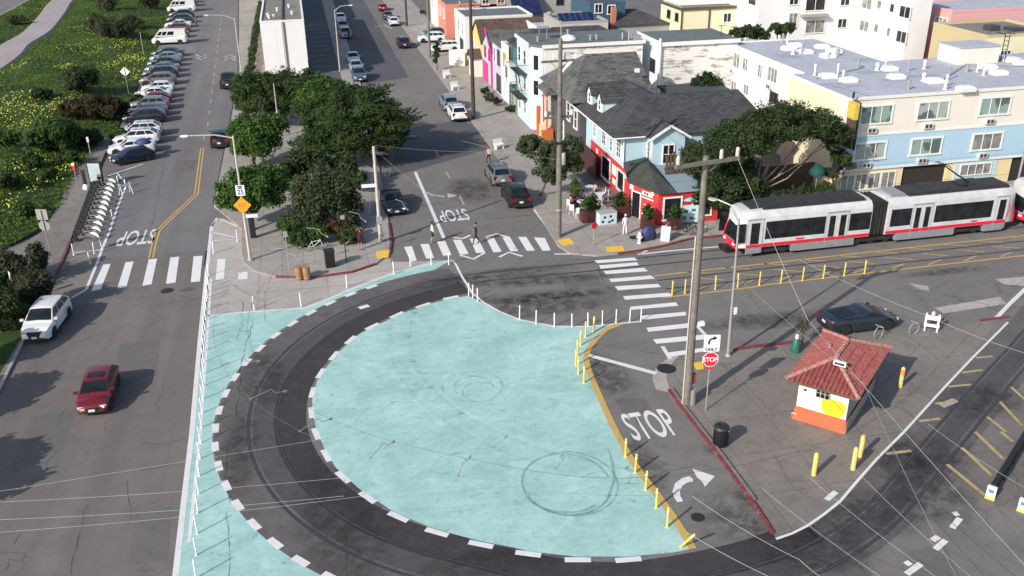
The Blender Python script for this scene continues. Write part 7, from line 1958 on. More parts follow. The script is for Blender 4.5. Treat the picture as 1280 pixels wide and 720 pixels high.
# ================================================================== PEOPLE
def person(label, loc, rz, shirt, trousers, hair=(.02, .015, .012), stride=.25, arm='swing', shorts=False, sit=False, z0=.012, h=1.72, bag=None, group=None):
    k = h/1.74
    hip_z = .92 if not sit else .50
    V, E_, rad, reg = [], [], [], []
    def v(p, r, g_):
        V.append(Vector(p)*k); rad.append(r*k if not isinstance(r, tuple) else tuple(q*k for q in r)); reg.append(g_); return len(V)-1
    def e(a, b_): E_.append((a, b_))
    pel = v((0, 0, hip_z), (.13, .11), 't'); w1 = v((0, 0, hip_z+.2), (.125, .10), 's'); ch = v((.01, 0, hip_z+.42), (.155, .115), 's'); nk = v((.0, 0, hip_z+.56), .06, 'k'); hd0 = v((.02, 0, hip_z+.65), .085, 'k'); hd1 = v((.015, 0, hip_z+.76), .08, 'k'); hd2 = v((.01, 0, hip_z+.80), .05, 'k')
    e(pel, w1); e(w1, ch); e(ch, nk); e(nk, hd0); e(hd0, hd1); e(hd1, hd2)
    for s in (-1, 1):
        st = stride*s
        if sit:
            hp = v((.03, s*.10, hip_z-.02), .085, 't'); kn = v((.42, s*.13, hip_z), .065, 't'); an = v((.44, s*.13, .08), .045, 'l'); ft = v((.60, s*.14, .04), .035, 'b')
        else:
            hp = v((.0, s*.10, hip_z-.08), .088, 't'); kn = v((st*.55+.03, s*.10, .50), .062, 't'); an = v((st*1.15-.02, s*.10, .09+.05*(st < 0)), .042, 'l'); ft = v((st*1.15+.15, s*.11, .035), .035, 'b')
        e(pel, hp); e(hp, kn); e(kn, an); e(an, ft)
        sh = v((0, s*.17, hip_z+.48), .062, 's')
        if arm == 'swing' and not sit: el = v((-st*.35, s*.235, hip_z+.22), .045, 's'); wr = v((-st*.75+.07, s*.24, hip_z-.02), .032, 'k'); ha = v((-st*.85+.09, s*.24, hip_z-.11), .03, 'k')
        elif arm == 'phone' and s > 0 or sit: el = v((.06, s*.22, hip_z+.22), .045, 's'); wr = v((.26, s*.12, hip_z+.30), .032, 'k'); ha = v((.33, s*.09, hip_z+.34), .03, 'k')
        elif arm == 'head' : el = v((.12, s*.32, hip_z+.62), .045, 's'); wr = v((.10, s*.14, hip_z+.78), .032, 'k'); ha = v((.06, s*.08, hip_z+.82), .03, 'k')
        else: el = v((0, s*.23, hip_z+.22), .045, 's'); wr = v((.05, s*.23, hip_z-.02), .032, 'k'); ha = v((.07, s*.23, hip_z-.11), .03, 'k')
        e(ch, sh); e(sh, el); e(el, wr); e(wr, ha)
        for fx, fy, fz in ((.05, -.025, -.05), (.06, -.008, -.06), (.06, .008, -.06), (.05, .025, -.05), (.04, -s*.045, -.01)):
            d = 1 if hip_z-.2 < V[wr].z/k < hip_z+.1 else -1
            f0 = v((V[ha].x/k+fx*.7, V[ha].y/k+fy, V[ha].z/k+fz*d), .009, 'k'); e(ha, f0)
    me = bpy.data.meshes.new('person'); me.from_pydata([tuple(p) for p in V], E_, [])
    o = bpy.data.objects.new('person', me); COL.objects.link(o)
    md = o.modifiers.new('skin', 'SKIN'); md.use_smooth_shade = True
    o.modifiers.new('sub', 'SUBSURF').levels = 1
    if not me.skin_vertices: me.skin_vertices.new() if hasattr(me.skin_vertices, 'new') else None
    for i, sv in enumerate(me.skin_vertices[0].data):
        r_ = rad[i]; sv.radius = r_ if isinstance(r_, tuple) else (r_, r_); sv.use_root = (i == 0)
    dg = bpy.context.evaluated_depsgraph_get()
    nm = bpy.data.meshes.new_from_object(o.evaluated_get(dg)); bpy.data.objects.remove(o)
    nm.name = 'body'; nm.materials.clear()
    for m_ in (M['skin'], cloth(shirt), cloth(trousers), M['black_plastic']): nm.materials.append(m_)
    sgs = [(V[a], V[b_], reg[a], reg[b_]) for a, b_ in E_]
    code = {'k': 0, 's': 1, 't': 2, 'l': 0 if shorts else 2, 'b': 3}
    for p in nm.polygons:
        best, bd = None, 9
        for a, b_, ra_, rb_ in sgs:
            ab = b_-a; t_ = max(0, min(1, (p.center-a).dot(ab)/max(1e-9, ab.length_squared))); d = (p.center-(a+ab*t_)).length
            if d < bd: bd = d; best = rb_ if t_ > .5 else ra_
        if shorts and best == 't' and p.center.z < .55*k: best = 'l'
        p.material_index = code[best]; p.use_smooth = True
    t = thing('person', label, 'person', (*loc, z0), rz, group)
    b_ = bpy.data.objects.new('body', nm); COL.objects.link(b_); b_.parent = t
    m = MB().lathe([(.02, .0), (.094, .03), (.10, .09), (.085, .14), (.03, .175)], 12, (-.012*k, 0, (hip_z+.665)*k)); m.build('hair', cloth(hair), t, 60)
    m = MB()
    for s in (-1, 1): m.cbox(((.02+.083)*k, s*.032*k, (hip_z+.715)*k), (.012, .022, .014))
    m.cbox(((.02+.092)*k, 0, (hip_z+.685)*k), (.03, .022, .03)); m.build('face', M['skin'], t)
    if bag: MB().cbox((-.2*k, 0, (hip_z+.35)*k), (.2, .3, .42)).build('backpack', cloth(bag), t)
    return t
CLO = {}
def cloth(c):
    if tuple(c) not in CLO: CLO[tuple(c)] = plain('cloth', c, .85, 0, .12, 6)
    return CLO[tuple(c)]
person('person in a white top and black shorts starting over the street crossing', W(541, 304), R(0), (.68, .68, .66), (.02, .02, .022), shorts=True, stride=.12)
person('person dressed in black looking at a phone on the street crossing', W(595, 305), R(190), (.014, .014, .015), (.02, .02, .022), stride=.25, arm='phone')
person('person in a dark red top shading their face on the corner pavement', W(451, 312, .12), R(-80), (.10, .012, .02), (.05, .02, .025), shorts=True, stride=.03, arm='head', z0=.12)
person('person with a pale backpack walking in the road past the kerb', W(611, 205), R(100), (.30, .16, .13), (.03, .03, .035), stride=.28, bag=(.6, .52, .45))
person('person in black standing in the road far up the street', W(437, 50), R(-80), (.015, .015, .016), (.015, .015, .018), stride=.05)
person('person in red standing in the road far up the street', W(447, 51.5), R(180), (.42, .03, .04), (.25, .02, .03), stride=.05)
person('person all in white standing outside the cafe door', W(781, 294, .12), R(100), (.74, .74, .72), (.72, .72, .70), stride=.06, z0=.12, hair=(.5, .48, .45))
person('person in black standing behind the camper van in the dune row', W(246, 33), R(180), (.015, .015, .016), (.02, .02, .022), stride=.04)
for px, py, a, sc, lb_ in ((744, 246, 20, (.55, .30, .28), 'person in a rosy top seated at a terrace table'), (757, 250, 160, (.52, .50, .5), 'person in a pale top seated nearest the cafe wall'), (728, 256, 200, (.1, .1, .14), 'person in navy seated by the street side planter'), (713, 262, 20, (.35, .12, .1), 'person in a russet top seated at the outer terrace edge')):
    person(lb_, W(px, py, .12), R(a), sc, (.03, .03, .04), sit=True, z0=.12)
# ================================================================== PLANTS
def leaf_mesh(name, pts, nrm, size, mat, parent=None, aspect=.55, up=0.0, jitter=.9):
    """one quad leaf clump per point"""
    n = len(pts)
    d = rng.normal(size=(n, 3)); d /= np.linalg.norm(d, axis=1)[:, None]
    nn = nrm+d*jitter; nn /= np.linalg.norm(nn, axis=1)[:, None]
    t = np.cross(nn, rng.normal(size=(n, 3))); t[:, 2] += up; t -= nn*np.sum(t*nn, 1)[:, None]; t /= np.linalg.norm(t, axis=1)[:, None]+1e-9
    b = np.cross(nn, t)
    s = (size*rng.uniform(.6, 1.35, n))[:, None] if np.isscalar(size) else size[:, None]
    v = np.empty((n, 4, 3))
    v[:, 0] = pts-t*s; v[:, 1] = pts-b*s*aspect+t*s*.1; v[:, 2] = pts+t*s; v[:, 3] = pts+b*s*aspect-t*s*.1
    me = bpy.data.meshes.new(name)
    me.vertices.add(n*4); me.vertices.foreach_set('co', v.reshape(-1))
    me.loops.add(n*4); me.loops.foreach_set('vertex_index', np.arange(n*4))
    me.polygons.add(n); me.polygons.foreach_set('loop_start', np.arange(n)*4); me.polygons.foreach_set('loop_total', np.full(n, 4))
    me.materials.append(mat); me.update(calc_edges=True); me.validate()
    o = bpy.data.objects.new(name, me); COL.objects.link(o)
    if parent: o.parent = parent
    return o

def crown_pts(lobes, n, sub=16, subr=.36, flat=1.0, shell=.5):
    """lobes: (x,y,z, rx,ry,rz). leaves sit in sub-clumps over each lobe, leaving gaps between them"""
    P_, N_ = [], []
    vol = np.array([l[3]*l[4]+l[4]*l[5]+l[3]*l[5] for l in lobes]); vol = vol/vol.sum()
    for l, w in zip(lobes, vol):
        k = max(40, int(n*w)); c = np.array(l[:3]); r = np.array(l[3:6])
        ns = max(6, int(sub*(1+w*len(lobes))*.5))
        d = rng.normal(size=(ns, 3)); d[:, 2] = d[:, 2]*.9+.18; d /= np.linalg.norm(d, axis=1)[:, None]
        cc = c+d*r*rng.uniform(shell, .92, (ns, 1))
        sr = r.mean()*subr*rng.uniform(.55, 1.35, ns)
        idx = rng.integers(0, ns, k)
        q = rng.normal(size=(k, 3)); q /= np.linalg.norm(q, axis=1)[:, None]
        rad = rng.uniform(0, 1, k)**.45
        p = cc[idx]+q*(sr[idx]*rad)[:, None]*np.array([1, 1, flat])
        nn = q*.7+d[idx]*.5+np.array([0, 0, .35]); nn /= np.linalg.norm(nn, axis=1)[:, None]
        P_.append(p); N_.append(nn)
    return np.vstack(P_), np.vstack(N_)

def limbs(mb, base, lobes, r=.18, bend=.15, fork=.35):
    b = Vector(base)
    top = Vector((sum(l[0] for l in lobes)/len(lobes), sum(l[1] for l in lobes)/len(lobes), min(l[2] for l in lobes)))
    f = b.lerp(top, fork)
    mb.tube([b-Vector((0, 0, .1)), b.lerp(f, .5)+Vector((random.uniform(-bend, bend), random.uniform(-bend, bend), 0)), f], [r*1.25, r, r*.85], 8)
    for l in lobes:
        e = Vector(l[:3]); m = f.lerp(e, .5)+Vector((random.uniform(-1, 1), random.uniform(-1, 1), random.uniform(-.2, .5)))*bend*2
        mb.tube([f, m, e], [r*.7, r*.42, r*.12], 6)
        for _ in range(3):
            q = e+Vector((random.uniform(-.8, .8)*l[3], random.uniform(-.8, .8)*l[4], random.uniform(-.1, .7)*l[5]))
            mb.tube([m, m.lerp(q, .6)+Vector((0, 0, .1)), q], [r*.3, r*.18, r*.05], 5)

def tree(name, label, cat, base, lobes, n, size, mat, bark='bark', r=.18, group=None, z0=.12, sub=16, subr=.36, flat=1.0, aspect=.55, fork=.4, shell=.5, jitter=.9, up=0.0):
    t = thing(name, label, cat, (base[0], base[1], z0), 0, group)
    off = (base[0], base[1], z0)
    L = [(l[0]-off[0], l[1]-off[1], l[2]-off[2], l[3], l[4], l[5]) for l in lobes]
    m = MB(); limbs(m, (0, 0, 0), L, r, fork=fork); m.build('trunk', M[bark], t, 60)
    p, nn = crown_pts(L, n, sub, subr, flat, shell)
    keep = p[:, 2] > .05
    leaf_mesh('crown', p[keep], nn[keep], size, M[mat] if isinstance(mat, str) else mat, t, aspect, up, jitter)
    return t
M['leaf_cypress'] = leaf_mat('foliage_cypress', (.018, .040, .011), (.058, .098, .025), (.085, .09, .03), .45)
M['leaf_bright'] = leaf_mat('foliage_bright', (.030, .072, .014), (.090, .175, .036), None, .6)
M['leaf_olive'] = leaf_mat('foliage_olive', (.030, .045, .020), (.095, .122, .058), (.12, .13, .08), .8)
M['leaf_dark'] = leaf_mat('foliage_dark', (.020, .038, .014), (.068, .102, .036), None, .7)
M['leaf_brown'] = leaf_mat('foliage_brown', (.030, .024, .010), (.070, .055, .024), (.05, .06, .02), .5)
M['leaf_greygreen'] = leaf_mat('foliage_grey_green', (.030, .036, .020), (.085, .088, .052), (.07, .055, .035), .6)
M['leaf_dune'] = leaf_mat('foliage_dune_green', (.026, .062, .014), (.080, .140, .034), (.07, .10, .02), .6)
M['grass'] = leaf_mat('dune_grass', (.028, .062, .006), (.105, .160, .017), (.05, .068, .014), .12)
M['flower'] = plain('yellow_flowers', (.42, .43, .05), .7, 0, .3, 2)
def at(px, py, Y): x, z = FY(px, py, Y); return (x, Y, z)
def lob(px, py, Y, rx, ry, rz): return (*at(px, py, Y), rx, ry, rz)

# great dark cypress, its sprays reaching out to the right
Yc = 86.0
lobes = [lob(430, 150, Yc, 3.2, 3.0, 1.7), lob(400, 145, Yc+1, 2.6, 2.6, 1.6), lob(465, 140, Yc, 2.8, 2.6, 1.4), lob(440, 175, Yc-1.5, 3.2, 2.4, 1.5), lob(490, 155, Yc-.5, 2.2, 2.2, 1.0), lob(425, 120, Yc+1.5, 2.2, 2.2, 1.3), lob(395, 180, Yc-1, 2.4, 2.2, 1.5), lob(480, 178, Yc-1.5, 1.9, 1.7, .9), lob(455, 120, Yc+1, 2.0, 2.0, 1.0)]
cy = tree('cypress_tree', 'large dark cypress with wind-swept flat sprays over the street', 'tree', (1.6, 85.5), lobes, 46000, .23, 'leaf_cypress', r=.42, group='trees', sub=44, subr=.44, flat=.55, aspect=.26, jitter=.55, shell=.3)
# long spray tips
pp, nn = [], []
for k in range(95):
    l = lobes[rng.integers(0, len(lobes))]; a = rng.normal(.15, .95); e = rng.uniform(.05, .5)
    d = np.array([math.cos(a)*math.cos(e), math.sin(a)*math.cos(e)*.8, math.sin(e)*.8]); c = np.array(l[:3])-np.array([1.6, 85.5, .12])
    s0 = c+d*np.array(l[3:6])*.8; ln = rng.uniform(.7, 1.9)
    m_ = int(ln*42); tt = rng.uniform(0, 1, m_)
    q = s0+d*(tt*ln)[:, None]+rng.normal(size=(m_, 3))*(.16*(1.05-tt))[:, None]
    pp.append(q); nn.append(np.tile(np.array([0, 0, 1.0]), (m_, 1)))
leaf_mesh('spray', np.vstack(pp), np.vstack(nn), .17, M['leaf_cypress'], cy, .28, 0, .7)
Y2 = 103
tree('cypress_tree', 'second dark cypress behind, in front of the white block', 'tree', W(335, 150), [lob(320, 108, Y2, 2.6, 2.4, 1.6), lob(345, 105, Y2+1, 2.8, 2.4, 1.5), lob(368, 108, Y2, 2.4, 2.2, 1.5), lob(335, 125, Y2-1.5, 2.6, 2.2, 1.5), lob(360, 128, Y2-1, 2.6, 2.2, 1.6), lob(310, 128, Y2-1, 1.8, 1.8, 1.5), lob(385, 100, Y2+1, 2.0, 2.0, 1.3)], 24000, .23, 'leaf_cypress', r=.35, group='trees', sub=34, subr=.46, flat=.6, aspect=.28, jitter=.6, shell=.3)
tree('leafy_tree', 'bright green rounded tree crown tucked behind the large cypress', 'tree', W(405, 185), [lob(405, 118, 92, 2.4, 2.2, 1.6), lob(390, 130, 91, 1.9, 1.9, 1.5)], 11000, .16, 'leaf_bright', group='trees', r=.2, sub=34, subr=.42)
tree('leafy_tree', 'dense bright green tree by the black van on the highway', 'tree', W(318, 210), [lob(318, 162, 88, 2.2, 2.1, 1.5), lob(302, 165, 87.5, 1.4, 1.6, 1.4), lob(338, 165, 88, 1.7, 1.8, 1.5), lob(320, 178, 87, 2.0, 1.9, 1.3), lob(304, 180, 87, 1.4, 1.5, 1.2)], 22000, .15, 'leaf_bright', r=.2, group='trees', sub=34, subr=.40, shell=.45)
tree('leafy_tree', 'dense bright green tree nearest the corner lamp pole', 'tree', W(315, 290), [lob(320, 225, 71.8, 2.0, 1.8, 1.3), lob(295, 234, 71.3, 1.5, 1.6, 1.2), lob(342, 224, 72.2, 1.4, 1.6, 1.1), lob(312, 246, 70.8, 1.8, 1.6, 1.0), lob(288, 250, 70.8, 1.1, 1.2, .8), lob(336, 242, 71.5, 1.3, 1.4, .95)], 26000, .13, 'leaf_bright', r=.16, group='trees', sub=34, subr=.40, shell=.45)
tree('shrub_tree', 'olive grey shrubby tree spilling over the corner planting', 'tree', W(405, 296), [lob(400, 228, 70, 2.0, 1.7, 1.2), lob(424, 238, 69.8, 1.7, 1.6, 1.2), lob(383, 240, 69.8, 1.5, 1.5, 1.1), lob(405, 255, 69.3, 2.0, 1.5, 1.1), lob(436, 258, 69.6, 1.2, 1.3, 1.2), lob(395, 272, 68.6, 1.8, 1.2, .9), lob(425, 275, 68.6, 1.6, 1.2, .9), lob(378, 268, 68.8, 1.1, 1.1, .9)], 30000, .12, 'leaf_olive', r=.14, group='trees', sub=34, subr=.40, shell=.4)
tree('shrub_tree', 'added dark foliage standing for shade under the cypress beside the olive one', 'tree', W(372, 240), [lob(372, 200, 79, 1.5, 1.5, 1.0), lob(392, 204, 79, 1.5, 1.5, 1.0), lob(430, 208, 79, 1.3, 1.3, 1.0), lob(365, 218, 77.5, 1.1, 1.2, .9), lob(442, 222, 77.5, 1.1, 1.2, .9)], 11000, .15, 'leaf_dark', r=.16, group='trees', sub=28, subr=.42)  # dark leaves added where there is only shade under the cypress
# corner planting
def shrub(label, px, py, h, w, n, mat, size=.12, name='shrub', z0=.12, zfun=None, group='shrubs', d=None, sub=9, lift=.55):
    b = W(px, py, z0)
    if zfun: z0 = zfun(*b); b = W(px, py, z0); z0 = zfun(*b)
    d = d or w*.85
    lobes = [(b[0]+random.uniform(-.35, .35)*w, b[1]+random.uniform(-.35, .35)*d, z0+h*random.uniform(lift-.1, lift+.12), w*random.uniform(.45, .6), d*random.uniform(.45, .6), h*random.uniform(.36, .48)) for _ in range(4 if w > 1 else 2)]
    return tree(name, label, 'shrub', b, lobes, n, size, mat, r=.05+.03*w, group=group, z0=z0, sub=sub, subr=.42, fork=.25)
shrub('low leafy shrub beside the parked white bicycle', 372, 306, 1.2, 1.5, 3600, 'leaf_dune'); shrub('bright green clump under the olive tree', 398, 303, 1.3, 1.6, 4000, 'leaf_bright'); shrub('reddish flowering shrub next to the tall black bin', 424, 299, 1.4, 1.3, 3200, leaf_mat('foliage_reddish', (.05, .02, .012), (.16, .07, .03), (.05, .08, .02), 1.5)); shrub('dark green shrub at the shady end of the planting', 439, 305, 1.3, 1.4, 3400, 'leaf_dark'); shrub('yellow green shrub at the left end of the planting', 360, 292, 1.5, 1.5, 3600, 'leaf_dune')
# street trees
b = W(674, 245, .12); t = tree('street_tree', 'small olive green street tree on a thin stem by the cafe terrace', 'tree', b, [lob(690, 195, b[1]-.5, 1.7, 1.6, 1.1), lob(672, 190, b[1], 1.4, 1.5, .9), lob(708, 205, b[1]-.5, 1.4, 1.4, 1.1), lob(690, 215, b[1]-.8, 1.6, 1.3, .9), lob(660, 182, b[1]+.3, 1.0, 1.2, .6), lob(712, 185, b[1], 1.2, 1.2, .9)], 17000, .12, 'leaf_olive', r=.09, group='trees', sub=20, fork=.55)
b = W(546, 88, .12); tree('street_tree', 'small young street tree on the far right pavement', 'tree', b, [(b[0], b[1], 2.2, .55, .55, 1.0), (b[0]+.1, b[1], 3.4, .5, .5, .9)], 900, .18, 'leaf_dark', r=.06, group='trees', sub=10)
# big umbrella-crowned tree by the motel
Yt = 64.5
bt = (33.6, 65.0)
lobes = [lob(990, 146, Yt+1, 2.2, 2.4, .95), lob(960, 150, Yt, 2.2, 2.2, .95), lob(1020, 152, Yt+.5, 1.9, 2.2, 1.0), lob(1045, 172, Yt, 1.3, 1.7, 1.2), lob(930, 163, Yt, 2.1, 2.2, 1.0), lob(905, 178, Yt-.5, 2.0, 2.1, 1.1), lob(878, 195, Yt-1, 1.8, 1.8, 1.1), lob(1000, 163, Yt-1.2, 2.1, 1.3, .6), lob(940, 183, Yt-1.2, 1.9, 1.4, .7), lob(1050, 196, Yt, .8, 1, .7), lob(975, 165, Yt-.8, 2.0, 1.4, .6), lob(1030, 165, Yt-1, 1.4, 1.2, .7), lob(915, 195, Yt-1.2, 1.6, 1.3, .9)]
tt_ = tree('umbrella_tree', 'large dark tree with a flat umbrella crown and bare twisting limbs beside the motel', 'tree', bt, lobes[:5], 30000, .115, 'leaf_dark', bark='bark_pale', r=.13, group='trees', sub=40, subr=.42, fork=.3, flat=.75, shell=.35)
off_ = np.array([bt[0], bt[1], .12]); p_, n_ = crown_pts([tuple(np.array(l[:3])-off_)+tuple(l[3:]) for l in lobes[5:]], 32000, 36, .42, .8, .35); leaf_mesh('crown', p_, n_, .115, M['leaf_dark'], tt_)
m = MB()
for s in range(7):
    a = Vector((random.uniform(-1.2, 1.4), random.uniform(-.6, .6), 0)); e = Vector(lobes[s][:3])-Vector((*bt, .12)); mm = a.lerp(e, .5)+Vector((random.uniform(-.6, .6), random.uniform(-.4, .4), random.uniform(-.4, .3)))
    m.tube([a, a.lerp(mm, .3)+Vector((random.uniform(-.4, .4), .1, .1)), a.lerp(mm, .6)+Vector((random.uniform(-.5, .5), 0, .2)), mm, mm.lerp(e, .5)+Vector((random.uniform(-.3, .3), 0, .25)), e], [.10, .085, .075, .06, .045, .02], 6)
    for _ in range(4):
        q = mm.lerp(e, random.uniform(.3, .8)); m.tube([q, q+Vector((random.uniform(-.9, .9), random.uniform(-.6, .6), random.uniform(.2, .9)))], [.04, .012], 5)
m.build('limb', M['bark_pale'], tt_, 60)
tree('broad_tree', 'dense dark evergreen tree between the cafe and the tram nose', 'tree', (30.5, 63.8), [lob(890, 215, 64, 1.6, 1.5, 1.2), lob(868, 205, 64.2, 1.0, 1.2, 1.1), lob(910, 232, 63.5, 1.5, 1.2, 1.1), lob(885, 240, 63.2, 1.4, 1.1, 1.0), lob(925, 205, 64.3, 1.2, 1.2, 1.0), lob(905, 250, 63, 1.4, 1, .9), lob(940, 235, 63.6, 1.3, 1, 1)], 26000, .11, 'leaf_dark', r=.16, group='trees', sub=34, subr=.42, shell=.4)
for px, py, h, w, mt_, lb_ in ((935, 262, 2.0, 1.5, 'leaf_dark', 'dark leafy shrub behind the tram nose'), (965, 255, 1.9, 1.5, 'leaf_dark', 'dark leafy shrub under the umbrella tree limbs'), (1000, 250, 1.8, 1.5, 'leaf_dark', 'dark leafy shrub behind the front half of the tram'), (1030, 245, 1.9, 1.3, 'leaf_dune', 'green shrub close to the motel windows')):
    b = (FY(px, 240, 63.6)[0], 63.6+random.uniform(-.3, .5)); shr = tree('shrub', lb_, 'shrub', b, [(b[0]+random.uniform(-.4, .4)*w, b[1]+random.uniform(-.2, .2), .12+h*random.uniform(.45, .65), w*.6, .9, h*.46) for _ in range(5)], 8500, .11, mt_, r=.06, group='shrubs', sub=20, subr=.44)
tree('shrub', 'round grey green bush beside the blade sign at the motel corner', 'shrub', (41.2, 64.3), [lob(1050, 208, 64.3, .9, .8, .6), lob(1060, 205, 64.4, .7, .7, .5), lob(1040, 216, 64.2, .7, .7, .5)], 3600, .11, 'leaf_greygreen', r=.08, group='shrubs', sub=12)
o = thing('garden_parasol', 'closed teal green awning cloth under the umbrella tree', 'awning', (*FY(1023, 207, 64.0)[:1], 64.0, .12)); zc_ = FY(1023, 207, 64.0)[1]; MB().lathe([(.62, zc_-.85), (.66, zc_-.5), (.4, zc_-.2), (.08, zc_)], 9).build('cloth', plain('green_cloth', (.004, .06, .05), .8), o, 50); MB().tube([(0, 0, 0), (0, 0, zc_)], .04).build('pole', M['galv'], o)
tree('yard_conifer', 'spiky dark conifer in the yard beyond the cafe roof', 'tree', (FY(884, 110, 86)[0], 86), [lob(884, 106, 86, 1.4, 1.3, 1.0), lob(873, 104, 86, .8, .8, .8), lob(896, 107, 86, .8, .9, .6), lob(884, 96, 86, .6, .7, .7)], 3800, .2, leaf_mat('foliage_conifer', (.012, .03, .012), (.04, .07, .02), (.10, .11, .03), .8), group='trees', sub=14, aspect=.22)
for px, py, lb_ in ((928, 40, 'dark hedge bush left of the white apartments'), (945, 42, 'dark hedge bush in front of the white apartments'), (978, 38, 'dark bush at the apartment corner')):
    c = at(px, py, 98); tree('shrub', lb_, 'shrub', (c[0], 98), [(c[0]+k*.7, 98, c[2]+random.uniform(-.3, .3), .9, .9, .7) for k in (-1, 0, 1)], 1500, .2, 'leaf_dark', group='shrubs')
# house-front greenery
for k in range(9):
    c_ = (-7.45+random.uniform(-.1, .1), 127+k*8.5); tree('hedge', 'dark hedge by the white block fence, segment %s from the near end' % ('one', 'two', 'three', 'four', 'five', 'six', 'seven', 'eight', 'nine')[k], 'hedge', c_, [(c_[0], c_[1]+q*1.7, .75, .5, 1.2, .6) for q in (-2, -1, 0, 1, 2)], 900, .2, 'leaf_dark', group='hedges', r=.06)
for px, py, lb_ in ((612, 128, 'low dark shrub outside the cream row house'), (622, 132, 'spreading brown shrub outside the teal row house'), (636, 140, 'dark green shrub by the ice blue house door'), (606, 118, 'yellow green shrub by the lavender house'), (530, 18, 'round shrub before the coral pink house')):
    shrub(lb_, px, py, .9, .9, 420, 'leaf_dark' if 'dark' in lb_ else 'leaf_brown' if 'brown' in lb_ else 'leaf_dune', .14)
shrub('leafy yellow green shrub on the pavement before the red steps', 662, 186, 1.4, 1.5, 2200, 'leaf_dune', .14)
for px, py, lb_ in ((559, 97, 'white bagged parklet stool, farthest of the three pavement blocks'), (569, 112, 'white pavement block, middle of the three'), (624, 186, 'white pavement block nearest the walking person')):
    t = thing('pavement_seat', lb_, 'seat', (*W(px, py, .12), .12), R(20), 'white pavement blocks'); MB().box(-.5, .5, -.25, .25, .38, .5).build('seat', M['white_plastic'], t); MB().cbox((0, .24, .75), (1.0, .06, .5)).build('backrest', M['white_plastic'], t)
    for s in (-1, 1): MB().box(s*.4-.05, s*.4+.05, -.2, .2, 0, .38).build('leg', M['white_plastic'], t)
# left kerb bushes
def bushes(label, px, py, h, w, mat, n): shrub(label, px, py, h, w, n, mat, .13, 'bush', .126, None, 'kerbside bushes', None, 14, .5)
bushes('dark bush beside the white crossover at the left kerb', 40, 385, 2.4, 2.3, 'leaf_greygreen', 6500); bushes('dark bush behind, nearest the tall sign post', 30, 352, 2.2, 2.2, 'leaf_greygreen', 5500); bushes('dark bush at the left edge of the view', 2, 415, 2.6, 2.4, 'leaf_dark', 6500); bushes('low bush further left behind the small white sign', -5, 370, 2.2, 2.2, 'leaf_dark', 4500); 
def shade_tree(label, x, y, h, w): tree('kerb_tree', label, 'tree', (x, y), [(x+random.uniform(-.4, .4)*w, y+random.uniform(-.4, .4)*w, h*random.uniform(.6, .9), w*.5, w*.5, h*.16) for _ in range(6)], 7000, .2, 'leaf_dark', r=.18, group='trees', sub=14, subr=.4)
shade_tree('wind-bent kerb tree just left of the view', -22.8, 44.6, 4.6, 2.8); shade_tree('kerb tree left of the view beyond the bent one', -22.6, 36.4, 5.6, 3.4); shade_tree('kerb tree left of the view near the dark bush', -21.8, 51.0, 3.6, 2.2)
# dune scrub
def dz(x, y): return dune_z(x, y)
for px, py, h, w, mat, n, lb_ in ((128, 150, 3.0, 4.0, 'leaf_brown', 9000, 'large brown bush on the dune behind the silver cars'), (98, 148, 2.4, 2.6, 'leaf_brown', 4500, 'brown and dark bush left of the largest brown one'), (106, 112, 3.2, 3.0, 'leaf_dark', 6500, 'dark upright bush in the middle of the dune'), (78, 190, 3.2, 3.3, 'leaf_dune', 13000, 'round bright bush low on the dune'), (60, 180, 2.0, 2.0, 'leaf_dune', 3500, 'small green bush left of the round bright one'), (110, 182, 1.8, 2.0, 'leaf_dark', 3600, 'dark bush between the round one and the parked cars'), (150, 178, 1.4, 1.5, 'leaf_dune', 2500, 'low green bush by the nearest parked cars'),
        (145, 45, 3.4, 4.6, 'leaf_greygreen', 6000, 'grey brown scrub bush far up the dune'), (122, 40, 2.8, 3.6, 'leaf_greygreen', 3000, 'grey scrub bush left of the far brown one'), (140, 15, 3.0, 3.6, 'leaf_greygreen', 3000, 'grey scrub bush at the top of the dune'), (185, 10, 2.6, 3.4, 'leaf_brown', 2600, 'dark brown scrub at the far end of the car row'), (165, 35, 2.2, 2.6, 'leaf_dark', 2000, 'dark green scrub before the far brown scrub'), (55, 125, 1.5, 1.8, 'leaf_dark', 1800, 'low dark bush near the bend of the path'), (22, 32, 1.6, 2.6, 'leaf_greygreen', 1800, 'low grey bush beyond the path'), (45, 210, 1.5, 1.8, 'leaf_dune', 2400, 'low green bush at the left of the dune'), (15, 235, 1.4, 1.8, 'leaf_dark', 2400, 'low dark bush near the left edge of the dune'), (10, 185, 1.6, 2.0, 'leaf_dune', 2200, 'green bush at the far left of the dune'), (60, 225, 1.2, 1.4, 'leaf_dune', 1800, 'small bush above the dune pavement'), (170, 130, 1.2, 1.5, 'leaf_dune', 1500, 'low bush right behind the white cars'), (30, 270, 1.2, 1.5, 'leaf_dune', 2000, 'low bush at the near foot of the dune'), (90, 205, 1.2, 1.4, 'leaf_dark', 1700, 'dark low bush near the red and white flag sign')):
    shrub(lb_, px, py, h, w, n, mat, .15, 'dune_bush', .8, dz, 'bushes on the dune', None, 12, .48)
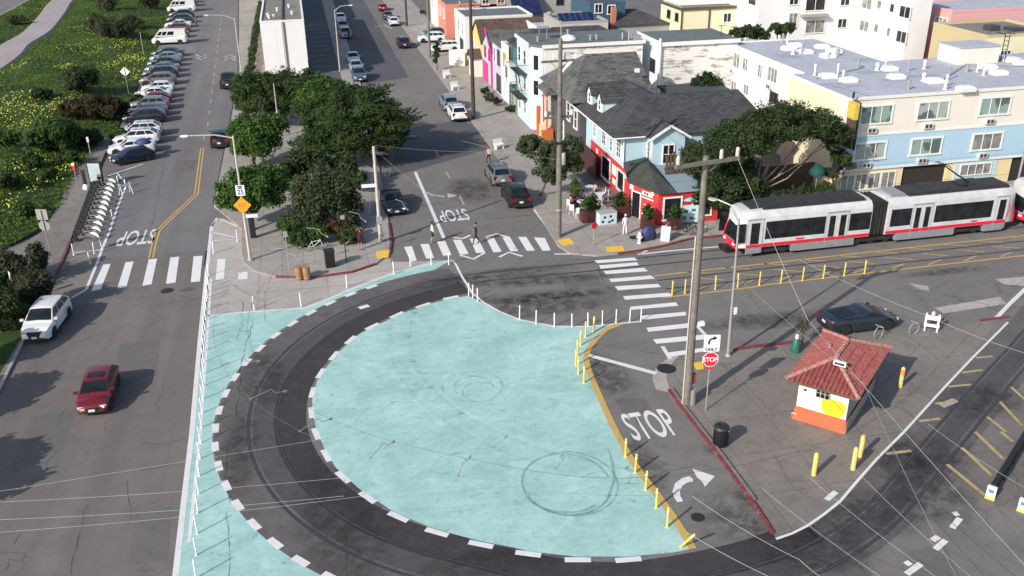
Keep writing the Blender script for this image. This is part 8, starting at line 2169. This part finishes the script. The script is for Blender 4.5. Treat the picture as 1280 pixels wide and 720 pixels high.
# grass and flowers of the dune
def inside_path(x, y):
    return np.min(np.hypot(PX[:, 0][None]-x[:, None], PX[:, 1][None]-y[:, None]), axis=1) < 2.35
PX = np.array(pc)
n = 85000
yy = 67+rng.uniform(0, 1, n)**1.25*180; e_ = np.interp(yy, [p[0] for p in EDGE], [p[1] for p in EDGE]); xx = e_-.05+(-56.5-e_)*rng.uniform(0, 1, n)
kp = ~inside_path(xx, yy); xx, yy = xx[kp], yy[kp]
den = np.sin(xx*.5+1)*np.cos(yy*.33)+.6*np.sin(xx*.21-yy*.27); kp = rng.uniform(-1.9, 1.6, len(xx)) < den+.9; xx, yy = xx[kp], yy[kp]
zz = np.array([dune_z(a, b) for a, b in zip(xx, yy)])
pts = np.stack([xx, yy, zz+.09+rng.uniform(0, .12, len(xx))], 1)
o = leaf_mesh('grass', pts, np.tile(np.array([-.25, -.35, .85]), (len(xx), 1)), .17, M['grass'], None, .42, .6, .75)
tag(o, 'thick green dune grass covering the sandy bank', 'grass', kind='stuff')
fx, fy = [], []
for px, py, rr, k in ((165, 70, 3.0, 750), (172, 88, 3.5, 700), (155, 55, 3, 400), (80, 82, 2.0, 320), (20, 130, 4, 900), (50, 140, 3.5, 700), (10, 150, 4.0, 600), (75, 128, 3, 500), (120, 62, 2.5, 300), (140, 80, 3, 350), (110, 35, 5, 450), (55, 8, 3, 200), (65, 5, 4, 250), (20, 85, 2.5, 200), (70, 210, 1.6, 240), (85, 200, 1.6, 200), (45, 225, 1.6, 220), (40, 198, 2.0, 260), (25, 215, 2, 220), (100, 195, 1.5, 120), (15, 250, 1.5, 150), (130, 25, 4, 200), (10, 8, 4, 200), (90, 60, 4, 250)):
    c = W(px, py, .9); a = rng.normal(size=(k, 2))*np.array([rr, rr*2.2])*.55; a = a[:int(k*.26)]*.62; fx.append(c[0]+a[:, 0]); fy.append(c[1]+a[:, 1])
fx, fy = np.concatenate(fx), np.concatenate(fy)
ok = (fx < np.interp(fy, [p[0] for p in EDGE], [p[1] for p in EDGE])-.4) & (fx > -56.5) & (fy > 67); fx, fy = fx[ok], fy[ok]; kp = ~inside_path(fx, fy); fx, fy = fx[kp], fy[kp]
fz = np.array([dune_z(a, b) for a, b in zip(fx, fy)])
o = leaf_mesh('wildflowers', np.stack([fx, fy, fz+.26+rng.uniform(0, .15, len(fx))], 1), np.tile(np.array([-.2, -.3, .9]), (len(fx), 1)), .085, M['flower'], None, .8, 0, .6)
tag(o, 'patches of yellow wildflowers among the dune grass', 'wildflowers', kind='stuff')
# leafless sapling in the island by the green bin
t = thing('sapling', 'thin leafless sapling with dry twigs by the green bin', 'sapling', (*W(1002, 432), .012)); m = MB()
for k in range(26):
    a = random.uniform(0, 6.28); r_ = random.uniform(.1, .42); z0 = random.uniform(.3, 1.6); m.tube([(0, 0, z0), (r_*.5*math.cos(a), r_*.5*math.sin(a), z0+.3), (r_*math.cos(a), r_*math.sin(a), z0+.5+random.uniform(0, .4))], [.02, .014, .006], 4)
m.tube([(0, 0, 0), (.03, 0, 1.2), (0, .03, 2.1)], [.05, .04, .015], 6); m.build('trunk', M['bark'], t)
p, nn = crown_pts([(0, 0, 1.5, .4, .4, .8)], 260, 10, .5); leaf_mesh('leaves', p, nn, .06, M['leaf_brown'], t)

# ================================================================== OVERHEAD WIRES
M['wire_dark'] = plain('wire_dark', (.03, .03, .03), .5, .3); M['wire_pale'] = plain('wire_pale', (.36, .36, .36), .5, .2); M['wire_mid'] = plain('wire_mid', (.13, .13, .13), .5, .2)
def wire(label, pts, r=.012, mat='wire_dark', sag=0.0, name='overhead_wire', group='overhead wires'):
    out = []
    for a, b_ in zip(pts, pts[1:]):
        for k in range(8):
            t_ = k/8; p = lerp(a, b_, t_); out.append((p[0], p[1], p[2]-sag*4*t_*(1-t_)))
    out.append(pts[-1]); o = MB().tube(out, r, 4, 0, False).build(name, M[mat]); tag(o, label, 'wire', group); return o
WZ = 5.8
cw = [(p[0], p[1], WZ) for p in ctr[::2]]
wire('dark trolley contact wire following the curved track', cw, .007)
back = [(11.2+16.75*math.cos(R(a)), 42.0+16.75*math.sin(R(a)), WZ+.25) for a in range(100, 252, 6)]+[(*W(677, 616, 6), 6.05), (*W(774, 621, 6), 6.05), (*W(865, 620, 6), 6.05), (*W(970, 612, 6), 6.05)]
wire('outer support wire running round outside the curved track', back, .006, 'wire_mid')
# pull-off arms between the support wire and the contact wire
po = None
for i, a in enumerate(range(112, 246, 12)):
    c, s = math.cos(R(a)), math.sin(R(a))
    if po is None:
        po = thing('pull_off', 'zigzag pull-off arm joining the support and contact wires above the loop', 'wire fitting', (0, 0, WZ), 0, 'pull-off arms above the loop')
        MB().tube([(0, 0, 0), (.45, .02, .12), (.6, 0, .34), (1.55, 0, .26)], .014, 5).build('arm', M['wire_pale'], po); MB().cbox((0, 0, 0), (.16, .05, .08)).build('clamp', M['galv'], po); MB().cbox((1.55, 0, .25), (.07, .05, .06)).build('insulator', M['galv'], po); o = po
    else: o = copy_tree(po)
    o.location = (11.2+15.2*c, 42+15.2*s, WZ); o.rotation_euler = (0, 0, R(a))
def W3(px, py, z): return (*W(px, py, z), z)
TA = (8.9+.0, 0, 0)
pa = (PA[0], PA[1])
span = [
 ('span wire from the grey pole to the left side of the loop', [(pa[0], pa[1], 9.0), (11.2-15.2*.98, 42+3, 5.95)], .008, 'wire_dark'),
 ('pale feeder wire crossing the lower left, topmost of the set', [(-40, 27.0, 7.2), W3(640, 510, 7.0)], .009, 'wire_pale'),
 ('pale wire low across the highway, second of the parallel set', [W3(-10, 628, 6.2), W3(460, 594, 6.0)], .009, 'wire_pale'),
 ('pale wire low across the highway, third of the parallel set', [W3(-10, 650, 6.2), W3(430, 620, 6.0)], .009, 'wire_pale'),
 ('pale wire low across the highway, nearest of the parallel set', [W3(-10, 666, 6.2), W3(455, 620, 6.0)], .009, 'wire_pale'),
 ('thick pale cable slanting from the grey pole down past the kiosk roof', [(pa[0]+1.6, pa[1], 13.3), W3(1010, 400, 8.2), W3(1330, 760, 7.0)], .014, 'wire_pale'),
 ('pale cable slanting from the tram end towards the white barricade', [W3(1000, 325, 6.2), W3(1160, 395, 6.0), W3(1300, 447, 6.0)], .014, 'wire_pale'),
 ('dark wire from the slim lamp pole over the island', [W3(930, 360, 7.0), W3(1100, 570, 6.5), W3(1300, 745, 6.5)], .011, 'wire_dark'),
 ('dark wire beside it over the island', [W3(925, 375, 7.0), W3(1060, 520, 6.6), W3(1240, 730, 6.5)], .010, 'wire_dark'),
 ('pale wire over the kiosk roof', [W3(915, 340, 7.2), W3(1080, 480, 6.8), W3(1200, 730, 6.5)], .010, 'wire_pale'),
 ('pale wire from the yellow line tip to the lower right', [W3(858, 665, 5.9), W3(1005, 740, 5.9)], .011, 'wire_pale'),
 ('pale wire across the red kerb to the bottom right', [W3(865, 620, 6.05), W3(1000, 700, 6.0), W3(1060, 740, 6.0)], .011, 'wire_pale'),
 ('pale wire crossing the track at the lower right', [W3(952, 610, 6.0), W3(1130, 740, 6.0)], .010, 'wire_pale'),
 ('pale wire crossing the white line at the lower right', [W3(1012, 597, 6.0), W3(1190, 735, 6.0)], .010, 'wire_pale'),
 ('pale wire crossing the yellow hatching', [W3(1062, 580, 6.0), W3(1230, 735, 6.0)], .010, 'wire_pale'),
 ('pale wire at the right edge over the black barrier', [W3(1160, 530, 6.0), W3(1300, 620, 6.0)], .010, 'wire_pale'),
 ('dark wires of the second track over the avenue', [(10, 53.1, 5.8), (120, 53.1, 5.8)], .013, 'wire_dark'),
 ('support wire over the avenue tracks', [(pa[0]+1.6, pa[1], 12.0), (24.5, 61, 8.5), (24, 66, 8.6)], .009, 'wire_dark'),
 ('service wire from the dark pole to the charcoal roof', [(PB[0], PB[1], 9.2), W3(905, 160, 6.5)], .009, 'wire_dark'),
 ('second service wire from the dark pole over the cafe roof', [(PB[0], PB[1], 13.2), W3(860, 165, 6.5)], .009, 'wire_dark'),
 ('pale span wire from the cafe corner pole over the crossing', [(PB[0], PB[1], 6.2), W3(577, 176, 6.8)], .010, 'wire_pale'),
 ('long dark line between the two dark poles, upper', [(PB[0]-1, PB[1], 13.4), (17.0, 99.9, 13.6), (17.6, 137, 12.6), (17.8, 167, 12.6)], .012, 'wire_dark'),
 ('long dark line between the two dark poles, lower', [(PB[0]+1, PB[1], 13.4), (18.8, 99.9, 13.6), (19.2, 137, 12.6), (19.2, 167, 12.6)], .012, 'wire_dark'),
 ('line from the grey island pole to the dark cafe pole', [(pa[0]-1.4, pa[1], 13.6), (PB[0]+.8, PB[1], 13.4)], .012, 'wire_dark'),
 ('second line from the grey island pole to the dark cafe pole', [(pa[0]+.7, pa[1], 13.6), (PB[0]-.8, PB[1], 13.4)], .012, 'wire_dark'),
 ('span wire from the pale corner pole over the street', [(*W(468, 180, 7.4), 7.3), W3(600, 190, 6.6)], .009, 'wire_pale'),
 ('guy wire from the pale corner pole over the loop', [(*W(468, 180, 7.4), 7.2), (3.0, 55.6, 5.9)], .009, 'wire_pale'),
 ('second guy wire from the pale corner pole over the loop', [(*W(468, 180, 7.4), 7.0), (7.5, 57.2, 5.9)], .009, 'wire_pale'),
]
for lb_, pts, r_, mt_ in span:
    a_, b_ = pts[-2], pts[-1]
    if b_[1] < 29 and b_[0] > 8 or b_[0] > 36 and b_[1] < 60:
        k_ = 25/math.dist(a_[:2], b_[:2]); pts = pts+[(b_[0]+(b_[0]-a_[0])*k_, b_[1]+(b_[1]-a_[1])*k_, b_[2])]
    if pts[0][0] < -18: pts = [(pts[0][0]-(pts[1][0]-pts[0][0]), pts[0][1]-(pts[1][1]-pts[0][1]), pts[0][2])]+pts
    wire(lb_, pts, r_*.72, mt_, .12)
